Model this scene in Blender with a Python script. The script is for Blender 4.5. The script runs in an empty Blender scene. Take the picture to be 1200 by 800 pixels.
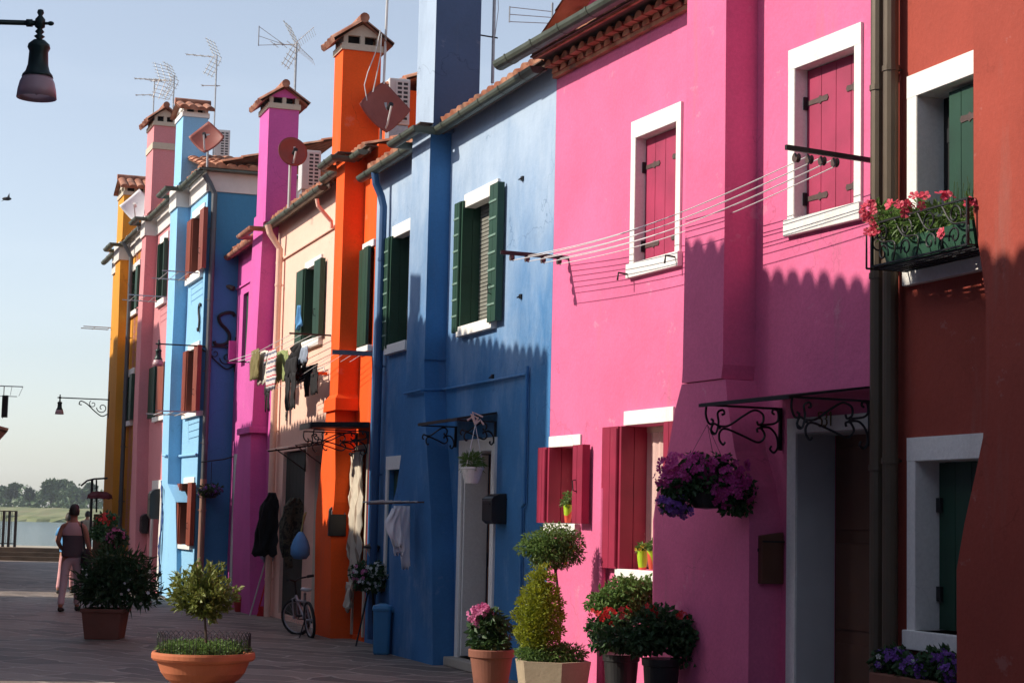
import bpy, bmesh, math, random
from mathutils import Vector, Matrix, Euler
R_ = math.radians
random.seed(7)
scene = bpy.context.scene
C = scene.collection
# ------------------------------------------------------------------ camera
FOC = 2150.0; ROLL = .022; TH = math.atan(212/2150.); EYE = 1.6
def ray(x, y):
    u = (x-600)/FOC; v = (400-y)/FOC
    a = u*math.cos(ROLL)-v*math.sin(ROLL); b = u*math.sin(ROLL)+v*math.cos(ROLL)
    return Vector((a, math.cos(TH)-b*math.sin(TH), math.sin(TH)+b*math.cos(TH)))
def ground(x, y, z=0.):
    d = ray(x, y); t = (z-EYE)/d.z
    return Vector((d.x*t, d.y*t, z))
def at(x, y, Y):
    d = ray(x, y); t = Y/d.y
    return Vector((d.x*t, Y, d.z*t+EYE))
cam = bpy.data.cameras.new('camera'); co = bpy.data.objects.new('camera', cam); C.objects.link(co)
cam.sensor_width = 36; cam.lens = 36*FOC/1200.; cam.clip_end = 5000; cam.clip_start = .1
co.location = (0, 0, EYE)
fw = Vector((0, math.cos(TH), math.sin(TH))); up = Vector((0, -math.sin(TH), math.cos(TH))); rt = Vector((1, 0, 0))
cu = math.cos(ROLL)*up - math.sin(ROLL)*rt      # camera's own up and right after the roll
cr = math.cos(ROLL)*rt + math.sin(ROLL)*up
m = Matrix((cr, cu, -fw)).transposed()
co.rotation_euler = m.to_euler()
scene.camera = co
# ------------------------------------------------------------------ facade frames: x = s away along the wall, y = d outward, z up
class Frame:
    def __init__(s, P, tan):
        n = math.hypot(tan, 1); s.P = (P[0], P[1]); s.a = (-tan/n, 1/n); s.o = (-1/n, -tan/n); s.ang = math.atan2(s.a[1], s.a[0])
    def w(s, p):
        return Vector((s.P[0]+s.a[0]*p[0]+s.o[0]*p[1], s.P[1]+s.a[1]*p[0]+s.o[1]*p[1], p[2]))
    def loc(s, W):
        x = W[0]-s.P[0]; y = W[1]-s.P[1]
        return Vector((x*s.a[0]+y*s.a[1], x*s.o[0]+y*s.o[1], W[2]))
    def sz(s, x, y, d=0.):
        r = ray(x, y); t = (s.P[0]*s.o[0]+s.P[1]*s.o[1]+d)/(r.x*s.o[0]+r.y*s.o[1])
        q = s.loc((r.x*t, r.y*t, r.z*t+EYE)); return q[0], q[2]
    def s(s, x, y, d=0.): return s.sz(x, y, d)[0]
    def z(s, x, y, d=0.): return s.sz(x, y, d)[1]
    def rect(s, xl, xr, yt, yb, d=0.):
        ym = (yt+yb)/2; xm = (xl+xr)/2
        return (s.s(xr, ym, d), s.s(xl, ym, d), s.z(xm, yb, d), s.z(xm, yt, d))
class World(Frame):
    def __init__(s): s.P = (0, 0); s.a = (1, 0); s.o = (0, 1); s.ang = 0
WO = World()
def frame_at(x, y, ang=0):
    f = World(); f.P = (x, y); f.a = (math.cos(ang), math.sin(ang)); f.o = (-math.sin(ang), math.cos(ang)); f.ang = ang; return f
PL = Frame((.395, 18.179), .42)
S_C = PL.s(830, 300)
PR = Frame(PL.w((S_C, 0, 0)), .46)
S_D = PR.s(1045, 300)
RED = Frame(PR.w((S_D, 0, 0)), .36)
BL = Frame((.395, 18.179), .364)
OR = Frame(BL.w((6.578, 0, 0)), .34)
LB = Frame(OR.w((10.255, .62, 0)), .36)
# ------------------------------------------------------------------ mesh builder (stores world coordinates)
class MB:
    def __init__(s, F=WO): s.F = F; s.v = []; s.f = []; s.smooth = False
    def add(s, pts, faces):
        n = len(s.v); s.v += [s.F.w(p) for p in pts]; s.f += [[i+n for i in f] for f in faces]; return s
    def box(s, x0, x1, y0, y1, z0, z1):
        return s.add([(x, y, z) for z in (z0, z1) for y in (y0, y1) for x in (x0, x1)],
                     [(0, 2, 3, 1), (4, 5, 7, 6), (0, 1, 5, 4), (2, 6, 7, 3), (0, 4, 6, 2), (1, 3, 7, 5)])
    def poly(s, pts): return s.add(pts, [list(range(len(pts)))])
    def prism(s, pts, vec):
        n = len(pts); q = [tuple(p[i]+vec[i] for i in range(3)) for p in pts]
        return s.add(list(pts)+q, [list(range(n)), list(range(2*n-1, n-1, -1))]+[(i, (i+1) % n, n+(i+1) % n, n+i) for i in range(n)])
    def loft(s, rings, closed=True, caps=True):
        n = len(rings[0]); fs = []
        for k in range(len(rings)-1):
            for i in range(n if closed else n-1):
                j = (i+1) % n; fs.append((k*n+i, k*n+j, (k+1)*n+j, (k+1)*n+i))
        if caps and closed: fs += [list(range(n-1, -1, -1)), [len(rings)*n-n+i for i in range(n)]]
        return s.add([p for r in rings for p in r], fs)
    def tube(s, pts, r, n=6, caps=True):
        pts = [Vector(p) for p in pts]; rings = []
        prev = None
        for i, p in enumerate(pts):
            t = (pts[min(i+1, len(pts)-1)]-pts[max(i-1, 0)])
            if t.length < 1e-9: t = Vector((0, 0, 1))
            t.normalize()
            if prev is None:
                a = t.cross(Vector((0, 0, 1)))
                if a.length < .05: a = t.cross(Vector((0, 1, 0)))
            else: a = prev - t*prev.dot(t)
            if a.length < 1e-6: a = t.cross(Vector((1, 0, 0)))
            a.normalize(); b = t.cross(a); prev = a
            rr = r[i] if isinstance(r, (list, tuple)) else r
            rings.append([tuple(p+a*(rr*math.cos(2*math.pi*k/n))+b*(rr*math.sin(2*math.pi*k/n))) for k in range(n)])
        return s.loft(rings, True, caps)
    def lathe(s, cx, cy, prof, n=20, a0=0, sq=1):
        rings = [[(cx+max(r, 1e-4)*math.cos(a0+2*math.pi*k/n), cy+max(r, 1e-4)*sq*math.sin(a0+2*math.pi*k/n), z) for k in range(n)] for r, z in prof]
        return s.loft(rings, True, True)
    def ell(s, c, r, n=10, m=8):
        pr = []
        rings = [[(c[0]+r[0]*math.sin(math.pi*j/m)*math.cos(2*math.pi*k/n)+1e-5*math.cos(2*math.pi*k/n), c[1]+r[1]*math.sin(math.pi*j/m)*math.sin(2*math.pi*k/n)+1e-5*math.sin(2*math.pi*k/n), c[2]+r[2]*math.cos(math.pi*j/m)) for k in range(n)] for j in range(m+1)]
        return s.loft(rings, True, True)
    def disc_leaf(s, p, nrm, ax, L, W):
        ax = ax.normalized(); b = nrm.cross(ax)
        if b.length < 1e-4: b = Vector((1, 0, 0))
        b.normalize(); n2 = ax.cross(b)
        p = Vector(p); tip = p+ax*L; mid = p+ax*L*.5
        s.add([tuple(p), tuple(mid+b*W*.5+n2*W*.12), tuple(tip-n2*L*.1), tuple(mid-b*W*.5+n2*W*.12)], [(0, 1, 2), (0, 2, 3)])
def rv(): 
    while True:
        v = Vector((random.uniform(-1, 1), random.uniform(-1, 1), random.uniform(-1, 1)))
        if .05 < v.length < 1: return v.normalized()
def leaves(mb, blobs, n, L, W, droop=.2, shell=.55, outward=.6):
    tot = sum(b[1][0]*b[1][1]*b[1][2] for b in blobs)
    for c, r in blobs:
        k = max(3, int(n*(r[0]*r[1]*r[2])/tot))
        for _ in range(k):
            u = rv(); q = random.random()**shell
            p = Vector((c[0]+u.x*r[0]*q, c[1]+u.y*r[1]*q, c[2]+u.z*r[2]*q))
            ax = (u*outward+rv()*.8+Vector((0, 0, -droop))).normalized(); nn = (rv()+Vector((0, 0, .8))).normalized()
            k2 = random.uniform(.65, 1.25)
            mb.disc_leaf(p, nn, ax, L*k2, W*k2)
# ------------------------------------------------------------------ objects
def tag(o, label=None, cat=None, group=None, kind=None):
    if label: o['label'] = label
    if cat: o['category'] = cat
    if group: o['group'] = group
    if kind: o['kind'] = kind
    return o
def thing(name, label, cat, F=WO, p=(0, 0, 0), group=None):
    o = bpy.data.objects.new(name, None); C.objects.link(o)
    o.empty_display_size = .1
    o.location = F.w(p); o.rotation_euler = (0, 0, F.ang)
    return tag(o, label, cat, group)
def rootmat(o):
    m = Matrix.Translation(o.location) @ o.rotation_euler.to_matrix().to_4x4()
    return rootmat(o.parent) @ m if o.parent else m
def part(name, mb, mat, parent=None, label=None, smooth=False, bevel=0, fix=True, loc=None, rot=0):
    me = bpy.data.meshes.new(name)
    if parent is not None: inv = rootmat(parent).inverted()
    elif loc is not None: inv = (Matrix.Translation(loc) @ Matrix.Rotation(rot, 4, 'Z')).inverted()
    else:
        zmin = min(v.z for v in mb.v); cx = sum(v.x for v in mb.v)/len(mb.v); cy = sum(v.y for v in mb.v)/len(mb.v)
        loc = Vector((cx, cy, zmin)); rot = 0; inv = Matrix.Translation(-loc)
    me.from_pydata([tuple(inv @ v) for v in mb.v], [], mb.f)
    if fix:
        bm = bmesh.new(); bm.from_mesh(me); bmesh.ops.recalc_face_normals(bm, faces=bm.faces); bm.to_mesh(me); bm.free()
    me.materials.append(mat)
    if smooth:
        for p in me.polygons: p.use_smooth = True
    o = bpy.data.objects.new(name, me); C.objects.link(o)
    if parent is not None: o.parent = parent
    else: o.location = loc; o.rotation_euler = (0, 0, rot)
    if label: o['label'] = label
    if bevel:
        b = o.modifiers.new('bevel', 'BEVEL'); b.width = bevel; b.segments = 2; b.limit_method = 'ANGLE'
    return o
def single(name, mb, mat, label, cat, group=None, kind=None, **k):
    o = part(name, mb, mat, None, **k); return tag(o, label, cat, group, kind)
def structure(name, mb, mat, **k):
    o = part(name, mb, mat, None, **k); o['kind'] = 'structure'; return o
# ------------------------------------------------------------------ materials
def newmat(name):
    m = bpy.data.materials.new(name); m.use_nodes = True
    nt = m.node_tree; b = nt.nodes['Principled BSDF']; return m, nt, b
def N(nt, t, **k):
    n = nt.nodes.new(t)
    for a, v in k.items(): setattr(n, a, v)
    return n
def c4(c): return (c[0], c[1], c[2], 1)
def pos(nt, scale=(1, 1, 1)):
    g = N(nt, 'ShaderNodeNewGeometry'); mp = N(nt, 'ShaderNodeMapping'); mp.inputs['Scale'].default_value = scale
    nt.links.new(g.outputs['Position'], mp.inputs['Vector']); return mp.outputs[0]
def noise(nt, scale, detail=4, vs=(1, 1, 1), rough=.55):
    n = N(nt, 'ShaderNodeTexNoise'); n.inputs['Scale'].default_value = scale; n.inputs['Detail'].default_value = detail; n.inputs['Roughness'].default_value = rough
    nt.links.new(pos(nt, vs), n.inputs['Vector']); return n.outputs['Fac']
def ramp(nt, fac, stops):
    r = N(nt, 'ShaderNodeValToRGB'); nt.links.new(fac, r.inputs[0]); e = r.color_ramp.elements
    while len(e) < len(stops): e.new(.5)
    for i, (p, c) in enumerate(stops): e[i].position = p; e[i].color = c4(c)
    return r.outputs[0]
def mix(nt, fac, a, b, mode='MIX'):
    n = N(nt, 'ShaderNodeMixRGB', blend_type=mode)
    for i, v in ((0, fac), (1, a), (2, b)):
        if hasattr(v, 'is_output'): nt.links.new(v, n.inputs[i])
        elif i == 0: n.inputs[0].default_value = v
        else: n.inputs[i].default_value = c4(v)
    return n.outputs[0]
def bump(nt, b, h, st=.3, dist=.01):
    n = N(nt, 'ShaderNodeBump'); n.inputs['Strength'].default_value = st; n.inputs['Distance'].default_value = dist
    nt.links.new(h, n.inputs['Height']); nt.links.new(n.outputs[0], b.inputs['Normal'])
def mul(c, k): return tuple(min(1, x*k) for x in c)
def stucco(name, col, worn=.12, stain=(.30, .27, .24), height_tint=None, stain_amt=.35):
    m, nt, b = newmat(name)
    c = ramp(nt, noise(nt, 1.3, 6), [(.3, mul(col, 1-worn)), (.7, mul(col, 1+worn*.7))])
    fine = noise(nt, 38, 5)
    c = mix(nt, .25, c, ramp(nt, fine, [(.35, mul(col, .8)), (.65, mul(col, 1.15))]))
    if height_tint:  # mixes in a paler colour with height, mostly on street-facing sides
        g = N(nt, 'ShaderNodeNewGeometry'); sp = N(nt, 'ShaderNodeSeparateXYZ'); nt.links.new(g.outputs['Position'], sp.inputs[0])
        mr = N(nt, 'ShaderNodeMapRange'); mr.inputs[1].default_value = height_tint[1]; mr.inputs[2].default_value = height_tint[2]; nt.links.new(sp.outputs[2], mr.inputs[0])
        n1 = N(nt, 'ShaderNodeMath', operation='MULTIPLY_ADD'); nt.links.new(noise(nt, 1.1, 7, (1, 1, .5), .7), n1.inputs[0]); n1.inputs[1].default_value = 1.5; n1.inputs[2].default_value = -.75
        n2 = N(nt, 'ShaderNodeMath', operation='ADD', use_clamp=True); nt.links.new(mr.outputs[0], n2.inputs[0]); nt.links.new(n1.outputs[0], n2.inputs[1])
        n3 = N(nt, 'ShaderNodeMath', operation='MULTIPLY'); nt.links.new(n2.outputs[0], n3.inputs[0]); n3.inputs[1].default_value = height_tint[3]
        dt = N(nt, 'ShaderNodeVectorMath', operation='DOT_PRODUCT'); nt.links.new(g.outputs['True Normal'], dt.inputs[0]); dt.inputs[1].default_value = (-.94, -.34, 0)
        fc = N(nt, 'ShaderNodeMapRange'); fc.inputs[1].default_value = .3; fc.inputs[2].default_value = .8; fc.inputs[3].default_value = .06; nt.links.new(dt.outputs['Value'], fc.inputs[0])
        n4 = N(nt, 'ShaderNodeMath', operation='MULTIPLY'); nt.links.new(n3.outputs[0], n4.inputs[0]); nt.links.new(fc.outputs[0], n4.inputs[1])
        c = mix(nt, n4.outputs[0], c, height_tint[0])
    # dirt: vertical runs and damp patches with their own outline
    st = ramp(nt, noise(nt, 1.0, 8, (3.2, 3.2, .35), .65), [(.58, (0, 0, 0)), (.75, (stain_amt,)*3)])
    c = mix(nt, st, c, mul(mix_c(col, stain, .55), .8))
    pt = ramp(nt, noise(nt, 2.3, 9, (1, 1, 1.3), .7), [(.63, (0, 0, 0)), (.67, (stain_amt*.6,)*3)])
    c = mix(nt, pt, c, mul(mix_c(col, (.7, .68, .65), .35), 1.0))
    # flaked spots and scuffs, and rising damp low on the wall with its own ragged edge
    fl = ramp(nt, noise(nt, 9, 8, (1, 1, 1), .75), [(.69, (0, 0, 0)), (.71, (.45,)*3)])
    c = mix(nt, fl, c, mix_c(col, (.62, .58, .54), .55))
    # hairline cracks
    vo = N(nt, 'ShaderNodeTexVoronoi', feature='DISTANCE_TO_EDGE'); vo.inputs['Scale'].default_value = .8
    wv = N(nt, 'ShaderNodeTexNoise'); wv.inputs['Scale'].default_value = 2.2; wv.inputs['Detail'].default_value = 6; nt.links.new(pos(nt), wv.inputs['Vector'])
    va = N(nt, 'ShaderNodeVectorMath', operation='MULTIPLY_ADD'); nt.links.new(wv.outputs['Color'], va.inputs[0]); va.inputs[1].default_value = (1.1, 1.1, 1.1); nt.links.new(pos(nt), va.inputs[2]); nt.links.new(va.outputs[0], vo.inputs['Vector'])
    ck = N(nt, 'ShaderNodeMath', operation='MULTIPLY'); nt.links.new(ramp(nt, vo.outputs['Distance'], [(.002, (.5,)*3), (.006, (0,)*3)]), ck.inputs[0]); nt.links.new(ramp(nt, noise(nt, .7, 3), [(.52, (0,)*3), (.6, (1,)*3)]), ck.inputs[1])
    c = mix(nt, ck.outputs[0], c, mul(col, .45))
    nt.links.new(c, b.inputs['Base Color']); b.inputs['Roughness'].default_value = .85; b.inputs['Specular IOR Level'].default_value = .25
    ad = N(nt, 'ShaderNodeMath', operation='ADD'); nt.links.new(noise(nt, 7, 7, (1, 1, 1), .65), ad.inputs[0])
    a2 = N(nt, 'ShaderNodeMath', operation='MULTIPLY'); nt.links.new(noise(nt, 95, 3), a2.inputs[0]); a2.inputs[1].default_value = .14
    nt.links.new(a2.outputs[0], ad.inputs[1]); bump(nt, b, ad.outputs[0], .5, .014)
    return m
def mix_c(a, b, t): return tuple(a[i]*(1-t)+b[i]*t for i in range(3))
def plain(name, col, rough=.6, var=.15, scale=12, metal=0, bmp=.15, spec=.4):
    m, nt, b = newmat(name)
    c = ramp(nt, noise(nt, scale, 5), [(.3, mul(col, 1-var)), (.7, mul(col, 1+var))])
    nt.links.new(c, b.inputs['Base Color']); b.inputs['Roughness'].default_value = rough; b.inputs['Metallic'].default_value = metal
    b.inputs['Specular IOR Level'].default_value = spec
    if bmp: bump(nt, b, noise(nt, scale*4, 4), bmp, .005)
    return m
def leafmat(name, a, b_, scale=9, trans=.25):
    m, nt, b = newmat(name)
    c = ramp(nt, noise(nt, scale, 3), [(.32, a), (.68, b_)])
    c = mix(nt, .5, c, ramp(nt, noise(nt, 70, 2), [(.3, mul(a, .8)), (.7, mul(b_, 1.2))]))
    nt.links.new(c, b.inputs['Base Color']); b.inputs['Roughness'].default_value = .5; b.inputs['Specular IOR Level'].default_value = .35
    t = N(nt, 'ShaderNodeBsdfTranslucent'); nt.links.new(c, t.inputs[0]); mx = N(nt, 'ShaderNodeMixShader'); mx.inputs[0].default_value = trans
    nt.links.new(b.outputs[0], mx.inputs[1]); nt.links.new(t.outputs[0], mx.inputs[2]); nt.links.new(mx.outputs[0], nt.nodes['Material Output'].inputs[0])
    return m
def boards(name, col, chip=(.6, .55, .45), amt=.4, vs=(1, 1, .08)):
    m, nt, b = newmat(name)
    c = ramp(nt, noise(nt, 3, 5), [(.3, mul(col, .8)), (.7, mul(col, 1.15))])
    ch = ramp(nt, noise(nt, 30, 6, vs, .7), [(.68, (0, 0, 0)), (.72, (amt,)*3)])
    c = mix(nt, ch, c, chip)
    nt.links.new(c, b.inputs['Base Color']); b.inputs['Roughness'].default_value = .55
    bump(nt, b, noise(nt, 40, 4, (1, 1, .1)), .25, .004)
    return m
def tilemat(name, a=(.42, .13, .06), b_=(.6, .3, .18), dark=(.10, .06, .05)):
    m, nt, b = newmat(name)
    c = ramp(nt, noise(nt, 5.2, 2, (1, 1, 1), .3), [(.35, a), (.65, b_)])
    d = ramp(nt, noise(nt, 3.4, 7, (1, 1, 1), .7), [(.5, (0, 0, 0)), (.66, (.8,)*3)])
    c = mix(nt, d, c, dark)
    nt.links.new(c, b.inputs['Base Color']); b.inputs['Roughness'].default_value = .9
    bump(nt, b, noise(nt, 60, 4), .4, .006); return m
M = {}
M['pink'] = stucco('pink_render', (.70, .15, .30), .16, stain_amt=.6)
M['magenta'] = stucco('magenta_render', (.60, .11, .37), .12, stain_amt=.4)
M['blue'] = stucco('blue_render', (.046, .175, .39), .2, height_tint=((.46, .56, .68), 3.0, 6.0, .85), stain_amt=.3)
M['blue_stack'] = stucco('blue_stack_render', (.05, .095, .19), .2, height_tint=((.46, .56, .68), 3.0, 6.0, .8), stain_amt=.4)
M['light_blue'] = stucco('light_blue_render', (.26, .52, .76), .05, stain_amt=.15)
M['shaded_blue'] = stucco('shaded_blue_render', (.06, .25, .44), .06, stain_amt=.2)  # darker copy of the light blue, with the end wall's shade in it
M['orange'] = stucco('orange_render', (.90, .105, .012), .14, stain_amt=.4)
M['peach'] = stucco('peach_render', (.84, .54, .43), .06, stain_amt=.15)
M['rosy'] = stucco('rosy_render', (.62, .25, .27), .08, stain_amt=.2)
M['yellow'] = stucco('yellow_render', (.68, .30, .035), .08, stain_amt=.2)
M['red'] = stucco('red_render', (.33, .062, .042), .16, stain_amt=.45)
M['cream'] = stucco('cream_render', (.55, .48, .38), .1)
M['white'] = stucco('white_stone_paint', (.80, .78, .74), .05, (.35, .28, .2), stain_amt=.30)
M['blue_pipe'] = plain('blue_pipe_paint', (.028, .085, .20), .5, .12, 4)
M['frieze'] = plain('white_frieze_paint', (.66, .63, .60), .8, .08, 3)
M['grey_reveal'] = plain('pale_grey_paint', (.50, .49, .49), .7, .06, 4)
M['crimson'] = boards('crimson_shutter_paint', (.27, .012, .045), (.62, .5, .42), .6)
M['magenta_board'] = boards('magenta_board_paint', (.37, .030, .09), (.5, .2, .3), .15)
M['green'] = boards('dark_green_shutter_paint', (.007, .048, .026), (.2, .3, .22), .2)
M['batten'] = plain('lit_edge_green', (.16, .26, .21), .6)  # lit edges of the green shutter segments put into a paler paint
M['brown'] = boards('red_brown_shutter_paint', (.22, .045, .022), (.4, .2, .12), .15)
M['dark_wood'] = boards('dark_brown_wood', (.10, .036, .018), (.2, .1, .06), .3)
M['iron'] = plain('black_wrought_iron', (.018, .018, .02), .5, .2, 20, .2)
M['hinge'] = plain('hinge_iron', (.10, .065, .06), .6, .2, 20, .3)
M['gutter'] = plain('weathered_gutter_metal', (.10, .115, .09), .5, .25, 4, .3)
M['brown_pipe'] = plain('olive_brown_pipe', (.10, .075, .05), .45, .12, 3, .2)
M['copper_pipe'] = plain('dull_copper_pipe', (.33, .19, .14), .6, .1, 5)
M['grey_pipe'] = plain('grey_pipe', (.10, .11, .12), .5, .1, 5, .3)
M['tile'] = tilemat('terracotta_roof_tile', (.34, .11, .055), (.52, .25, .15))
M['tile_dark'] = tilemat('weathered_roof_tile', (.26, .09, .05), (.42, .2, .13))
M['wood_soffit'] = plain('dark_soffit_wood', (.10, .06, .045), .8)
M['dish_red'] = plain('red_brown_dish_paint', (.24, .060, .045), .55, .12, 5)
M['dish_white'] = plain('white_dish_paint', (.60, .61, .64), .5, .05, 5)
M['plastic'] = plain('off_white_plastic', (.55, .55, .54), .5, .06, 5)
M['dark'] = plain('dark_interior', (.012, .011, .012), .9, .1)
M['alu'] = plain('aluminium', (.62, .60, .56), .35, .1, 20, .7)
M['mast'] = plain('galvanised_mast', (.33, .33, .34), .4, .15, 20, .6)
M['wire'] = plain('white_line', (.75, .75, .75), .5, .02)
M['ac_grille'] = plain('dark_grille', (.03, .03, .035), .6)
M['stone'] = stucco('istrian_stone', (.42, .37, .31), .15)
M['terracotta'] = plain('terracotta_pot', (.50, .155, .07), .8, .15, 4)
M['terracotta_dull'] = plain('dull_terracotta_pot', (.22, .085, .055), .85, .15, 4)
M['soil'] = plain('soil', (.035, .025, .018), .95)
M['black_plastic'] = plain('black_plastic', (.015, .015, .016), .45)
M['bark'] = plain('bark', (.08, .055, .04), .9, .3, 20)
# glass for the lamp shades
m, nt, b = newmat('frosted_pink_glass'); b.inputs['Base Color'].default_value = (.72, .50, .52, 1); b.inputs['Roughness'].default_value = .3
b.inputs['Transmission Weight'].default_value = .45; M['lamp_glass'] = m
m, nt, b = newmat('window_glass'); b.inputs['Base Color'].default_value = (.015, .018, .022, 1); b.inputs['Roughness'].default_value = .08; M['glass'] = m
# ------------------------------------------------------------------ building pieces
def wall(root, F, s0, s1, z0, z1, holes, mat, back=-5.0, near=True, far=True, label=None, name='wall'):
    mb = MB(F)
    xs = sorted(set([s0, s1]+[v for h in holes for v in (h[0], h[1])])); zs = sorted(set([z0, z1]+[v for h in holes for v in (h[2], h[3])]))
    for i in range(len(xs)-1):
        for j in range(len(zs)-1):
            cx = (xs[i]+xs[i+1])/2; cz = (zs[j]+zs[j+1])/2
            if any(h[0] < cx < h[1] and h[2] < cz < h[3] for h in holes): continue
            mb.poly([(xs[i], 0, zs[j]), (xs[i], 0, zs[j+1]), (xs[i+1], 0, zs[j+1]), (xs[i+1], 0, zs[j])])
    for h in holes:
        r = -(h[4] if len(h) > 4 else .2); a, b, c, d = h[:4]
        mb.poly([(a, 0, c), (a, r, c), (a, r, d), (a, 0, d)]); mb.poly([(b, 0, c), (b, 0, d), (b, r, d), (b, r, c)])
        mb.poly([(a, 0, d), (a, r, d), (b, r, d), (b, 0, d)]); mb.poly([(a, 0, c), (b, 0, c), (b, r, c), (a, r, c)])
    e = .004
    mb.poly([(s0, 0, z0), (s0, back, z0), (s0, back, z1), (s0, 0, z1)])
    mb.poly([(s1, 0, z0), (s1, 0, z1), (s1, back, z1), (s1, back, z0)])
    mb.poly([(s0, back, z0), (s1, back, z0), (s1, back, z1), (s0, back, z1)])
    mb.poly([(s0, 0, z1), (s1, 0, z1), (s1, back, z1), (s0, back, z1)])
    return part(name, mb, mat, root, label, fix=False)
def sweep(mb, pts, z, prof):
    """prof: closed list of (offset outward, dz), swept along the horizontal polyline pts (s, d)"""
    rings = []
    for i, p in enumerate(pts):
        p = Vector((p[0], p[1]))
        d1 = (p-Vector(pts[i-1])).normalized() if i else None; d2 = (Vector(pts[i+1])-p).normalized() if i < len(pts)-1 else None
        d1 = d1 or d2; d2 = d2 or d1
        n1 = Vector((-d1.y, d1.x)); n2 = Vector((-d2.y, d2.x)); n = (n1+n2); n.normalize(); k = 1/max(.3, n.dot(n1))
        rings.append([(p.x+n.x*k*o, p.y+n.y*k*o, z+dz) for o, dz in prof])
    mb.loft(rings)
def dprof(r, n=8): return [(r*math.cos(math.pi+math.pi*k/n), r*math.sin(math.pi+math.pi*k/n)) for k in range(n+1)]
def gutter(root, F, pts, z, r=.075, mat='gutter', down=None):
    mb = MB(F); sweep(mb, pts, z, dprof(r))
    for i in range(len(pts)-1):
        a = Vector(pts[i]); b = Vector(pts[i+1]); L = (b-a).length; n = max(1, int(L/.62))
        for k in range(n):
            c = a+(b-a)*((k+.5)/n); u = (b-a).normalized()*.014
            if L > .35: sweep(mb, [tuple(c-u), tuple(c+u)], z+.004, dprof(r+.008))
    # rolled front bead
    o = part('gutter', mb, M[mat], root, smooth=False); return o
def barrel(mb, e0, e1, q, L, pitch=.21, h=.055, base=0.):
    e0 = Vector(e0); e1 = Vector(e1); q = Vector(q).normalized(); e = e1-e0; W = e.length; e.normalize(); n = e.cross(q)
    if n.z < 0: n = -n
    nt = max(1, round(W/pitch)); per = 8; cols = nt*per+1; nc = max(1, int(L/.38))
    hj = [random.uniform(.8, 1.12)*(.55 if random.random() < .05 else 1) for _ in range(nt+1)]
    jit = [random.uniform(-.015, .015) for _ in range(nt+1)]
    def prof(i):
        t = (i % per)/per; return h*hj[min(nt-1, i//per)]*abs(math.sin(math.pi*t))**.6 if i % per else 0
    rows = []
    for c in range(nc):
        for t, hh in ((0, .03), (1, .004)):
            rows.append([tuple(e0+e*(W*i/(cols-1))+q*(L*(c+t)/nc+(jit[min(nt, i//per)] if t == 0 and c == 0 else 0))+n*(prof(i)+hh+base)) for i in range(cols)])
    bot = [tuple(e0+e*(W*i/(cols-1))+n*(-.012+base)+q*.0) for i in range(cols)]
    mb.loft([bot]+rows, closed=False)
    bk = [tuple(e0+q*.0+n*(base-.012)), tuple(e1+n*(base-.012)), tuple(e1+q*L+n*(base-.012)), tuple(e0+q*L+n*(base-.012))]
    mb.poly(bk)
PITCH = R_(17)
def roof(root, F, s0, s1, ze, de=.2, L=2.8, mat='tile', soffit=True):
    mb = MB(F); q = (0, -math.cos(PITCH), math.sin(PITCH))
    barrel(mb, (s0, de, ze), (s1, de, ze), q, L)
    r = (-L*math.cos(PITCH)+de, ze+L*math.sin(PITCH))
    mb.poly([(s0, r[0], r[1]), (s1, r[0], r[1]), (s1, 2*r[0]-de, ze), (s0, 2*r[0]-de, ze)])
    mb.poly([(s0, r[0], r[1]), (s0, 2*r[0]-de, ze), (s0, -.02, ze-.03)]); mb.poly([(s1, r[0], r[1]), (s1, 2*r[0]-de, ze), (s1, -.02, ze-.03)])
    return part('roof', mb, M[mat], root, fix=False)
def board_panel(F, s0, s1, d0, d1, z0, z1, nb=3):
    """vertical boards; the panel lies along s if s1-s0 > d1-d0, else along d"""
    mb = MB(F); g = .0035
    if s1-s0 >= d1-d0:
        for k in range(nb):
            a = s0+(s1-s0)*k/nb; b = s0+(s1-s0)*(k+1)/nb; mb.box(a+g, b-g, d0, d1, z0, z1)
        mb.box(s0+.01, s1-.01, d0+.008, d1-.008, z0+.004, z1-.004)
    else:
        for k in range(nb):
            a = d0+(d1-d0)*k/nb; b = d0+(d1-d0)*(k+1)/nb; mb.box(s0, s1, a+g, b-g, z0, z1)
        mb.box(s0+.008, s1-.008, d0+.01, d1-.01, z0+.004, z1-.004)
    return mb
def hinge_strap(F, s0, s1, d, z):
    mb = MB(F); n = 5
    pts = [(s0, z-.018), (s0+(s1-s0)*.55, z-.02), (s0+(s1-s0)*.62, z-.034), (s0+(s1-s0)*.7, z-.02), (s1-(s1-s0)*.05, z-.024), (s1, z), (s1-(s1-s0)*.05, z+.024), (s0+(s1-s0)*.7, z+.02), (s0+(s1-s0)*.62, z+.034), (s0+(s1-s0)*.55, z+.02), (s0, z+.018)]
    mb.prism([(a, d, b) for a, b in pts], (0, .006, 0)); return mb
def pane(root, F, a, b, c, d, dep, mat='dark'):
    mb = MB(F); mb.box(a-.02, b+.02, -dep-.03, -dep, c-.02, d+.02); return part('window', mb, M[mat], root)
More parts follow.
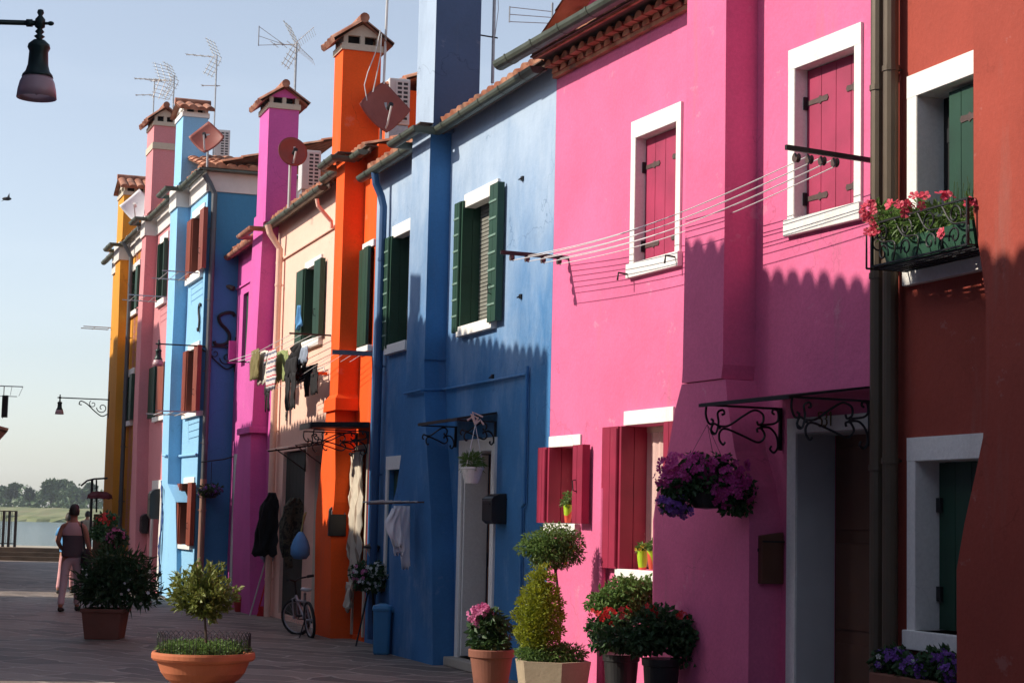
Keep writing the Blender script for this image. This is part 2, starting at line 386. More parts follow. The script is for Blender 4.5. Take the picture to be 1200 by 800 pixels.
def full_window(root, F, outer, kind, w=.115, dep=.16, near_w=None, sill_out=.05):
    a, b, c, d = outer; hs = .13
    oa, ob, oc, od = a+w, b-w, c+hs, d-.16
    W = pane(root, F, oa, ob, oc, od, dep)
    mb = MB(F); mb.box(a, oa, 0, .022, oc, od+.0); mb.box(ob, b, 0, .022, oc, od); mb.box(a, b, 0, .024, od, d)
    # painted reveals
    mb.box(ob-.004, ob-.001, -dep+.001, .018, oc+.002, od-.002); mb.box(oa+.001, oa+.004, -dep+.001, .018, oc+.002, od-.002); mb.box(oa+.002, ob-.002, -dep+.001, .018, od-.004, od-.001)
    part('window_frame', mb, M['white'], W)
    mb = MB(F); mb.box(a-.02, b+.02, -dep+.002, sill_out, c, oc); part('sill', mb, M['white'], W, bevel=.006)
    if kind == 'crimson':
        p = part('shutter', board_panel(F, oa+.005, ob-.005, -dep+.02, -dep+.055, oc+.01, od-.01, 4), M['magenta_board'], W)
        for zz in (oc+.16, od-.27):
            part('strap_hinge', hinge_strap(F, ob-.005, ob-.3, -dep+.056, zz), M['hinge'], p)
            part('strap_hinge', hinge_strap(F, oa+.005, oa+.26, -dep+.056, zz+.01), M['hinge'], p)
            k = MB(F); k.box(ob-.02, ob+.0, -dep+.05, -dep+.09, zz-.05, zz+.05); part('hinge_pin', k, M['iron'], p)
    return W, (oa, ob, oc, od, dep)
def wrap_shutters(W, F, op, dep, mat, flat_far=.2, near=(.0, .2), ztop=0, zbot=0, nearmode='flat', battens=0, nb=2):
    """far shutter folded round the reveal and back on the wall; near shutter folded beside the opening"""
    oa, ob, oc, od = op[:4]; oc += zbot; od += ztop
    p = part('shutter', board_panel(F, ob-.045, ob-.008, -dep+.03, .06, oc, od, 2), M[mat], W)
    q = part('shutter', board_panel(F, ob-.008, ob+flat_far, .035, .07, oc, od, nb), M[mat], W)
    k = MB(F); k.tube([(ob+.01, .075, oc+.02), (ob+.01, .075, od-.02)], .012, 6); part('hinge_rod', k, M[mat], q)
    na, nw = near
    r = part('shutter', board_panel(F, oa+na-nw, oa+na, .06, .095, oc, od, nb), M[mat], W)
    part('shutter', board_panel(F, oa+na-nw-.035, oa+na-nw-.003, .02, .105, oc, od, 1), M[mat], W)
    if battens:
        for i in range(1, battens):
            z = oc+(od-oc)*i/battens
            mb = MB(F); mb.box(ob+.0, ob+flat_far-.004, .07, .078, z-.011, z+.011); part('batten', mb, M['batten'], q)
            mb = MB(F); mb.box(oa+na-nw+.006, oa+na-.004, .095, .103, z-.011, z+.011); part('batten', mb, M['batten'], r)
            mb = MB(F); mb.box(ob-.05, ob-.045, -dep+.05, .05, z-.008, z+.008); part('batten', mb, M['green'], p)
    for zz in (oc+.35,):
        k = MB(F); k.tube([(oa+na-nw*.5, .098, zz-.05), (oa+na-nw*.5, .13, zz-.04), (oa+na-nw*.4, .13, zz+.05), (oa+na-nw*.4, .098, zz+.06)], .006, 5); part('latch', k, M['iron'], r)
    return p, q, r
def lintel_sill(W, F, lr, sr, out=.03):
    if lr: mb = MB(F); mb.box(lr[0], lr[1], -.1, out, lr[2], lr[3]); part('lintel', mb, M['white'], W, bevel=.005)
    if sr: mb = MB(F); mb.box(sr[0], sr[1], -.12, out+.04, sr[2], sr[3]); part('sill', mb, M['white'], W, bevel=.005)
def side_window(root, F, holes, op, lr, sr, dep=.18, mat='green', flat_far=.2, near=(0, .2), battens=0, blind=False, ztop=0, zbot=0):
    W = pane(root, F, *op, dep); holes.append((*op, dep+.01))
    lintel_sill(W, F, lr, sr)
    mb = MB(F); a, b, c, d = op; g = .045
    mb.box(a, a+g, -dep, -dep+.04, c, d); mb.box(b-g-.0, b, -dep, -dep+.04, c, d); mb.box(a+g, b-g, -dep, -dep+.04, d-g, d); mb.box(a+g, b-g, -dep, -dep+.04, c, c+g)
    mb.box((a+b)/2-.02, (a+b)/2+.02, -dep, -dep+.03, c+g, d-g)
    part('casement', mb, M['cream'], W)
    if blind:
        mb = MB(F); n = int((d-c)/.045)
        for i in range(n):
            z = c+.02+(d-c-.03)*i/n; mb.box(a+.01, b-.01, -dep+.045, -dep+.06, z, z+.034)
        part('roller_blind', mb, M['blind'], W)
    if mat: wrap_shutters(W, F, op, dep, mat, flat_far, near, ztop, zbot, battens=battens)
    return W
M['blind'] = plain('grey_blind_slats', (.22, .22, .19), .6)
def breast(root, F, levels, mat, label=None, name='chimney_breast'):
    """levels: (z, s_near, s_far, d)"""
    mb = MB(F); rings = [[(a, -.02, z), (a, d, z), (b, d, z), (b, -.02, z)] for z, a, b, d in levels]
    mb.loft(rings); return part(name, mb, mat, root, label)
def breast_px(root, F, rows, mat, d=.26, base=True, **k):
    """rows: (x_far, x_near, y, [dz]) pixels on the front plane"""
    lv = []
    for r in rows:
        xm = (r[0]+r[1])/2; z = F.z(xm, r[2], d)
        lv.append((z, F.s(r[1], r[2], d), F.s(r[0], r[2], d), d))
    if base: lv[0] = (0, lv[0][1], lv[0][2], d)
    return breast(root, F, lv, mat, **k), lv
def flue(root, F, s0, s1, d0, d1, z0, z1, mat, style, capmat='cream', band=True, tall=.32):
    """chimney stack over the roof: front at d1, back at d0, s0 nearest"""
    mb = MB(F); mb.box(s0, s1, d0, d1, z0, z1)
    st = part('chimney', mb, mat, root)
    if band:
        mb = MB(F); mb.box(s0-.025, s1+.025, d0-.025, d1+.025, z1, z1+.09); part('ledge', mb, M[capmat], st)
    zb = z1+(.09 if band else 0); zt = zb+tall*.45
    mb = MB(F); t = .07
    for a in (s0, (s0+s1)/2-t/2, s1-t):
        for c in (d0, (d0+d1)/2-t/2, d1-t):
            if a == (s0+s1)/2-t/2 and c == (d0+d1)/2-t/2: continue
            mb = MB(F); mb.box(a+.002, a+t-.002, c+.002, c+t-.002, zb, zt); part('cap_post', mb, M[capmat], st)
    mb = MB(F); mb.box(s0+.1, s1-.1, d0+.1, d1-.1, zb, zt+.02); part('flue_opening', mb, M['dark'], st)
    o = .15; rise = tall*.78
    if style == 'gable_side':      # ridge runs along the street, gable faces the viewer
        dm = (d0+d1)/2; zr = zt+rise
        mb = MB(F)
        for a in (s0+.0, s1-.06): mb = MB(F); mb.prism([(a, d0, zt), (a, d1, zt), (a, dm, zr-.04)], (.06, 0, 0)); part('gable', mb, M[capmat] if mat is not M['magenta'] else mat, st)
        mb = MB(F)
        sl = math.atan2(rise, (d1-d0)/2); L = ((d1-d0)/2+o)/math.cos(sl); 
        for sg in (1, -1):
            ed = (d1+o) if sg == 1 else (d0-o); ez = zt-o*math.tan(sl)
            q = (0, -sg*math.cos(sl), math.sin(sl)); e0, e1 = (s0-.09, ed, ez), (s1+.09, ed, ez)
            barrel(mb, e0, e1, q, L, pitch=.17, h=.05)
        mb.tube([(s0-.1, dm, zr+.04), (s1+.1, dm, zr+.04)], .07, 10)
        part('cap_roof', mb, M['tile_dark'], st, fix=False)
    else:                          # slopes face the viewer and away, ridge runs out from the wall
        sm = (s0+s1)/2; zr = zt+rise
        mb = MB(F)
        for a in (d0, d1-.06): mb = MB(F); mb.prism([(s0, a, zt), (s1, a, zt), (sm, a, zr-.04)], (0, .06, 0)); part('gable', mb, M[capmat], st)
        mb = MB(F); sl = math.atan2(rise, (s1-s0)/2); L = ((s1-s0)/2+o)/math.cos(sl)
        for sg in (1, -1):
            es = (s1+o) if sg == 1 else (s0-o); ez = zt-o*math.tan(sl)
            q = (-sg*math.cos(sl), 0, math.sin(sl)); barrel(mb, (es, d0-.1, ez), (es, d1+.1, ez), q, L, pitch=.17, h=.06)
        mb.tube([(sm, d0-.11, zr+.04), (sm, d1+.11, zr+.04)], .07, 10)
        part('cap_roof', mb, M['tile_dark'], st, fix=False)
    return st
def pipe(root, F, pts, r, mat, name='downpipe', rings=True, label=None, n=12):
    mb = MB(F); mb.tube(pts, r, n)
    if rings:
        for i in range(len(pts)-1):
            a, b = Vector(pts[i]), Vector(pts[i+1]); L = (b-a).length
            if L > 1.2:
                for k in range(int(L/1.5)+1):
                    c = a+(b-a)*((k+.5)/(int(L/1.5)+1)); u = (b-a).normalized()*.02; mb.tube([c-u, c+u], r*1.14, n)
                    mb.tube([(c.x, c.y, c.z), (c.x, -.01, c.z)], .008, 5)
    return part(name, mb, M[mat], root, label, smooth=False)
def arc(c, r0, r1, a0, a1, n=14):
    return [(c[0]+(r0+(r1-r0)*k/n)*math.cos(a0+(a1-a0)*k/n), c[1]+(r0+(r1-r0)*k/n)*math.sin(a0+(a1-a0)*k/n)) for k in range(n+1)]
def bez(p, n=10):
    """catmull-rom through points"""
    out = []; P_ = [p[0]]+list(p)+[p[-1]]
    for i in range(1, len(P_)-2):
        a, b, c, d = [Vector(x) for x in P_[i-1:i+3]]
        for k in range(n):
            t = k/n; out.append(.5*((2*b)+(c-a)*t+(2*a-5*b+4*c-d)*t*t+(3*b-a-3*c+d)*t**3))
    out.append(Vector(p[-1])); return out
def scroll_bracket(mb, F, s, L, zt, H, r=.009, dense=True):
    """wrought iron console at station s: horizontal arm of length L under zt, wall bar of height H, scrolls between"""
    def P(u, v): return (s, .02+u, zt-v)
    mb.box(s-.009, s+.009, .005, .03, zt-H, zt); mb.box(s-.009, s+.009, .02, L, zt-.016, zt)
    S = lambda pts, rr=r: mb.tube([P(u, v) for u, v in pts], rr, 5)
    Q = lambda pts, n=6: S([((1095-x)/495*L*.97+.01, max(.004, (y-120)/250*H)) for x, y in [(p.x, p.y) for p in bez(pts, n)]])
    Q([(735, 335), (722, 350), (697, 322), (700, 278), (740, 258), (850, 292), (955, 328), (1000, 292), (978, 248), (948, 250), (952, 270)])
    Q([(663, 288), (642, 268), (660, 232), (700, 244), (760, 238), (850, 182), (930, 142), (985, 163), (988, 208), (958, 226), (946, 205)])
    Q([(965, 240), (1030, 240), (1078, 285), (1088, 350), (1062, 384), (1036, 365), (1046, 346)])
    if dense:
        Q([(712, 178), (728, 170), (716, 150), (684, 168), (690, 222), (676, 282), (648, 290), (640, 262)])
        Q([(1065, 160), (1050, 150), (1058, 132), (1086, 140), (1090, 190), (1060, 215), (985, 225)])
        Q([(610, 130), (606, 180), (622, 225), (645, 235), (655, 215), (640, 205)])
        for x, y in ((700, 250), (975, 238)): mb.ell(P((1095-x)/495*L, (y-120)/250*H), (.016, .018, .018), 6, 5)
def canopy(root, F, s0, s1, L, z, thick=.03, H=.30, drop=.06, brk=(0, 1), mat='iron', dense=True, label=None):
    mb = MB(F)
    mb.prism([(s0, 0.01, z), (s0, L, z-drop), (s0, L, z-drop+thick), (s0, .01, z+thick)], (s1-s0, 0, 0))
    c = part('door_canopy', mb, M[mat], root, label)
    mb = MB(F); mb.box(s0-.01, s1+.01, L-.012, L+.012, z-drop-.010, z-drop+thick*.8); part('canopy_edge', mb, M['iron'], c)
    for t in brk:
        mb = MB(F); scroll_bracket(mb, F, s0+(s1-s0)*t+(.02 if t == 0 else -.02 if t == 1 else 0), L*.95, z-.035-drop*.5, H, dense=dense); part('bracket', mb, M['iron'], c)
    return c
# ================================================================== THE HOUSES
# ---- red house (nearest)
F = RED
H_RED = thing('red_house', 'brick red rendered house with green shutters, nearest at the right edge', 'house', F, (0, 0, 0))
h = []
o = (F.s(1150, 75), F.s(1066, 92), F.z(1104, 318)+.0, F.z(1066, 92)+.01)
o = (o[1]-.98, o[1], 3.30, 4.79)
W, op = full_window(H_RED, F, o, None, w=.12, dep=.2); h.append((*op[:4], .21))
oa, ob, oc, od, dp = op
p = part('shutter', board_panel(F, ob-.40, ob-.16, -.19, -.155, oc+.01, od-.02, 2), M['green'], W)
p2 = part('shutter', board_panel(F, oa+.02, ob-.28, -.10, -.06, oc+.01, od-.03, 3), M['green'], W)
for zz in (oc+.25, od-.3):
    k = MB(F); k.box(ob-.19, ob-.15, -.15, -.13, zz-.05, zz+.05); part('hinge_pin', k, M['iron'], p)
    part('strap_hinge', hinge_strap(F, ob-.72, ob-.42, -.06, zz+.05), M['hinge'], p2)
W.name = 'window'
o = (F.s(1066, 513)-1.0, F.s(1066, 513), .80, 2.243)
W, op = full_window(H_RED, F, o, None, w=.10, dep=.22); h.append((*op[:4], .23))
oa, ob, oc, od, dp = op
p = part('shutter', board_panel(F, oa+.01, ob-.01, -.2, -.165, oc+.01, od-.01, 4), M['green'], W)
for zz in (oc+.25, od-.3):
    k = MB(F); k.box(ob-.06, ob-.01, -.165, -.14, zz-.05, zz+.05); part('hinge_pin', k, M['iron'], p)
wall(H_RED, F, -7, 0, 0, 6.9, h, M['red'])
prof = [(1121, 790), (1121, 668), (1130, 614), (1142, 560), (1152, 512), (1156, 420), (1155, 350), (1150, 310), (1143, 262), (1141, 250), (1141, 0)]
lv = [(F.z(x, y, .3), F.s(x, y, .3)-1.6, F.s(x, y, .3), .3) for x, y in prof]
lv[0] = (0, lv[0][1], lv[1][2], .3); lv[-1] = (6.9, lv[-1][1], lv[-1][2], .3)
breast(H_RED, F, lv, M['red'])
roof(H_RED, F, -7, 0, 6.95)
xp = F.s(1044, 400, .1)
pipe(H_RED, F, [(F.s(1043.5, 400, .09), .09, 0), (F.s(1043.5, 400, .09), .09, 6.95)], .055, 'brown_pipe', label='olive brown downpipe, the nearer of a close pair')
k = F.s(1043.5, 400, .09)
# ---- pink house
F = PL
H_PINK = thing('pink_house', 'bright pink rendered house with crimson shutters and white window frames', 'house', F, (0, 0, 0))
h = []; hr = []
# upper left window, crimson shutters shut
o = (F.s(799.5, 220), F.s(741, 235), 3.83, 5.275)
W, op = full_window(H_PINK, F, o, 'crimson', w=.085, dep=.14); h.append((*op[:4], .18))
# two ground floor windows with folded shutters
def pinkwin(xl, xr, yt, yb, lr, sr, ff, near, zb=0, zt=0):
    op = F.rect(xl, xr, yt, yb)
    W = pane(H_PINK, F, *op, .24); h.append((*op, .25))
    lintel_sill(W, F, lr, sr, .02)
    mb = MB(F); a, b, c, d = op
    mb.box(a, a+.04, -.24, -.2, c, d); mb.box(b-.04, b, -.24, -.2, c, d); mb.box(a+.04, b-.04, -.24, -.2, d-.05, d)
    part('casement', mb, M['cream'], W)
    mb = MB(F); mb.loft([[(a+.05+(b-a-.1)*i/24, -.215+.012*math.sin(i*1.9), z) for i in range(25)] for z in (c+.02, (c+d)/2, d-.05)], closed=False); part('curtain', mb, M['pinkcloth'], W, fix=False)
    wrap_shutters(W, F, op, .24, 'crimson', ff, near, zt, zb)
    return W
M['pinkcloth'] = plain('pale_pink_lining', (.62, .42, .38), .8, .06)
pinkwin(647, 681, 523, 614, F.rect(645, 682, 510, 523), F.rect(643, 680, 613, 625), .21, (.0, .20), zt=.0, zb=.01)
pinkwin(731, 789, 497, 668, F.rect(733, 791, 479, 496), F.rect(727, 790, 668, 680), .33, (.02, .2))
wall(H_PINK, F, S_C, 0, 0, 6.19, h, M['pink'])
# upper right window on the right-hand wall
F = PR
o = (F.s(1011.5, 160), F.s(926, 160), F.z(967, 268), F.z(970, 43))
W, op = full_window(H_PINK, F, o, 'crimson', w=.085, dep=.15); hr.append((*op[:4], .18))
# door 531
da, db, dz = F.s(1012, 640), F.s(933, 640), F.z(972, 505)
db = F.s(935, 640); da = db-1.02; oa, ob, ot = da-.10, db+.12, 2.44
hr.append((da, db, 0, dz, .34))
D = part('door', (lambda mb: (mb.box(da-.02, db+.02, -.38, -.34, 0, dz+.02), mb)[1])(MB(F)), M['dark_wood'], H_PINK)
mb = MB(F); mb.box(da+.04, db-.04, -.34, -.32, .12, .75); mb.box(da+.04, db-.04, -.34, -.32, .85, 1.5); mb.box(da+.04, db-.04, -.34, -.32, 1.6, dz-.1); part('door_panel', mb, M['dark_wood'], D, bevel=.01)
mb = MB(F); mb.tube([(da+.30, -.33, 1.12), (da+.30, -.27, 1.12), (da+.42, -.26, 1.12)], .012, 8); mb.ell((da+.3, -.31, 1.12), (.03, .012, .03)); part('handle', mb, M['alu'], D)
mb = MB(F); mb.box(oa, da, 0, .025, 0, dz); mb.box(db, ob, 0, .025, 0, dz); mb.box(oa, ob, 0, .027, dz, ot); part('door_frame', mb, M['white'], D)
mb = MB(F); mb.box(db-.006, db-.002, -.33, .01, 0, dz-.004); mb.box(da+.002, da+.006, -.33, .01, 0, dz-.004); mb.box(da+.006, db-.006, -.33, .01, dz-.008, dz-.003); part('door_reveal', mb, M['grey_reveal'], D)
# the number 531 as strokes
def digits(F, s, z, txt, hgt, r, d=.032):
    G = {'5': [[(1, 1), (0, 1), (0, .56), (.55, .6), (1, .42), (.95, .1), (.5, 0), (0, .08)]], '3': [[(0, .95), (.5, 1), (.95, .82), (.85, .58), (.4, .52), (.9, .45), (1, .2), (.55, 0), (0, .06)]], '1': [[(.2, .8), (.6, 1), (.6, 0)]]}
    mb = MB(F)
    for i, ch in enumerate(txt):
        for st in G[ch]: mb.tube([(s-i*hgt*.62-u*hgt*.42, d, z+v*hgt) for u, v in st], r, 4)
    return mb
part('house_number', digits(F, F.s(963.5, 494), F.z(969, 499.5), '531', .105, .0075), plain('number_paint', (.16, .11, .03), .6, .1), D)
mb = MB(F); mb.box(da-.12, db+.14, -.34, .10, 0, .06); part('doorstep', mb, M['stone'], D, bevel=.01)
wall(H_PINK, F, S_D, 0, 0, 6.19, hr, M['pink'])
# breast between the two walls
rows = [(765, 877, 795), (765, 878, 640), (765, 878, 611), (771, 872, 570), (782, 861, 530), (791, 853, 478), (799, 850, 447)]
b1, _ = breast_px(H_PINK, F, rows, M['pink'], d=.29)
rows = [(799, 845, 446), (800, 847, 430), (803, 849, 270), (805.5, 851, 5)]
lv = []
for x1, x2, y in rows: lv.append((F.z((x1+x2)/2, y, .3), F.s(x2, y, .3), F.s(x1, y, .3), .30))
lv.append((6.9, lv[-1][1], lv[-1][2], .3))
breast(H_PINK, F, lv, M['pink'])
zcw, zco = F.z(1022, 455), F.z(818, 475.5, .72)
canopy(H_PINK, F, F.s(1024, 470), F.s(915, 480), .72, zcw, .018, .33, zcw-zco, brk=(0, 1), label='low sheet canopy on wrought iron scroll brackets over door 531')
pipe(H_PINK, F, [(F.s(1028.5, 400, .09), .09, 0), (F.s(1028.5, 400, .09), .09, 6.8)], .055, 'brown_pipe', label='olive brown downpipe, the farther of a close pair')
pipe(H_PINK, F, [(F.s(909, 740, .01), .015, 0), (F.s(909, 740, .01), .015, F.z(909, 683))], .007, 'copper_pipe', 'cable', False, n=6)
# eaves: corbelled tiles, roof, gutter
F = PL
mb = MB(F)
for j, dd in enumerate((.07, .15)):
    for k in range(int(-S_C/.2)):
        s = -.1-.2*k; z = 6.10+.055*j
        ring = lambda y: [(s+.075*math.cos(t), y, z+.065*math.sin(t)) for t in [math.pi*i/8 for i in range(9)]]
        mb.loft([ring(-.02), ring(dd)])
mb.box(S_C, 0, -.02, .05, 6.06, 6.10); mb.box(S_C, 0, -.02, .13, 6.165, 6.185)
part('eaves_corbel', mb, M['tile'], H_PINK)
roof(H_PINK, F, S_C, .0, 6.24, .27)
roof(H_PINK, PR, S_D, -.0, 6.24, .27)
gutter(H_PINK, F, [(S_C-.1, .40), (.55, .40)], F.z(660, 33, .40)+.02, .085)
mb = MB(F); mb.box(S_C, 0, 0.02, .30, 6.245, 6.262); part('soffit', mb, M['wood_soffit'], H_PINK)
# dormer on the pink roof
F = PL
s_l = F.s(660, 5, -.25); s_e = F.s(612, 25, .1)
mb = MB(F); mb.box(-1.7, -.18, -2.2, -.15, 6.3, 7.6); dm = part('dormer', mb, M['pink'], H_PINK)
mb = MB(F)
for sg in (1, -1):
    q = (-sg*math.cos(.42), 0, math.sin(.42)); es = .17 if sg == 1 else -2.05
    barrel(mb, (es, -2.3, 6.52), (es, .12, 6.52), q, 1.2)
part('dormer_roof', mb, M['tile_dark'], dm, fix=False)
mb = MB(F)
for k in range(26):
    s = -.2-.055*k; mb.tube([(s, .10, 6.42), (s-.02*random.uniform(-1, 1), .10+random.uniform(-.03, .03), 6.42+.11)], .0022, 4)
mb.box(-1.65, -.18, .09, .11, 6.40, 6.42); part('bird_spikes', mb, M['mast'], H_PINK)
# ---- blue house
F = BL
H_BLUE = thing('blue_house', 'deep blue weathered house with dark green shutters, left of the pink house', 'house', F, (0, 0, 0))
h = []
zE = F.z(575, 112, .21)
side_window(H_BLUE, F, h, F.rect(545, 583, 228, 383), F.rect(547, 586, 219, 235), F.rect(541, 582, 378, 390), mat='green', flat_far=.23, near=(.04, .25), battens=8, blind=True, dep=.22)
side_window(H_BLUE, F, h, (F.s(480, 340)-.2, F.s(461, 340), F.z(470, 406), F.z(470, 274)), (F.s(482, 268)-.1, F.s(462, 268), F.z(470, 276), F.z(470, 262)), (F.s(479, 405)-.05, F.s(456, 405), F.z(468, 413), F.z(468, 402)), mat='green', flat_far=.30, near=(-.1, .12), battens=8, dep=.22)
op = (F.s(455, 600)-.62, F.s(455, 600), F.z(458, 655)-.25, F.z(460, 550)); W = pane(H_BLUE, F, *op, .12); h.append((*op, .13))
mb = MB(F); a, b, c, d = op; mb.box(b, b+.10, 0, .02, c, d); mb.box(a-.1, a, 0, .02, c, d); mb.box(a-.1, b+.1, 0, .022, d, d+.17); part('window_frame', mb, M['white'], W)
part('shutter', board_panel(F, a+.01, b-.01, -.1, -.06, c, d-.01, 3), M['green'], W)
# door
db = F.s(541.5, 640); da = db-.98; dz = F.z(560, 529)
h.append((da, db, .10, dz, .30))
D = part('door', (lambda mb: (mb.box(da-.02, db+.02, -.34, -.30, .1, dz+.02), mb)[1])(MB(F)), M['dark_wood'], H_BLUE)
mb = MB(F); mb.box(da+.05, db-.05, -.30, -.28, .25, 1.1); mb.box(da+.05, db-.05, -.30, -.28, 1.25, dz-.15); part('door_panel', mb, M['dark_wood'], D, bevel=.01)
mb = MB(F); mb.box(da-.12, da, 0, .025, .08, dz); mb.box(db, db+.12, 0, .025, .08, dz); mb.box(da-.12, db+.12, 0, .027, dz, dz+.14); part('door_frame', mb, M['white'], D)
mb = MB(F); mb.box(db-.006, db-.002, -.29, .01, .1, dz-.004); mb.box(da+.002, da+.006, -.29, .01, .1, dz-.004); mb.box(da+.006, db-.006, -.29, .01, dz-.008, dz-.003); part('door_reveal', mb, M['grey_reveal'], D)
mb = MB(F); mb.box(db-.05, db-.012, -.27, .0, .12, dz-.02); part('open_leaf', mb, M['white'], D)
mb = MB(F); mb.box(da-.16, db+.16, -.30, .14, 0, .10); part('doorstep', mb, M['stone'], D, bevel=.012)
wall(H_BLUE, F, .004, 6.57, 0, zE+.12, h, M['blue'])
rows = [(456, 507, 779), (456, 506.5, 650), (457, 505, 600), (465, 503, 570), (470, 500.5, 532), (474, 497.5, 470), (477, 497, 420)]
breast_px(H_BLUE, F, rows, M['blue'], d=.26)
sN, sF = F.s(502, 260, .26), F.s(481, 260, .26)
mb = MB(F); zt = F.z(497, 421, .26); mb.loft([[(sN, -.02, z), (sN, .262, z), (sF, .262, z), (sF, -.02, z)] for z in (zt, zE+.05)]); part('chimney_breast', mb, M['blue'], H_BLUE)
# high stack above the eaves
s1 = F.s(489, 80, .26); s0 = F.s(509.5, 80, .26)
lo, hi = 0, 1.5
for _ in range(30):
    mm = (lo+hi)/2; q = F.w((s0, .26-mm, 7.2)); 
    from_cam = cr.dot(q-Vector((0, 0, EYE)))/fw.dot(q-Vector((0, 0, EYE)))*FOC+600
    if from_cam < 563: lo = mm
    else: hi = mm
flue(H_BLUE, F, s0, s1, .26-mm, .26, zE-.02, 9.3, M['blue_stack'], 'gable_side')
g = .21; sA, sB = sN-.12, sF+.12
gutter(H_BLUE, F, [(.02, g), (sA, g), (sA, g+.25), (sB, g+.25), (sB, g), (6.65, g)], zE, .075)
roof(H_BLUE, F, 0.0, 6.57, zE+.07, .15)
mb = MB(F); mb.box(0.01, 6.56, 0.004, .17, zE+.055, zE+.07); mb.box(sA+.03, sB-.03, .17, .42, zE+.055, zE+.07); part('soffit', mb, M['wood_soffit'], H_BLUE)
mb = MB(F); mb.box(0.01+.001, 6.56-.001, .10, .125, zE-.035, zE+.044); part('leak_board', mb, M['wood_soffit'], H_BLUE)  # board added behind the gutter to stop sun leaking onto the wall
zcw, zco = F.z(584, 485), F.z(491, 498, .45)
canopy(H_BLUE, F, F.s(583, 500), F.s(535, 500), .45, zcw, .025, .24, zcw-zco, dense=False, label='narrow sheet canopy over the blue doorway')
px = F.s(441, 500, .1)
pipe(H_BLUE, F, [(px, .09, .08), (px, .09, zE-.50), (px+.02, .12, zE-.36), (px+.04, .19, zE-.20), (px+.04, .21, zE-.05)], .050, 'blue_pipe', label='blue painted downpipe beside the orange house')
c0 = F.s(621, 438); cz = F.z(621, 438)
pipe(H_BLUE, F, [(c0-.02, .03, cz), (F.s(530, 455), .03, F.z(530, 455)), (sN-.03, .04, F.z(529, 455)), (sN-.03, .30, F.z(529, 455)-.02), (F.s(474, 461, .29), .29, F.z(474, 461, .29))], .016, 'blue', 'conduit', False, n=8)
pipe(H_BLUE, F, [(c0, .03, cz+.08), (c0, .03, F.z(621, 590)), (c0+.07, .03, F.z(621, 595)), (c0+.07, .03, 0)], .018, 'blue', 'conduit', False, n=8)
for x, y in ((612, 209), (610, 346), (497, 425), (560, 424), (537, 427), (531, 446), (457, 441), (575, 441)):
    pass
mb = MB(F)
for x, y in ((613, 209), (611, 347), (578, 441)):
    s, z = F.sz(x, y); mb.box(s-.03, s+.03, -.01, .02, z-.025, z+.02); mb.tube([(s, .02, z), (s, .05, z-.02)], .008, 5)
part('wall_hook', mb, M['iron'], H_BLUE)
# ---- orange house
F = OR
H_OR = thing('orange_house', 'narrow vivid orange house with a curtained doorway', 'house', F, (0, 0, 0))
h = []
zO = F.z(422, 178, .21)
W = pane(H_OR, F, -.0+.08, .55, F.z(430, 405), F.z(432, 292), .2); h.append((.08, .55, F.z(430, 405), F.z(432, 292), .21))
lintel_sill(W, F, (0.02, .62, F.z(432, 292), F.z(432, 284)), (.02, .62, F.z(430, 413), F.z(430, 406)))
part('shutter', board_panel(F, .30, .62, .03, .07, F.z(430, 405), F.z(432, 292), 2), M['green'], W)
part('shutter', board_panel(F, .05, .29, .05, .09, F.z(430, 405), F.z(432, 292), 2), M['green'], W)
od_ = (.10, .62, .06, F.z(425, 528)); D = pane(H_OR, F, *od_, .22); D.name = 'door'; h.append((*od_, .23))
mb = MB(F); mb.box(.62, .70, 0, .02, .06, od_[3]+.08); mb.box(.02, .10, 0, .02, .06, od_[3]+.08); mb.box(.10, .62, 0, .02, od_[3], od_[3]+.08); part('door_frame', mb, M['cream'], D)
wall(H_OR, F, .008, 2.277, 0, zO+.1, h, M['orange'])
rows = [(368, 387, 747), (369.5, 388, 612), (371, 391.5, 588), (375, 393, 560), (382.5, 392.5, 482), (383, 393, 480)]
breast_px(H_OR, F, rows, M['orange'], d=.29)
zt = F.z(388, 480, .29); sN, sF = F.s(400, 330, .29), F.s(390.5, 330, .29)
mb = MB(F); mb.loft([[(sN-.05, -.02, zt-.02), (sN-.05, .33, zt-.02), (sF+.2, .33, zt-.02), (sF+.2, -.02, zt-.02)], [(sN-.04, -.02, zt+.14), (sN-.04, .33, zt+.14), (sF+.14, .33, zt+.14), (sF+.14, -.02, zt+.14)], [(sN, -.02, zt+.2), (sN, .29, zt+.2), (sF, .29, zt+.2), (sF, -.02, zt+.2)], [(sN, -.02, zO+.05), (sN, .29, zO+.05), (sF, .29, zO+.05), (sF, -.02, zO+.05)]]); part('chimney_breast', mb, M['orange'], H_OR)
flue(H_OR, F, F.s(400, 130, .29), F.s(390.5, 130, .29), -.26, .29, zO-.02, F.z(400, 60, .29), M['orange'], 'gable_side', tall=.27)
gutter(H_OR, F, [(.0, .21), (sN-.12, .21), (sN-.12, .46), (sF+.12, .46), (sF+.12, .21), (2.35, .21)], zO, .075)
roof(H_OR, F, 0.1, 2.2, zO+.07, .15)
mb = MB(F); mb.box(.01, 2.27, 0.004, .17, zO+.055, zO+.07); mb.box(sN-.1, sF+.1, .17, .42, zO+.055, zO+.07); part('soffit', mb, M['wood_soffit'], H_OR)
mb = MB(F); mb.box(.01+.001, 2.27-.001, .10, .125, zO-.035, zO+.044); part('leak_board', mb, M['wood_soffit'], H_OR)  # added to block sunlight between gutter and roof
canopy(H_OR, F, .02, .66, .80, F.z(436, 500), .07, .30, .03, brk=(0, 1), label='black slab canopy on iron scrolls beside the orange chimney breast')
pipe(H_OR, F, [(2.36, .30, zO-.30), (2.36, .28, zO-.4), (2.34, .08, zO-.62), (2.34, .07, zO-.72)], .03, 'peach', rings=False)
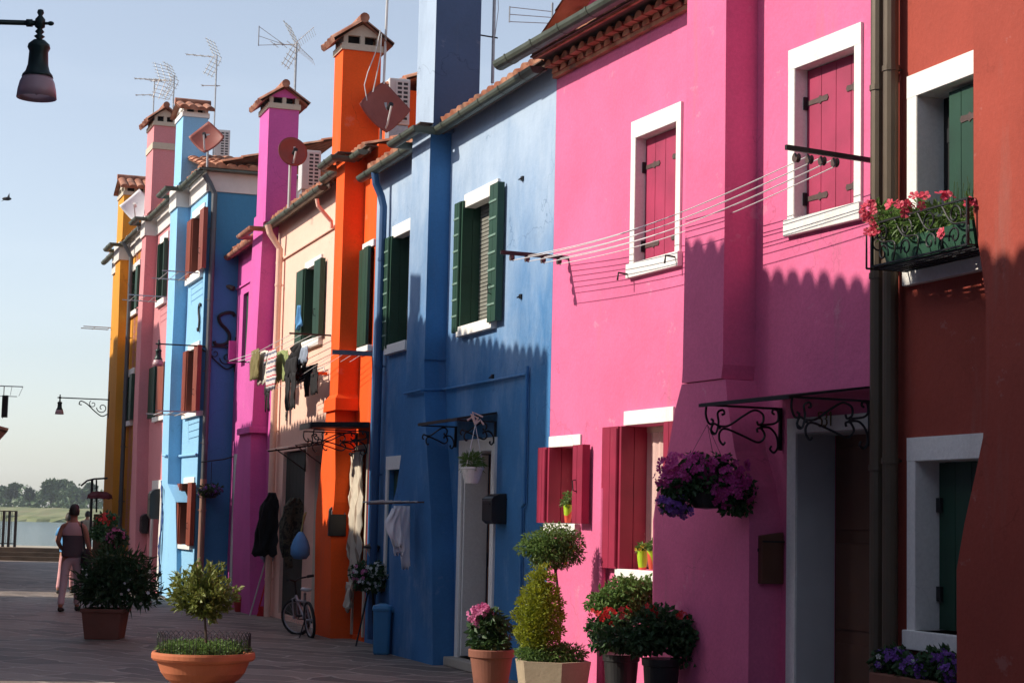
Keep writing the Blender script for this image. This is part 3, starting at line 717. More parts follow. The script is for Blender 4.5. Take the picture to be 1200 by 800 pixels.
# dormer behind the orange chimney
mb = MB(F); mb.box(2.4, 3.6, -1.7, -.75, zO+.2, F.z(378, 168, -.75)); dm = part('dormer', mb, M['orange'], H_OR)
mb = MB(F); zd = F.z(378, 168, -.75)
barrel(mb, (2.2, -.6, zd-.05), (3.75, -.6, zd-.05), (0, -math.cos(.4), math.sin(.4)), .8); barrel(mb, (2.2, -2.0, zd-.05), (3.75, -2.0, zd-.05), (0, math.cos(.4), math.sin(.4)), .75)
mb.tube([(2.15, -1.3, zd+.3), (3.8, -1.3, zd+.3)], .08, 8)
part('dormer_roof', mb, M['tile'], dm, fix=False)
# ---- peach house
H_PE = thing('peach_house', 'pale peach house hung with washing, between orange and magenta', 'house', F, (2.281, 0, 0))
h = []
zP = F.z(350, 238, .21)
side_window(H_PE, F, h, F.rect(360, 376, 311, 397), F.rect(359.5, 378.5, 303, 311.5), F.rect(358, 378, 397.5, 407), mat='green', flat_far=.55, near=(.12, .42), dep=.22)
M['dark_green_door'] = plain('blackish_green_door', (.006, .016, .011), .6)
od_ = (F.s(356, 600), F.s(330, 600), .08, F.z(343, 528)); D = pane(H_PE, F, *od_, .10); D.name = 'door'; h.append((*od_, .11))
part('door_leaf', board_panel(F, od_[0]+.02, od_[1]-.02, -.09, -.05, .1, od_[3]-.02, 6), M['dark_green_door'], D)
od2 = (F.s(373, 600)-.6, F.s(373, 600), .08, F.z(375, 543)); D2 = pane(H_PE, F, *od2, .2); D2.name = 'door'; h.append((*od2, .21))
mb = MB(F); mb.box(od2[1], od2[1]+.2, 0, .02, .08, od2[3]+.12); mb.box(od2[0], od2[1], 0, .02, od2[3], od2[3]+.12); part('door_frame', mb, M['cream'], D2)
wall(H_PE, F, 2.285, 6.572, 0, zP+.1, h, M['peach'])
gutter(H_PE, F, [(2.4, .21), (6.5, .21)], zP, .075)
roof(H_PE, F, 2.3, 6.57, zP+.07, .15)
mb = MB(F); mb.box(2.29, 6.56, 0.004, .17, zP+.055, zP+.07); part('soffit', mb, M['wood_soffit'], H_PE)
mb = MB(F); mb.box(2.29+.001, 6.56-.001, .10, .125, zP-.035, zP+.044); part('leak_board', mb, M['wood_soffit'], H_PE)  # same added board against the sun leak
mb = MB(F); mb.box(2.3, 6.56, 0.0, .035, zP-.62, zP-.585); part('string_course', mb, M['peach'], H_PE)
ps = F.s(327.5, 300, .09)
pipe(H_PE, F, [(ps, .30, zP-.06), (ps, .26, zP-.2), (ps, .09, zP-.45), (ps, .09, 0)], .055, 'peach', label='peach painted downpipe')
cz = F.z(352, 520, .2)
mb = MB(F)
pts = [(.0+u*.62, .10*(1-(u)**2)+.0) for u in [i/8 for i in range(9)]]
ca, cb = F.s(386, 518), F.s(360, 522)
mb.loft([[(ca, .02+u, cz+v-.1) for u, v in pts], [(cb, .02+u, cz+v-.1) for u, v in pts]], closed=False)
c = part('door_canopy', mb, plain('weathered_beige_sheet', (.45, .38, .30), .6, .1, 3), H_PE, 'curved beige plastic canopy over the peach house doorway')
for s in (ca, cb):
    mb = MB(F); mb.tube([(s, .02, cz-.4), (s, .02, cz-.02), (s, .6, cz-.11)], .012, 5); mb.tube([(s, .02, cz-.38), (s, .5, cz-.06)], .01, 5); part('bracket', mb, M['iron'], c)
s, z = F.sz(336, 487); mb = MB(F); mb.box(s-.09, s+.09, .0, .012, z-.07, z+.07); k = part('wall_plaque', mb, M['cream'], H_PE)
mb = MB(F); mb.prism([(s+.05, .014, z), (s-.04, .014, z+.03), (s-.04, .014, z-.03)], (0, .004, 0)); part('arrow', mb, M['iron'], k)
# ---- magenta house
H_MG = thing('magenta_house', 'magenta house with a tall chimney and a slit-like window', 'house', F, (6.576, 0, 0))
h = []
zM = F.z(280, 291, .21)
op = F.rect(284, 290, 344, 428); W = pane(H_MG, F, *op, .12); h.append((*op, .13))
part('shutter', board_panel(F, op[0]+.01, op[1]-.01, -.1, -.06, op[2], op[3], 2), M['green'], W)
op = (F.s(277, 640)-.75, F.s(274, 640), .08, F.z(274, 545)); D = pane(H_MG, F, *op, .15); D.name = 'door'; h.append((*op, .16))
mb = MB(F); mb.box(op[1], op[1]+.22, 0, .02, .05, op[3]+.2); mb.box(op[0], op[1], 0, .02, op[3], op[3]+.2); part('door_frame', mb, M['grey_reveal'], D)
wall(H_MG, F, 6.58, 10.255, 0, zM+.1, h, M['magenta'])
rows = [(272, 293, 717), (273, 293, 600), (277, 293.5, 540), (281, 294, 507)]
breast_px(H_MG, F, rows, M['magenta'], d=.26)
zt = F.z(288, 507, .26)
bN, bF = F.s(294, 520, .26), F.s(281, 520, .26)
mb = MB(F); mb.box(bN-.06, bF+.06, -.01, .31, zt-.02, zt+.09); part('breast_ledge', mb, M['magenta'], H_MG, bevel=.01)
sN, sF = F.s(308, 285, .26), F.s(297, 285, .26)
mb = MB(F); mb.loft([[(a, -.02, z), (a, .262, z), (b, .262, z), (b, -.02, z)] for a, b, z in ((F.s(296, 480, .26), F.s(283, 480, .26), zt+.09), (F.s(302, 380, .26), F.s(290, 380, .26), F.z(296, 380, .26)), (sN, sF, zM+.3))]); part('chimney_breast', mb, M['magenta'], H_MG)
flue(H_MG, F, F.s(314, 170, .26), F.s(303.5, 170, .26), -.25, .26, zM+.1, F.z(312, 130, .26), M['magenta'], 'gable_side', tall=.24)
gutter(H_MG, F, [(6.4, .21), (sN-.1, .21), (sN-.1, .46), (sF+.12, .46), (sF+.12, .21), (10.5, .21)], zM, .07, 'tile_dark')
roof(H_MG, F, 6.6, 10.24, zM+.06, .15)
mb = MB(F); mb.box(6.59, 10.24, 0.004, .17, zM+.045, zM+.06); part('soffit', mb, M['wood_soffit'], H_MG)
mb = MB(F); mb.box(6.59+.001, 10.24-.001, .10, .125, zM-.035, zM+.044); part('leak_board', mb, M['wood_soffit'], H_MG)  # added board closing the sun gap over the gutter
mb = MB(F); mb.box(sF, 10.25, 0.0, .03, zM-.62, zM-.585); part('string_course', mb, M['magenta'], H_MG)
pipe(H_MG, F, [(10.35, .3, zM-.05), (10.35, .34, zM-.3), (10.3, .2, zM-.55), (10.2, .08, zM-.6)], .05, 'brown_pipe', rings=False)
# ---- light blue house (steps forward; its end wall is seen above the magenta roof)
F = LB
H_LB = thing('light_blue_house', 'light blue house with red-brown shutters and an end wall darkened for its shade', 'house', F, (0, 0, 0))
h = []
zL = F.z(224, 209, .21)
def lbwin(xl, xr, yt, yb, ff, near, lr, sr):
    side_window(H_LB, F, h, F.rect(xl, xr, yt, yb), F.rect(*lr), F.rect(*sr), mat='brown', flat_far=ff, near=near, dep=.2)
lbwin(228, 240, 252, 320, .55, (.12, .42), (227.5, 241, 243, 252), (221, 238, 321, 330))
lbwin(222, 233, 409, 483, .45, (.12, .42), (222, 235, 402, 409), (217, 234, 483, 489))
lbwin(214, 226, 566, 638, .60, (.12, .42), (217, 229, 559, 566), (210, 226, 638, 643))
wall(H_LB, F, 0, 4.02, 0, zL+.1, h, M['light_blue'])
mb = MB(F); mb.box(-.012, -.002, -5, -.004, 0, zL-.34); part('end_wall', mb, M['shaded_blue'], H_LB, 'end wall of the light blue house, shade put into its blue')  # thin sheet over the end face, its shade painted as darker blue
mb = MB(F); mb.box(-.05, -.014, -5, .04, zL-.34, zL+.09); mb.box(-.05, 4.02, .002, .04, zL-.36, zL+.09); part('frieze', mb, M['frieze'], H_LB)
breast_px(H_LB, F, [(194, 207, 695), (195, 207, 650), (200, 206, 600), (201, 206, 570)], M['light_blue'], d=.09)
rows = [(200.5, 206, 588), (189.5, 196.5, 567), (190, 197.5, 520), (193, 200, 440), (196, 204, 360), (200, 208, 245)]
_, lv = breast_px(H_LB, F, rows, M['light_blue'], d=.25, base=False)
sN, sF = F.s(208.5, 235, .25), F.s(201, 235, .25)
mb = MB(F); mb.loft([[(a, -.02, z), (a, .252, z), (b, .252, z), (b, -.02, z)] for a, b, z in ((sN, sF, lv[-1][0]-.02), (sN, sF, zL+.1))]); part('chimney_breast', mb, M['light_blue'], H_LB)
mb = MB(F); mb.box(sN-.03, sF+.03, .03, .29, zL-.37, zL+.06); part('frieze', mb, M['frieze'], H_LB)
flue(H_LB, F, F.s(213.5, 170, .25), F.s(205.5, 170, .25), -.24, .25, zL+.1, F.z(214, 137, .25), M['light_blue'], 'gable_front', tall=.2, capmat='white')
gutter(H_LB, F, [(-.22, .21), (sN-.1, .21), (sN-.1, .46), (sF+.12, .46), (sF+.12, .21), (4.1, .21)], zL, .075)
mb = MB(F); q = Vector((0, -math.cos(PITCH), math.sin(PITCH))); barrel(mb, (-.15, .15, zL+.07), (4.0, .15, zL+.07), q, 2.8)
q2 = (math.cos(.25), 0, math.sin(.25)); barrel(mb, (-.2, .14, zL+.09), (-.2, -5.0, zL+.09), q2, 3.0, h=.06)
part('roof', mb, M['tile'], H_LB, fix=False)
mb = MB(F); mb.box(-.25, .0, -5.0, .22, zL+.02, zL+.055); mb.box(.0, 4.0, .045, .15, zL+.05, zL+.065); part('soffit', mb, M['gutter'], H_LB)
pp = LB.s(251, 300, .12)
pipe(H_LB, F, [(-.12, .10, zL-.05), (-.12, .0, zL-.2), (-.13, -.10, zL-.4), (-.13, -.10, F.z(244, 560))], .055, 'grey_pipe', label='dark grey downpipe on the blue end wall')
pipe(H_LB, F, [(-.13, -.10, F.z(244, 560)), (-.13, -.10, 0)], .06, 'copper_pipe', label='copper coloured lower pipe on the blue end wall')
pipe(H_LB, F, [(-.02, .03, F.z(240, 531)), (F.s(214, 533), .03, F.z(214, 534)), (sN-.1, .04, F.z(214, 534)), (sN-.03, .04, F.z(214, 534)), (sN-.03, .28, F.z(214, 534)), (F.s(191, 533, .28), .28, F.z(191, 533, .28))], .025, 'light_blue', 'conduit', False)
# iron wall anchors: S shapes
def s_anchor(P, sz, r, root):
    """P(u, v) -> frame point; an S of height sz"""
    mb = MB(F); pts = bez([(.30, .40), (.22, .50), (0, .48), (-.18, .36), (-.12, .16), (.05, 0), (.16, -.18), (.12, -.38), (-.05, -.48), (-.24, -.48), (-.30, -.38)], 6)
    mb.tube([P(p.x*sz, p.y*sz) for p in pts], r, 6); return part('wall_anchor', mb, M['iron'], root)
za = F.z(262, 372)
s_anchor(lambda u, v: (-.03, -.40-u, za+v), .62, .035, H_LB)
s_anchor(lambda u, v: (F.s(235, 372)-u*.6, .03, F.z(235, 372)+v), .5, .022, H_LB)
# ---- dusty rose house
H_RO = thing('dusty_rose_house', 'dusty rose house with a white-framed doorway, beyond the light blue one', 'house', F, (4.026, 0, 0))
h = []
s0, s1 = 4.026, 8.95
zR = F.z(185, 246, .21)
op = (F.s(196, 315), F.s(188.5, 315), F.z(192, 350), F.z(192, 284)); side_window(H_RO, F, h, op, (op[0]-.1, op[1]+.1, op[3], op[3]+.16), (op[0]-.1, op[1]+.15, op[2]-.13, op[2]), mat='green', flat_far=.01, near=(.02, .1), dep=.2)
op = (F.s(195.5, 455), F.s(184, 455), F.z(190, 487), F.z(190, 427))
W = side_window(H_RO, F, h, op, None, (op[0]-.1, op[1]+.1, op[2]-.1, op[2]), mat=None, dep=.2)
part('shutter', board_panel(F, op[1]-.05, op[1]+.75, .03, .07, op[2], op[3], 3), M['green'], W); part('shutter', board_panel(F, op[0]-.05, op[0]+.8, .06, .09, op[2], op[3], 3), M['brown'], W)
op = (F.s(187, 630), F.s(179, 630), .05, F.z(182, 574)); D = pane(H_RO, F, *op, .2, 'grey_reveal'); D.name = 'door'; h.append((*op, .21))
mb = MB(F); mb.box(op[0]-.2, op[0], 0, .03, .05, op[3]+.2); mb.box(op[1], op[1]+.2, 0, .03, .05, op[3]+.2); mb.box(op[0], op[1], 0, .03, op[3], op[3]+.2); part('door_frame', mb, M['frieze'], D)
wall(H_RO, F, s0+.005, s1-.004, 0, zR+.1, h, M['rosy'])
mb = MB(F); mb.box(s0+.01, s1-.01, .002, .04, zR-.36, zR+.09); part('frieze', mb, M['frieze'], H_RO)
rows = [(152, 158.5, 672), (152, 159, 600), (155, 160, 545), (156, 161, 500), (161, 166, 380), (166.5, 171, 282)]
_, lv = breast_px(H_RO, F, rows, M['rosy'], d=.25)
sN, sF = lv[-1][1], lv[-1][2]
mb = MB(F); mb.box(sN, sF, -.02, .252, lv[-1][0]-.02, zR+.1); part('chimney_breast', mb, M['rosy'], H_RO)
mb = MB(F); mb.box(sN-.03, sF+.03, .03, .29, zR-.37, zR+.06); part('frieze', mb, M['frieze'], H_RO)
st = flue(H_RO, F, F.s(178.5, 200, .25), F.s(171, 200, .25), -.22, .25, zR+.1, F.z(178, 150, .25), M['rosy'], 'gable_side', tall=.26)
mb = MB(F); a, b = F.s(178.5, 200, .25), F.s(171, 200, .25)
zz = F.z(178, 176, .25); mb.box(a-.02, b+.02, -.24, .27, zz, zz+.14); part('ledge', mb, M['cream'], st)
gutter(H_RO, F, [(s0-.1, .21), (sN-.1, .21), (sN-.1, .46), (sF+.12, .46), (sF+.12, .21), (s1, .21)], zR, .075)
roof(H_RO, F, s0+.02, s1-.02, zR+.07, .15)
# ---- ochre yellow house at the far end
H_YE = thing('yellow_house', 'tall ochre yellow house, the last one before the water', 'house', F, (8.95, 0, 0))
h = []
s0, s1 = 8.95, 12.93
zY = F.z(145, 285, .21)
for (xl, xr, yt, yb) in ((154, 163, 317, 364), (149, 156, 441, 493)):
    op = F.rect(xl, xr, yt, yb); W = side_window(H_YE, F, h, op, (op[0]-.1, op[1]+.1, op[3], op[3]+.16), (op[0]-.1, op[1]+.1, op[2]-.12, op[2]), mat='green', flat_far=.05, near=(.05, .35), dep=.2)
op = (s0+.3, s0+1.9, .05, F.z(150, 572)); D = pane(H_YE, F, *op, .2); D.name = 'door'; h.append((*op, .21))
part('door_leaf', board_panel(F, op[0]+.02, op[1]-.02, -.19, -.15, .1, op[3]-.02, 6), M['dark_wood'], D)
wall(H_YE, F, s0+.004, s1, 0, zY+.1, h, M['yellow'])
mb = MB(F); mb.box(s0+.01, s1, .002, .04, zY-.36, zY+.09); part('frieze', mb, M['frieze'], H_YE)
rows = [(125, 130.5, 660), (125.5, 131, 600), (127.5, 133, 540), (133, 138, 400), (135.5, 141, 302)]
_, lv = breast_px(H_YE, F, rows, M['yellow'], d=.25)
sN, sF = lv[-1][1], lv[-1][2]
mb = MB(F); mb.box(sN, sF, -.02, .252, lv[-1][0]-.02, zY+.1); part('chimney_breast', mb, M['yellow'], H_YE)
mb = MB(F); mb.box(sN-.03, sF+.03, .03, .29, zY-.37, zY+.06); part('frieze', mb, M['frieze'], H_YE)
flue(H_YE, F, F.s(144.5, 250, .25), F.s(138, 250, .25), -.30, .25, zY+.1, F.z(142, 232, .25), M['yellow'], 'gable_front', tall=.3)
gutter(H_YE, F, [(s0, .21), (sN-.1, .21), (sN-.1, .46), (sF+.12, .46), (sF+.12, .21), (s1+.3, .21)], zY, .075)
roof(H_YE, F, s0+.02, s1+.3, zY+.07, .15)
pipe(H_YE, F, [(s0+.15, .30, zY-.05), (s0+.15, .1, zY-.4), (s0+.15, .1, 0)], .05, 'grey_pipe')
# ================================================================== LIGHT AND SKY
SUN = Vector((-.713, -.083, .46)).normalized(); SH = Vector((-.713, -.083)).normalized(); TANE = .46/math.hypot(.713, .083)
elev = math.asin(SUN.z)
w = bpy.data.worlds.new('World'); scene.world = w; w.use_nodes = True
nt = w.node_tree; bg = nt.nodes['Background']; sky = nt.nodes.new('ShaderNodeTexSky'); sky.sky_type = 'NISHITA'; sky.sun_disc = False
sky.sun_elevation = elev; sky.sun_rotation = math.atan2(SUN.x, SUN.y); sky.air_density = 1.0; sky.dust_density = .9; sky.ozone_density = 1.0; sky.altitude = 0
hs = nt.nodes.new('ShaderNodeHueSaturation'); hs.inputs['Saturation'].default_value = .58; nt.links.new(sky.outputs[0], hs.inputs['Color'])
tn = nt.nodes.new('ShaderNodeMixRGB'); tn.blend_type = 'MULTIPLY'; tn.inputs[0].default_value = 1; tn.inputs[2].default_value = (.92, .94, .985, 1); nt.links.new(hs.outputs[0], tn.inputs[1]); tc = nt.nodes.new('ShaderNodeTexCoord'); mpw = nt.nodes.new('ShaderNodeMapping'); mpw.inputs['Rotation'].default_value = (0, .35, .3); mpw.inputs['Scale'].default_value = (1.2, 1.2, 9); nt.links.new(tc.outputs['Generated'], mpw.inputs[0])
nw = nt.nodes.new('ShaderNodeTexNoise'); nw.inputs['Scale'].default_value = 2.6; nw.inputs['Detail'].default_value = 7; nw.inputs['Roughness'].default_value = .6; nt.links.new(mpw.outputs[0], nw.inputs['Vector'])
rw = nt.nodes.new('ShaderNodeValToRGB'); rw.color_ramp.elements[0].position = .48; rw.color_ramp.elements[1].position = .8; rw.color_ramp.elements[1].color = (.10, .10, .10, 1); nt.links.new(nw.outputs['Fac'], rw.inputs[0])
cl = nt.nodes.new('ShaderNodeMixRGB'); nt.links.new(rw.outputs[0], cl.inputs[0]); nt.links.new(tn.outputs[0], cl.inputs[1]); cl.inputs[2].default_value = (6.2, 6.5, 6.9, 1); nt.links.new(cl.outputs[0], bg.inputs[0]); bg.inputs[1].default_value = .097
sl = bpy.data.lights.new('sun', 'SUN'); sl.energy = 2.75; sl.angle = R_(.53); sl.color = (1, .90, .76)
so = bpy.data.objects.new('sun', sl); C.objects.link(so); so.rotation_euler = SUN.to_track_quat('Z', 'Y').to_euler(); so.location = (-30, -5, 30)
scene.view_settings.view_transform = 'Standard'; scene.view_settings.look = 'None'; scene.view_settings.exposure = .95; scene.view_settings.gamma = 1
# ================================================================== GROUND, QUAY, WATER, FAR BANK
m, nt, b = newmat('stone_paving')
g = pos(nt); mp = N(nt, 'ShaderNodeMapping'); mp.inputs['Rotation'].default_value = (0, 0, .62); nt.links.new(g, mp.inputs[0])
nz = N(nt, 'ShaderNodeTexNoise'); nz.inputs['Scale'].default_value = .9; nt.links.new(g, nz.inputs['Vector'])
ml = N(nt, 'ShaderNodeVectorMath', operation='MULTIPLY_ADD'); nt.links.new(nz.outputs['Color'], ml.inputs[0]); ml.inputs[1].default_value = (.9, .9, 0); nt.links.new(mp.outputs[0], ml.inputs[2])
br = N(nt, 'ShaderNodeTexBrick'); br.offset = .47; br.offset_frequency = 2; br.squash = 1.4; br.squash_frequency = 3
br.inputs['Scale'].default_value = 1; br.inputs['Brick Width'].default_value = .78; br.inputs['Row Height'].default_value = .44; br.inputs['Mortar Size'].default_value = .026; br.inputs['Mortar Smooth'].default_value = .3; br.inputs['Bias'].default_value = 0
br.inputs['Color1'].default_value = (.12, .093, .075, 1); br.inputs['Color2'].default_value = (.31, .245, .195, 1); br.inputs['Mortar'].default_value = (.42, .35, .29, 1)
nt.links.new(ml.outputs[0], br.inputs['Vector'])
c = mix(nt, .55, br.outputs[0], ramp(nt, noise(nt, 1.1, 8, (1, 1, 1), .65), [(.3, (.45,)*3), (.7, (1.0, .95, .93))]), 'MULTIPLY')
c = mix(nt, ramp(nt, noise(nt, 5, 8, (1, 1, 1), .75), [(.6, (0,)*3), (.68, (.5,)*3)]), c, (.04, .036, .034))
nt.links.new(c, b.inputs['Base Color']); b.inputs['Roughness'].default_value = .62
ad = N(nt, 'ShaderNodeMath', operation='SUBTRACT'); nt.links.new(noise(nt, 14, 7), ad.inputs[0]); nt.links.new(br.outputs['Fac'], ad.inputs[1]); bump(nt, b, ad.outputs[0], .8, .03)
M['paving'] = m
mb = MB(); mb.box(-26, 22, -14, 60.8, -.9, 0); structure('pavement', mb, M['paving'])
mb = MB()
for i in range(3): mb.box(-40, 6, 60.8+.38*i, 65.0, .0+.135*i+(.0 if i else -.9), .135*(i+1)-.0)
structure('quay_steps', mb, plain('old_quay_stone', (.075, .055, .04), .85, .3, 2))
mb = MB(); mb.box(-40, 6, 61.62, 65.1, .407, .425); mb.box(-40, 6, 65.0, 65.3, -3, .42); structure('quay', mb, plain('worn_pale_stone', (.40, .35, .27), .85, .2, 3))
m, nt, b = newmat('lagoon_water'); b.inputs['Base Color'].default_value = (.16, .23, .25, 1); b.inputs['Roughness'].default_value = .12; b.inputs['IOR'].default_value = 1.33
bump(nt, b, noise(nt, .55, 9, (.35, 1.0, 1), .75), 1.0, .9); M['water'] = m
mb = MB(); mb.poly([(-1500, 60, -.7), (1500, 60, -.7), (1500, 3000, -.7), (-1500, 3000, -.7)]); structure('water', mb, m, fix=False)
m, nt, b = newmat('marsh_grass'); c = ramp(nt, noise(nt, .16, 8, (1, .5, 4), .7), [(.3, (.09, .13, .045)), (.5, (.19, .20, .08)), (.7, (.24, .20, .11))]); nt.links.new(c, b.inputs['Base Color']); b.inputs['Roughness'].default_value = .95
mb = MB(); random.seed(3)
cols = 160; rows = []
for Y, z in ((441, -.9), (443, -.1), (446, .7), (452, 1.2), (462, 2.2), (470, 2.75), (520, 3.0), (700, 3.2)):
    rows.append([(-330+440*i/cols, Y+(random.uniform(-1.5, 1.5) if Y < 470 else 0), z+(random.uniform(-.1, .1) if Y > 441 else 0)) for i in range(cols+1)])
mb.loft(rows, closed=False); structure('far_bank', mb, m, fix=False)
def crown_mb(c, r, n, L, W, lumps=7):
    mb = MB(); bl = []
    for _ in range(lumps):
        u = rv(); k = random.uniform(.4, .62); bl.append(((c[0]+u.x*r[0]*.55, c[1]+u.y*r[1]*.55, c[2]+u.z*r[2]*.5), (r[0]*k, r[1]*k, r[2]*k)))
    bl.append((c, (r[0]*.7, r[1]*.7, r[2]*.7))); leaves(mb, bl, n, L, W, .05, .4, .5); return mb
M['far_leaf'] = leafmat('far_tree_leaves', (.035, .075, .028), (.085, .135, .05), .25, .1)
M['far_leaf_dark'] = leafmat('far_dark_leaves', (.028, .045, .026), (.055, .075, .04), .3, .1)
mb = MB(); random.seed(11); bl = []
for i in range(150):
    x = -300+i*2.6+random.uniform(-1, 1); Y = 474+random.uniform(-2, 3); bl.append(((x, Y, 3.2), (2.4, 2, random.uniform(1.0, 1.7))))
for i in range(95):
    x = -300+i*4.1+random.uniform(-2, 2); Y = 500+random.uniform(-8, 25); h_ = random.uniform(2.0, 4.2); bl.append(((x, Y, 3.4+h_*.55), (random.uniform(3, 5.5), 4, h_)))
leaves(mb, bl, 26000, 1.5, .9, 0, .4, .3); single('far_wood', mb, M['far_leaf'], 'low belt of hedge and scrub along the far shore of the lagoon', 'hedge', kind='stuff', fix=False)
def far_tree(name, label, x0, x1, yt, yb, Y, mat, n=2600, lumps=8, sx=1.):
    a = at(x0, yt, Y); d = at(x1, yb, Y); cx = (a.x+d.x)/2; r = abs(d.x-a.x)/2; zc = (a.z+d.z)/2; rz = abs(a.z-d.z)/2
    t = thing(name, label, 'tree', WO, (cx, Y, 2.6)); part('crown', crown_mb((cx, Y, zc), (r, r*.8, rz), n, 1.1, .7, lumps), M[mat], t, fix=False)
    mb = MB(); mb.tube([(cx, Y, 2.4), (cx+.1, Y, zc)], [.35, .18], 7); part('trunk', mb, M['bark'], t)
random.seed(5)
far_tree('stone_pine', 'broad rounded tree, the biggest one across the water, left half', 48, 73, 562, 587, 500, 'far_leaf', 5200, 14)
far_tree('stone_pine', 'broad rounded tree, the biggest one across the water, right half', 64, 89, 563, 587, 503, 'far_leaf', 5200, 14)
far_tree('cypress', 'narrow dark columnar tree left of the broad tree across the water', 31, 38, 571, 589, 492, 'far_leaf_dark', 1200, 6)
far_tree('round_tree', 'dark round tree at the left end of the far shore', 8, 18, 572, 588, 496, 'far_leaf_dark', 1500)
far_tree('round_tree', 'taller greyish tree near the left edge of the far shore', 10, 24, 567, 580, 520, 'far_leaf', 1500)
far_tree('round_tree', 'tree at the frame edge on the far shore', -6, 8, 570, 587, 512, 'far_leaf', 1500)
far_tree('round_tree', 'tree across the water seen just left of the yellow house', 100, 112, 567, 586, 505, 'far_leaf', 1500)
far_tree('round_tree', 'low tree across the water right of the broad tree', 88, 100, 574, 588, 498, 'far_leaf_dark', 1300)
# ================================================================== HOUSES ACROSS THE LANE (left of the frame)
class Opp(Frame):
    def __init__(s, P, tan):
        n = math.hypot(tan, 1); s.P = P; s.a = (-tan/n, 1/n); s.o = (1/n, tan/n); s.ang = 0
def cast(F, T):
    d0 = (T.x-F.P[0])*F.o[0]+(T.y-F.P[1])*F.o[1]; k = SH.x*F.o[0]+SH.y*F.o[1]; t = -d0/k
    q = (T.x+SH.x*t, T.y+SH.y*t); return F.loc((q[0], q[1], 0))[0], T.z+t*TANE
K1 = Opp((-3.75, 9.3), .16)
def T(F, x, y, d=0.):
    s, z = F.sz(x, y, d); return F.w((s, d, z))
DE = .35
def opp(F, s0, s1, ze, col, label, chim=(), depth=-6., pitch=.2):
    ze -= .30
    t = thing('house_across', label, 'house', F, (s0, 0, 0), 'houses across the lane'); t.rotation_euler = (0, 0, 0)
    holes = []
    n = max(1, int((s1-s0)/2.4))
    for k in range(n):
        c = s0+(s1-s0)*(k+.5)/n
        for z0 in (.9, 3.7):
            if z0+1.3 < ze-.3:
                op = (c-.4, c+.4, z0, z0+1.3); W = pane(t, F, *op, .15, 'glass'); holes.append((*op, .16))
                mb = MB(F); mb.box(op[0]-.1, op[0], 0, .02, z0, z0+1.3); mb.box(op[1], op[1]+.1, 0, .02, z0, z0+1.3); mb.box(op[0]-.1, op[1]+.1, 0, .025, z0+1.3, z0+1.42); mb.box(op[0]-.12, op[1]+.12, 0, .05, z0-.1, z0); part('window_frame', mb, M['white'], W)
    wall(t, F, s0+.01, s1-.01, 0, ze-.12, holes, col, back=depth)
    mb = MB(F); n_ = int((s1-s0)/pitch); q = Vector((0, -math.cos(PITCH), math.sin(PITCH)))
    L = (abs(depth)/2+DE)/math.cos(PITCH)
    e0, e1 = (s0, DE, ze-.09), (s1, DE, ze-.09)
    global _pw
    barrel(mb, e0, e1, q, L, pitch, .10)
    rr = (DE-L*math.cos(PITCH), ze-.09+L*math.sin(PITCH))
    mb.poly([(s0, rr[0], rr[1]), (s1, rr[0], rr[1]), (s1, depth-.3, ze-.1), (s0, depth-.3, ze-.1)])
    for s in (s0+.02, s1-.02): mb.poly([(s, DE-.02, ze-.1), (s, rr[0], rr[1]-.02), (s, depth-.2, ze-.1)])
    part('roof', mb, M['tile'], t, fix=False)
    for (c, w_, zt) in chim:
        mb = MB(F); mb.box(c-w_/2, c+w_/2, -.5, -.02, ze-.3, zt); st = part('chimney', mb, col, t)
        mb = MB(F); mb.box(c-w_/2-.06, c+w_/2+.06, -.56, .04, zt, zt+.08); part('chimney_cap', mb, M['tile_dark'], st)
    return t
M['oppA'] = stucco('slate_blue_render', (.15, .25, .40)); M['oppB'] = stucco('deep_blue_render', (.04, .09, .22)); M['oppC'] = stucco('dark_red_render', (.20, .045, .04))
sA0 = -22
sA1, zA = cast(Opp((K1.P[0]-DE*0, K1.P[1]), .16), T(PR, 764, 640, .29))
_, zA = cast(K1, T(PR, 960, 287))
opp(K1, sA0, sA1, zA-.18, M['oppA'], 'slate blue house across the lane, nearest on the left outside the frame')
p1 = K1.w((sA1, 0, 0)); K2 = Opp((-7.55+.1164*(24-p1.y), p1.y), .1164)
sB0, zB = cast(K2, T(BL, 643, 384)); _, zB = cast(K2, T(BL, 600, 389))
sB1, _ = cast(K2, T(BL, 438, 400))
ch, chz = cast(K2, T(BL, 487, 332, .26))
opp(K2, sB0, sB1, zB-.08, M['oppA'], 'deep blue house across the lane, second on the left outside the frame', [(ch, .3, chz)])
p2 = K2.w((sB1, 0, 0)); K3 = Opp((p2.x-.1, p2.y), .385)
sC0 = 0.02; sC1, _ = cast(K3, T(OR, 390, 500)); _, zC = cast(K3, T(OR, 380, 606, .29))
opp(K3, sC0, sC1, zC, M['oppB'], 'low blue house across the lane, third on the left outside the frame')
sD0 = sC1+.02; sD1, _ = cast(K3, T(OR, 268, 500)); sD1 -= .7; _, zD = cast(K3, T(OR, 335, 497)) 
opp(K3, sD0, sD1, zD, M['oppC'], 'dark red house across the lane, fourth on the left outside the frame')
sE0 = sD1+.02; sE1, _ = cast(K3, T(LB, 205, 600)); _, zE_ = cast(K3, T(LB, 228, 655))
opp(K3, sE0, sE1-.5, zE_-.7, M['oppA'], 'low slate blue house across the lane, fifth on the left outside the frame')
sF0, _ = cast(K3, T(LB, 187.5, 600)); _, zF = cast(K3, T(LB, 165, 372, .25)); sF1, _ = cast(K3, T(LB, 110, 500)); 
opp(K3, sF0+1.0, sF1+4, zF, M['oppC'], 'tall dark red house across the lane, outside the frame at the far left', depth=-3.4)
KB = frame_at(-13, -9.5, 0)
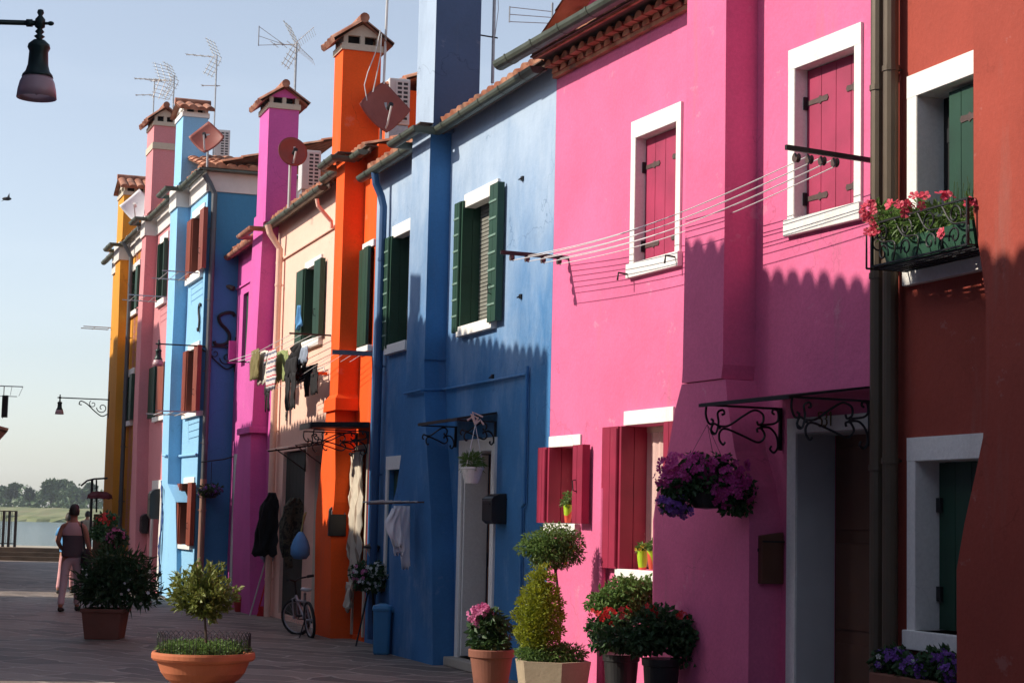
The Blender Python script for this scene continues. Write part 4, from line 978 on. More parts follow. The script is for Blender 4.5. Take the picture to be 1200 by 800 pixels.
class Back(Frame):
    def __init__(s): s.P = (14, -9.5); s.a = (-1, 0); s.o = (0, 1); s.ang = 0
KB = Back(); opp(KB, 0, 26, 9.5, M['oppB'], 'unseen blue house added behind the viewer to cut sky light')  # unseen house added to hold back sky fill from behind
# the low house whose roof corner just enters the picture at the left
cn = at(8.5, 489, 50.); K4 = Opp((cn.x-.35, 50.), .31)
gq = opp(K4, 0, 10, cn.z, M['rosy'], 'roof corner of a low house at the left edge')
# ------------------------------------------------------------------ the air over the lagoon
m = bpy.data.materials.new('haze'); m.use_nodes = True; nt = m.node_tree; nt.nodes.remove(nt.nodes['Principled BSDF']); v = nt.nodes.new('ShaderNodeVolumePrincipled')
v.inputs['Color'].default_value = (.80, .87, .95, 1); v.inputs['Density'].default_value = .00028; v.inputs['Anisotropy'].default_value = .2; nt.links.new(v.outputs[0], nt.nodes['Material Output'].inputs['Volume'])
mb = MB(); mb.box(-700, 300, -60, 900, -4.5, 22); tag(part('haze', mb, m, None), kind='stuff', label='thin summer haze over the lane and the lagoon', cat='haze')
# ================================================================== THINGS ON AND IN FRONT OF THE HOUSES
random.seed(21)
M['leaf_mid'] = leafmat('mid_green_leaves', (.065, .14, .03), (.19, .30, .08), 9, .38)
M['leaf_dark'] = leafmat('dark_green_leaves', (.018, .055, .018), (.06, .12, .04))
M['leaf_yellow'] = leafmat('yellow_green_leaves', (.10, .15, .03), (.30, .32, .08), 6)
M['leaf_conifer'] = leafmat('conifer_leaves', (.15, .20, .012), (.36, .38, .03), 7, .35)
M['petal_pink'] = leafmat('coral_pink_petals', (.60, .025, .09), (.80, .13, .17), 30, .3)
M['petal_rose'] = leafmat('rose_pink_petals', (.60, .12, .32), (.75, .25, .45), 30, .3)
M['petal_red'] = leafmat('red_petals', (.55, .01, .02), (.75, .04, .04), 30, .3)
M['petal_purple'] = leafmat('purple_petals', (.48, .02, .22), (.68, .09, .38), 14, .3)
M['petal_violet'] = leafmat('violet_petals', (.10, .03, .28), (.32, .12, .5), 14, .3)
M['petal_white'] = leafmat('white_petals', (.7, .7, .68), (.85, .85, .82), 14, .3)
M['petal_yellow'] = leafmat('yellow_petals', (.7, .45, .04), (.85, .6, .08), 14, .3)
def flower(mb, p, r, nrm=None, n=5):
    nrm = (nrm or Vector((random.uniform(-.6, .6), -1, random.uniform(-.2, .7)))).normalized()
    a = nrm.cross(Vector((.1, .2, 1))).normalized(); b = nrm.cross(a); p = Vector(p); o = random.random()*6
    for k in range(n):
        t = o+2*math.pi*k/n; u = a*math.cos(t)+b*math.sin(t); v = -a*math.sin(t)+b*math.cos(t)
        mb.add([tuple(p), tuple(p+u*r*.75+v*r*.42+nrm*r*.15), tuple(p+u*r*1.02+nrm*r*.28), tuple(p+u*r*.75-v*r*.42+nrm*r*.15)], [(0, 1, 2, 3)])
def bush(name, root, blobs, n, L, W, mat, label=None, **k):
    mb = MB(); leaves(mb, blobs, n, L, W, **k); return part(name, mb, M[mat], root, label, fix=False)
def blooms(name, root, blobs, n, r, mat, bias=None, clump=1):
    mb = MB(); tot = sum(b[1][0]*b[1][2] for b in blobs)
    for c, rr in blobs:
        for _ in range(max(1, int(n*rr[0]*rr[2]/tot))):
            u = rv(); u.y = -abs(u.y)
            if bias: u = (u+Vector(bias)).normalized()
            p = Vector((c[0]+u.x*rr[0], c[1]+u.y*rr[1], c[2]+u.z*rr[2]))
            for _ in range(clump): flower(mb, p+rv()*r*(1.2 if clump > 1 else .1), r*random.uniform(.8, 1.2), u+rv()*.5)
    return part(name, mb, M[mat], root, fix=False)
def bx(x, y, Y, rx, rz, ry=None):
    """ellipsoid blob from photo measures at depth Y"""
    c = at(x, y, Y); k = Y/FOC; return ((c.x, c.y, c.z), (rx*k, (ry or rx)*k, rz*k))
def potlathe(x, y, prof, n=28, F=None):
    mb = MB(); mb.lathe(x, y, prof, n); return mb
# ---------- bell lamps on brackets
def lamp_head(root, P, k=1.):
    x, y, z = P
    L = lambda pr, n=20: MB().lathe(x, y, [(r*k, z+h*k) for r, h in pr], n)
    part('lamp_neck', L([(0, .075), (.014, .07), (.018, .055), (.010, .04), (.026, .02), (.026, -.02), (.012, -.03), (.024, -.045), (.012, -.058), (.028, -.07), (.012, -.085), (.02, -.10), (.0, -.10)]), M['lampmetal'], root, smooth=True)
    part('lamp_hood', L([(0, -.085), (.03, -.09), (.054, -.112), (.058, -.13), (.048, -.15), (.052, -.22), (.062, -.255), (.076, -.272), (.080, -.285), (.0, -.284)]), M['lampmetal'], root, smooth=True)
    part('lamp_shade', L([(.076, -.285), (.088, -.31), (.097, -.35), (.102, -.395), (.097, -.394), (.090, -.35), (.070, -.29)]), M['lamp_glass'], root, smooth=True)
    part('bulb', L([(0, -.285), (.018, -.30), (.030, -.335), (.024, -.365), (0, -.378)], 12), M['lamp_glass'], root, smooth=True)
M['lampmetal'] = plain('dark_green_cast_iron', (.012, .03, .026), .4, .15, 20, .2)
P = at(47, 27.5, 9.3)
t = thing('street_lamp', 'large bell-shaped lamp with frosted pink shade on an arm, top left corner', 'street lamp', WO, P, 'bell lamps on brackets')
lamp_head(t, P, 1.0)
mb = MB(); mb.tube([(P.x-1.75, P.y, P.z+.012), (P.x-.02, P.y, P.z)], .0135, 10); mb.ell((P.x+.055, P.y, P.z), (.018, .012, .012)); mb.tube([(P.x, P.y, P.z), (P.x+.05, P.y, P.z)], .008, 8); mb.tube([(P.x-.07, P.y, P.z), (P.x-.04, P.y, P.z)], .02, 10)
part('arm', mb, M['lampmetal'], t, smooth=True)
def wall_lamp(F, s, z, L, label, k=1., box=None, d0=0.):
    t = thing('street_lamp', label, 'street lamp', F, (s, 0, z), 'bell lamps on brackets')
    W = F.w((s, d0+L, z)); lamp_head(t, (W.x, W.y, W.z), k)
    mb = MB(F); mb.tube([(s, d0+.0, z), (s, d0+L+.06, z)], .014, 8); part('arm', mb, M['lampmetal'], t)
    mb = MB(F); mb.box(s-.015, s+.015, d0, d0+.02, z-.45, z+.2)
    mb.tube([(s, d0+u, z-v) for u, v in [(p.x, p.y) for p in bez([(.02, .34), (.16, .40), (.34, .28), (.52, .12), (.66, .06), (.70, .13), (.64, .15)], 6)]], .014, 6)
    mb.tube([(s, d0+u, z-v) for u, v in arc((.16, .20), .13, .03, 0, 7.5, 22)], .012, 6); mb.tube([(s, d0+u, z-v) for u, v in arc((.38, .12), .09, .02, -1, 6, 18)], .010, 6)
    part('scroll_bracket', mb, M['lampmetal'], t)
    if box: mb = MB(F); mb.box(s-.1, s+.1, d0-.01, d0+.14, z-.30, z+.12); part('mount', mb, M[box], t)
    return t
s, z = OR.sz(275, 408); wall_lamp(OR, s-.1, z, 1.42, 'bell lamp with white shade on a scrolled bracket by the light blue house', 1.02, 'magenta')
s, z = LB.sz(126, 469, .25); wall_lamp(LB, s-.3, z, 1.15, 'bell lamp on a scrolled bracket at the yellow house, against the sky', 1.0, None, .25)
# ---------- aerials
def yagi(root, P, u, L, ne, eh, rod='alu', refl=True, up=Vector((0, 0, 1))):
    P = Vector(P); u = Vector(u).normalized(); sd = u.cross(up).normalized()
    mb = MB(); mb.tube([P, P+u*L], .010, 6); 
    for i in range(ne):
        c = P+u*(L*(.22+.76*i/max(1, ne-1))); h_ = eh*(1-.25*i/ne); mb.tube([c-sd*h_, c+sd*h_], .0055, 5)
        mb.tube([c-up*.018-sd*.02, c+up*.018+sd*.02], .012, 5)
    part('boom', mb, M[rod], root)
    if refl:
        for sg in (1, -1):
            mb = MB()
            for k in range(5):
                c = P+u*(.02+.10*k)*.9+up*(sg*(.05+.085*k))*1.0
                c = P - u*.02 + (u*.55+up*sg).normalized()*(.06+.09*k)
                mb.tube([c-sd*.24, c+sd*.24], .006, 5)
            for q in (-.16, .0, .16): mb.tube([P-u*.02+sd*q, P-u*.02+(u*.55+up*sg).normalized()*.46+sd*q], .008, 5)
            part('reflector', mb, M[rod], root)
def aerial(F, sd, y0px, y1px, xpx, label, ys, lo=None, r=.017):
    """mast at frame point, from pixel y1 (bottom) up to y0"""
    W = F.w((sd[0], sd[1], 0)); z1 = F.z(xpx, y0px, sd[1]); z0 = F.z(xpx, y1px, sd[1])
    t = thing('tv_aerial', label, 'aerial', WO, (W.x, W.y, z0), 'television aerials on the roofs')
    mb = MB(); mb.tube([(W.x, W.y, z0), (W.x, W.y, z1)], r, 8); part('mast', mb, M['mast'], t)
    return t, W, z0, z1
def sd(F, x, y, d): return (F.s(x, y, d), d)
t, W, z0, z1 = aerial(LB, sd(LB, 180, 120, -.4), 96, 140, 180, 'farthest aerial, short mast at the rose chimney cap, left', 1)
yagi(t, (W.x, W.y, z1-.35), (-1, .15, .0), .45, 3, .10, refl=False)
t, W, z0, z1 = aerial(LB, sd(LB, 203, 120, -.3), 90, 262, 203, 'white aerial on a mast standing in front of the rose chimney', 1)
yagi(t, (W.x, W.y, z1-.12), (-1, .3, .10), .98, 7, .10); yagi(t, (W.x-.2, W.y, z1-.12), (-1, .9, .16), .5, 3, .2)
t, W, z0, z1 = aerial(LB, sd(LB, 252, 120, -1.0), 66, 190, 253, 'white aerial on a mast above the light blue chimney', 1)
yagi(t, (W.x, W.y, z1-.05), (-1, .35, .16), .75, 4, .12); yagi(t, (W.x+.1, W.y, z1-.68), (-1, .2, .05), .42, 2, .1, refl=False)
t, W, z0, z1 = aerial(OR, sd(OR, 345, 120, -.45), 54, 246, 345, 'large grid aerial on the peach roof beside the magenta chimney', 1, r=.022)
mm = (W.x, W.y, z1-.02); yagi(t, mm, (-1, .2, .05), .42, 3, .26)
mb = MB(); a = Vector(mm)+Vector((-.22, 0, 0))
for q in (.17, .0, -.17): mb.tube([a, a+Vector((-.46, .05, .16+q))], .006, 5)
b_ = a+Vector((-.46, .05, .16)); mb.tube([b_+Vector((0, 0, .18)), b_-Vector((0, 0, .18))], .010, 6); part('dipole', mb, M['mast'], t)
mb = MB()
for k in range(9):
    c = Vector(mm)+Vector((.02+.035*k, .1, .05+.028*k)); mb.tube([c-Vector((0, .26, 0)), c+Vector((0, .26, 0))], .003, 4); c = c-Vector((0, 0, .1+.056*k)); mb.tube([c-Vector((0, .26, 0)), c+Vector((0, .26, 0))], .003, 4)
for sg in (1, -1): mb.tube([Vector(mm)+Vector((.0, -.12, 0)), Vector(mm)+Vector((.32, -.12, .3*sg))], .005, 4)
part('grid_reflector', mb, M['alu'], t)
t, W, z0, z1 = aerial(BL, sd(BL, 578, 60, -.5), -25, 97, 578, 'bare mast clamped to the side of the tall blue chimney', 1, r=.02)
mb = MB(); q = BL.w((BL.s(545, 42, -.15), -.2, 0)); zz = BL.z(578, 45, -.5); mb.tube([(q.x, q.y, zz+.03), (W.x+.05, W.y, zz)], .010, 5); part('clamp_arm', mb, M['iron'], t)
mb = MB(); mb.tube([(W.x+.03, W.y, z1), (W.x+.05, W.y, z0+.9), (W.x+.0, W.y, z0+.4), (W.x-.01, W.y, z0-.3)], .005, 5); part('cable', mb, M['mast'], t)
P = at(612, 20, 24.); t = thing('tv_aerial', 'small dark aerial tip showing beside the pink dormer roof', 'aerial', WO, P, 'television aerials on the roofs')
mb = MB(); e = at(597, 17, 24.)
for v in (.1, 0, -.1): mb.tube([P+Vector((.4, 0, v*.8)), e+Vector((0, 0, v))], .006, 5)
mb.tube([e+Vector((0, 0, .11)), e-Vector((0, 0, .11))], .011, 5); mb.tube([P+Vector((.4, 0, .2)), P+Vector((.4, 0, -1.2))], .015, 6); part('dipole', mb, M['mast'], t)
P = at(2, 455, 47.); t = thing('tv_aerial', 'low aerial with long rods over the roof at the left edge', 'aerial', WO, P, 'television aerials on the roofs')
mb = MB(); mb.tube([at(-30, 451, 47), at(27, 453, 47)], .014, 5); mb.tube([at(-30, 463, 47), at(20, 464.5, 47)], .010, 5); mb.tube([at(27, 453, 47), at(22, 464, 47)], .006, 5); mb.tube([at(14, 453, 47), at(12, 463, 47)], .006, 5); part('rods', mb, M['mast'], t)
mb = MB(); mb.tube([at(5, 452, 47), at(3, 490, 47.)], .012, 5); part('mast', mb, M['mast'], t)
mb = MB(); a = at(3, 463, 47); b_ = at(8.5, 489, 47); mb.box(a.x, b_.x, 46.97, 47.03, b_.z, a.z); single('roof_vent', mb, M['iron'], 'dark upright vent box on the roof at the left edge', 'vent')
# ---------- satellite dishes and air conditioners
def dish(P, nrm, R, shape, mat, label, mast_to=None):
    t = thing('satellite_dish', label, 'satellite dish', WO, P, 'satellite dishes on the eaves')
    nrm = Vector(nrm).normalized(); a = Vector((0, 0, 1)).cross(nrm).normalized(); b = nrm.cross(a); P = Vector(P)
    n = 40; rings = []; rings2 = []
    for j in range(7):
        q = j/6; ring = []; ring2 = []
        for k in range(n):
            th_ = 2*math.pi*k/n; c, s_ = math.cos(th_), math.sin(th_)
            rr = R*q/((abs(c)**shape+abs(s_)**shape)**(1/shape))
            p = P+a*(rr*c)+b*(rr*s_)+nrm*(.22*rr*rr/R); ring.append(tuple(p)); ring2.append(tuple(p-nrm*.014))
        rings.append(ring); rings2.append(ring2)
    mb = MB(); mb.loft(rings+rings2[::-1], True, False); part('reflector', mb, M[mat], t, smooth=True, fix=True)
    f = P+nrm*(R*.75)-b*R*.18
    mb = MB(); mb.tube([P-b*R*.8+nrm*.05, P-b*R*.72+nrm*R*.3, f], .016, 6); part('feed_arm', mb, M['plastic'], t)
    mb = MB(); mb.tube([f+b*.03, f-nrm*.10], .035, 10); part('feed_horn', mb, M['iron'] if mat != 'dish_white' else M['plastic'], t)
    mb = MB(); 
    if mast_to: mb.tube([P-nrm*.06-b*.0, P-nrm*.06-b*.0-Vector((0, 0, mast_to))], .022, 8); mb.box(P.x-.05, P.x+.05, P.y+.02, P.y+.12, P.z-.1, P.z+.1)
    part('mount', mb, M['plastic'] if shape == 2 else M['mast'], t)
    return t
d = .35; q = OR.s(342, 179, d); P = OR.w((q, d, OR.z(342, 179, d)))
dish(P, (.5, -1, .22), 17.5*P.y/FOC*1.04, 2, 'dish_red', 'round red-brown dish in front of the magenta chimney', .85)
d = -.3; q = OR.s(449, 128, d); P = OR.w((q, d, OR.z(449, 128, d)))
dish(P, (.5, -1, .22), 31*P.y/FOC*1.06, 1.14, 'dish_red', 'diamond-shaped red-brown dish beside the orange chimney', .55)
d = .1; q = LB.s(243, 163, d); P = LB.w((q, d, LB.z(243, 163, d)))
dish(P, (-.1, -1, .35), 20.5*P.y/FOC*1.06, 1.14, 'dish_red', 'diamond-shaped red-brown dish on the light blue house roof', .5)
d = .35; q = LB.s(162, 243, d); P = LB.w((q, d, LB.z(162, 243, d)))
dish(P, (-.1, -1, .25), 21*P.y/FOC*1.04, 1.06, 'dish_white', 'pale grey diamond-shaped dish in front of the yellow chimney', .5)
def aircon(F, xl, xr, yt, yb, d, label, depth=.3):
    """casing with its grille facing the viewer's side"""
    s, z1 = F.sz((xl+xr)/2, yt, d); z0 = F.z((xl+xr)/2, yb, d); Y = F.w((s, d, 0)).y; Wd = (xr-xl)*Y/FOC
    P = F.w((s, d, z0)); f = frame_at(P.x, P.y, .30)
    t = thing('air_conditioner', label, 'air conditioner', f, (0, 0, z0), 'air conditioners on the roofs')
    w = Wd*.5*.92
    mb = MB(f); mb.box(-w, w, 0, depth, z0, z1); part('casing', mb, M['plastic'], t, bevel=.015)
    g = MB(f); g.box(-w*.30, w*.82, -.004, .0, z0+.06, z1-.05); part('grille_back', g, M['ac_grille'], t)
    g = MB(f); n = 9
    for i in range(n+1): z = z0+.06+(z1-z0-.11)*i/n; g.box(-w*.32, w*.84, -.014, -.005, z-.012, z+.012)
    for u in (-.31, .26, .82): g.box(w*u-.012, w*u+.012, -.016, -.006, z0+.05, z1-.04)
    part('grille', g, M['plastic'], t)
    mb = MB(f); mb.box(-w*.9, w*.9, .02, depth-.02, z0-.35, z0-.01); part('stand', mb, M['mast'], t)
aircon(OR, 353, 378, 176, 221, -.15, 'air conditioner with dark grille behind the round red-brown dish')
aircon(BL, 455, 483, 92, 145, -.9, 'air conditioner right of the orange chimney against the sky')
aircon(LB, 252, 271, 152, 184, -1.2, 'air conditioner on the light blue house roof behind the diamond dish')
# cable loops on the orange chimney
s_, z_ = OR.sz(447, 60, -.26)
t = thing('cable_conduit', 'thin white conduit with drooping cables rising beside the orange chimney', 'cable', OR, (s_, -.3, 6.5))
mb = MB(); W = OR.w((s_-.03, -.3, 0)); mb.tube([(W.x, W.y, OR.z(448, 100, -.3)), (W.x+.02, W.y, OR.z(449, -20, -.3))], .018, 6); part('conduit', mb, M['plastic'], t)
Y = W.y-.15
for pts in ([(446, 35), (440, 62), (431, 85), (427, 100), (430, 118)], [(447, 40), (446, 65), (441, 90), (437, 108)]):
    mb = MB(); mb.tube([at(x, y, Y) for x, y in pts], .008, 6); part('cable', mb, M['plastic'], t)
# ---------- the clothes line across the pink wall
t = thing('clothesline', 'pulley clothes line with white cords strung across the pink house', 'clothes line', PL, (PL.s(666, 302), 0, PL.z(666, 302)))
sA, zA_ = PL.sz(666, 302); sB, zB_ = PR.sz(1023, 188)
mb = MB(PL); mb.prism([(sA-.013, 0, zA_-.022), (sA+.013, 0, zA_-.022), (sA+.013, .72, zA_-.02), (sA-.013, .72, zA_-.02)], (0, 0, .038)); part('bracket', mb, M['iron'], t)
mb = MB(PR); mb.prism([(sB-.013, -.0, zB_-.02), (sB+.013, -.0, zB_-.02), (sB+.013, .75, zB_-.0), (sB-.013, .75, zB_-.0)], (0, 0, .035)); part('bracket', mb, M['iron'], t)
la = [.10, .27, .44, .60]; lbb = [.36, .45, .58, .66]
for i in range(4):
    a = PL.w((sA-.0, la[i], zA_-.045)); b_ = PR.w((sB, .33+.11*i, zB_-.05))
    for F_, p in ((PL, a), (PR, b_)):
        mb = MB(F_); q = F_.loc(p); mb.lathe(0, 0, [(0, 0)], 3); mb.v = []; mb.f = []
        mb.tube([(q[0], q[1]-.016, q[2]), (q[0], q[1]-.008, q[2]), (q[0], q[1]+.008, q[2]), (q[0], q[1]+.016, q[2])], [.034, .026, .026, .034], 14)
        part('pulley', mb, M['hinge'], t)
    for dz in (.028, -.028):
        pts = [a.lerp(b_, k/14)+Vector((0, 0, dz-.10*math.sin(math.pi*k/14))) for k in range(15)]
        if i == 3 and dz > 0: continue
        mb = MB(); mb.tube(pts, .0042, 4); part('line', mb, M['wire'], t)
# little hooks on the pink sills
for (x, y) in ((741, 322), (797, 302)):
    s, z = PL.sz(x, y); mb = MB(PL); mb.tube([(s, 0.02, z+.0), (s, .14, z+.01), (s, .15, z-.06)], .009, 6); single('sill_hook', mb, M['iron'], 'small iron hook at the %s end of the left crimson window sill' % ('left' if x < 760 else 'right'), 'hook', 'hooks on the sill')
# ---------- bar and lines at the orange window
s, z = OR.sz(438, 414)
t = thing('line_bracket', 'grey flat bar sticking out from the orange wall with thin cords', 'clothes line', OR, (max(s, .03), 0, z))
s = max(s, .03)
mb = MB(OR); mb.box(s-.02, s+.02, 0, .54, z-.03, z+.03); part('bar', mb, plain('slate_blue_bar', (.16, .17, .21), .6), t)
for k in range(4):
    mb = MB(OR); mb.tube([(s, .12+.12*k, z), (2.5, .22+.12*k, z-.25), (3.3, .25+.12*k, z-.28)], .004, 4); part('line', mb, M['wire'], t)
# ---------- laundry in front of the peach house
def cloth(mb, rows, d, amp=.02, fr=30., th=.012, n=14):
    rings = []; R3 = []
    for i in range(len(rows)-1):
        for q in range(4): R3.append(tuple(rows[i][j]+(rows[i+1][j]-rows[i][j])*q/4 for j in range(3)))
    R3.append(rows[-1]); W0 = max(1e-3, abs(rows[-1][2]-rows[-1][1])); ph = random.random()*6
    for i, (z, a, b) in enumerate(R3):
        g = min(1, .3+i*.15); e_ = .03*W0*math.sin(z*23+ph); a += e_; b += .05*W0*math.sin(z*17+ph*2); last = i >= len(R3)-2
        f_ = [(a+(b-a)*k/n, d+amp*g*math.sin(fr*(a+(b-a)*k/n)+1.7*math.sin(z*5)+ph)+.45*amp*math.sin(z*19+k*.9+ph), z+(.03*math.sin(k*1.3+ph) if last else 0)) for k in range(n+1)]
        rings.append(f_+[(p[0], p[1]-th, p[2]) for p in f_[::-1]])
    mb.loft(rings)
def trousers(mb, s, d, zt, L, w, spread=.05, amp=.012):
    cloth(mb, [(zt, s-w/2, s+w/2), (zt-.08, s-w/2-.01, s+w/2+.01), (zt-L*.32, s-w/2-.02, s+w/2+.02)], d, amp)
    cloth(mb, [(zt-L*.3, s-w/2-.02, s-.005), (zt-L*.65, s-w/2-.02-spread*.5, s-.06), (zt-L, s-w/2-.02-spread, s-.06-spread)], d+.003, amp)
    cloth(mb, [(zt-L*.3, s+.005, s+w/2+.02), (zt-L*.65, s+.04, s+w/2+.0), (zt-L, s+.05, s+w/2-.02)], d-.003, amp)
def shirt(mb, s, d, zt, L, w, sleeve=.22, amp=.015):
    cloth(mb, [(zt, s-w*.22, s+w*.22), (zt-.05, s-w*.5, s+w*.5), (zt-L*.4, s-w*.47, s+w*.47), (zt-L, s-w*.5, s+w*.5)], d, amp)
    for sg in (-1, 1): cloth(mb, [(zt-.03, s+sg*w*.40, s+sg*w*.54), (zt-.05-sleeve*.5, s+sg*w*.5, s+sg*w*.64), (zt-.05-sleeve, s+sg*w*.54, s+sg*w*.70)], d+.012, amp*.5)
M['c_olive'] = plain('olive_cloth', (.20, .17, .07), .9); M['c_cream'] = plain('cream_cloth', (.72, .66, .56), .9, .05); M['c_green'] = plain('sage_green_cloth', (.27, .32, .13), .9, .1)
M['c_black'] = plain('black_cloth', (.014, .013, .015), .85, .2, 6); M['c_blue'] = plain('blue_cloth', (.09, .28, .55), .8, .12, 5); M['c_white'] = plain('white_cloth', (.84, .83, .86), .85, .05, 4); M['c_grey'] = plain('blue_grey_cloth', (.28, .33, .42), .85)
m, nt, b = newmat('striped_cloth'); g = N(nt, 'ShaderNodeNewGeometry'); sp = N(nt, 'ShaderNodeSeparateXYZ'); nt.links.new(g.outputs['Position'], sp.inputs[0]); mt = N(nt, 'ShaderNodeMath', operation='MULTIPLY'); nt.links.new(sp.outputs[2], mt.inputs[0]); mt.inputs[1].default_value = 7.5
fr_ = N(nt, 'ShaderNodeMath', operation='FRACT'); nt.links.new(mt.outputs[0], fr_.inputs[0]); r_ = ramp(nt, fr_.outputs[0], [(0, (.70, .64, .62)), (.38, (.70, .64, .62)), (.40, (.16, .17, .24)), (.62, (.16, .17, .24)), (.64, (.70, .64, .62)), (.84, (.70, .64, .62)), (.86, (.55, .06, .08)), (1, (.55, .06, .08))]); nt.links.new(r_, b.inputs['Base Color']); b.inputs['Roughness'].default_value = .85; M['c_stripe'] = m
for e_ in r_.node.color_ramp.elements: pass
m, nt, b = newmat('camouflage_cloth'); c = ramp(nt, noise(nt, 14, 2), [(.42, (.02, .022, .016)), (.46, (.06, .06, .04)), (.58, (.10, .085, .055)), (.62, (.025, .03, .02))]); nt.links.new(c, b.inputs['Base Color']); b.inputs['Roughness'].default_value = .9; M['c_camo'] = m
F = OR; D_ = .55
def S_(x, y, d=D_): return F.sz(x, y, d)
s0, zl = S_(297, 411); s1, _ = S_(385, 393)
t = thing('drying_lines', 'washing lines on a bracket under the peach upper window', 'clothes line', F, (s1, 0, zl))
zr = F.z(388, 393, 0)
mb = MB(F); mb.tube([(F.s(388, 393), 0, zr), (F.s(388, 393), .62, zr-.0)], .014, 6); part('bracket', mb, M['iron'], t)
for k in range(4):
    mb = MB(F); mb.tube([(F.s(388, 393), .12+.15*k, zr), ((F.s(388, 393)+7.4)/2, .14+.15*k, zr-.07), (7.4, .16+.15*k, zr-.03)], .006, 4); part('line', mb, M['wire'], t)
mb = MB(F); mb.tube([(7.4, 0.0, zr-.03), (7.4, .66, zr-.03)], .014, 6); part('bracket', mb, M['iron'], t)
LG = 'washing drying on the peach house'
def hang(name, fn, mat, label, cat):
    mb = MB(F); fn(mb); return single(name, mb, M[mat], label, cat, LG, smooth=True)
def gpx(x, yt, yb, d): s, z = F.sz(x, yt, d); return s, z, z-F.z(x, yb, d)
s, z, L = gpx(298, 410, 443, .6); hang('towel', lambda mb: cloth(mb, [(z, s-.36, s+.26), (z-L*.5, s-.38, s+.24), (z-L, s-.35, s+.28)], .6), 'c_olive', 'olive green towel at the left end of the washing line', 'towel')
s, z, L = gpx(308, 411, 449, .5); hang('shirt', lambda mb: shirt(mb, s, .5, z, L, .82), 'c_cream', 'cream shirt hanging between the olive towel and the striped shirt', 'shirt')
s, z, L = gpx(313, 450, 480, .35); hang('trousers', lambda mb: trousers(mb, s, .35, z, L, .36, .02), 'c_black', 'black trousers showing below the cream and striped shirts', 'trousers')
s, z, L = gpx(318, 409, 455, .62); hang('shirt', lambda mb: shirt(mb, s, .62, z, L, .66, .15), 'c_stripe', 'white shirt striped grey and red on the washing line', 'shirt')
s, z, L = gpx(329, 411, 446, .5); hang('shirt', lambda mb: shirt(mb, s, .5, z, L, .95, .12), 'c_green', 'sage green shirt beside the striped shirt', 'shirt')
s, z, L = gpx(340, 404, 478, .66); hang('trousers', lambda mb: (cloth(mb, [(z, s-.4, s+.0), (z-.15, s-.42, s+.4), (z-.4, s-.35, s+.50), (z-.5, s-.3, s+.3)], .60, .05), trousers(mb, s-.08, .66, z-.2, L-.2, .75, -.02)), 'c_black', 'long black garment, the longest piece of washing on the line', 'trousers')
s, z, L = gpx(355, 407, 423, .60); hang('shorts', lambda mb: cloth(mb, [(z, s-.26, s+.26), (z-L, s-.3, s+.3)], .60), 'c_grey', 'small blue-grey garment pegged right of the long black one', 'shorts')
s, z, L = gpx(364, 428, 461, .45); hang('trousers', lambda mb: trousers(mb, s, .45, z, L, .85, .03), 'c_black', 'black shorts hanging below the orange rack rail', 'shorts')
s, z, L = gpx(352, 425, 447, .4); hang('cloth', lambda mb: cloth(mb, [(z, s-.5, s+.5), (z-L*.5, s-.4, s+.46), (z-L, s-.2, s+.4)], .4, .04), 'c_black', 'bundled black cloth behind the orange rack rail', 'cloth')
s, z = F.sz(352, 370, .12); hang('cloth', lambda mb: cloth(mb, [(z+.16, s-.04, s+.06), (z, s-.08, s+.08), (z-.12, s-.12, s+.10), (z-.2, s-.05, s+.08)], .15, .03), 'c_blue', 'bright blue rag tucked behind the left green shutter', 'cloth')
# folding rack with orange rail and white rods
s, z = F.sz(385, 438, 0)
t = thing('drying_rack', 'wall drying rack with an orange rail and white rods', 'drying rack', F, (s, 0, z))
mb = MB(F); mb.box(s-.02, s+.02, .02, .46, z-.02, z+.025); mb.box(s-.02, s+.85, .44, .47, z-.02, z+.02); part('rail', mb, M['orange'], t)
for k in range(4): mb = MB(F); mb.tube([(s, .06+.11*k, z+.03), (s+.05, .06+.11*k, z+.10), (s+.85, .06+.11*k, z+.10), (s+.88, .06+.11*k, z+.03)], .010, 6); part('rod', mb, M['plastic'], t)
# things by the peach door
LG2 = 'clothes hanging by the peach door'
def out_frame(F, s, d0=0.):
    P = F.w((s, d0, 0)); return frame_at(P.x, P.y, math.atan2(F.o[1], F.o[0]))
def hang2(name, F2, fn, mat, label, cat, grp):
    mb = MB(F2); fn(mb); return single(name, mb, M[mat], label, cat, grp, smooth=True)
s, z, L = gpx(326, 577, 655, .05); OF = out_frame(F, s); hang2('coat', OF, lambda mb: (cloth(mb, [(z, .10, .20), (z-.12, .03, .28), (z-L*.5, .02, .38), (z-L*.95, .05, .42)], 0, .05, 26, .06), cloth(mb, [(z-.15, .2, .28), (z-L*.55, .26, .36), (z-L*.9, .24, .31)], .06, .02, 30, .04)), 'c_black', 'black coat hanging left of the peach house door', 'coat', LG2)
if 0: s, z, L = gpx(322, 577, 655, .22); hang('coat', lambda mb: cloth(mb, [(z, s-.15, s+.05), (z-.15, s-.3, s+.2), (z-L*.5, s-.32, s+.42), (z-L, s-.25, s+.4)], .25, .04, 22), 'c_black', 'black coat hanging left of the peach house door', 'coat')
s, z, L = gpx(352, 583, 664, .05); OF = out_frame(F, s); hang2('coat', OF, lambda mb: (cloth(mb, [(z, .06, .16), (z-.14, -.0, .30), (z-L*.6, .02, .36), (z-L*.85, .04, .30)], 0, .05, 24, .06), cloth(mb, [(z-.12, .16, .26), (z-L*.5, .22, .33), (z-L, .14, .24)], .05, .02, 30, .04)), 'c_camo', 'dark camouflage coat hanging across the peach house door', 'coat', LG2)
s, z = F.sz(352, 641, .45); kx = 1
t = thing('plastic_bag', 'bulging blue plastic bag hanging by the peach door', 'bag', F, (s, .45, z-.3))
mb = MB(F)
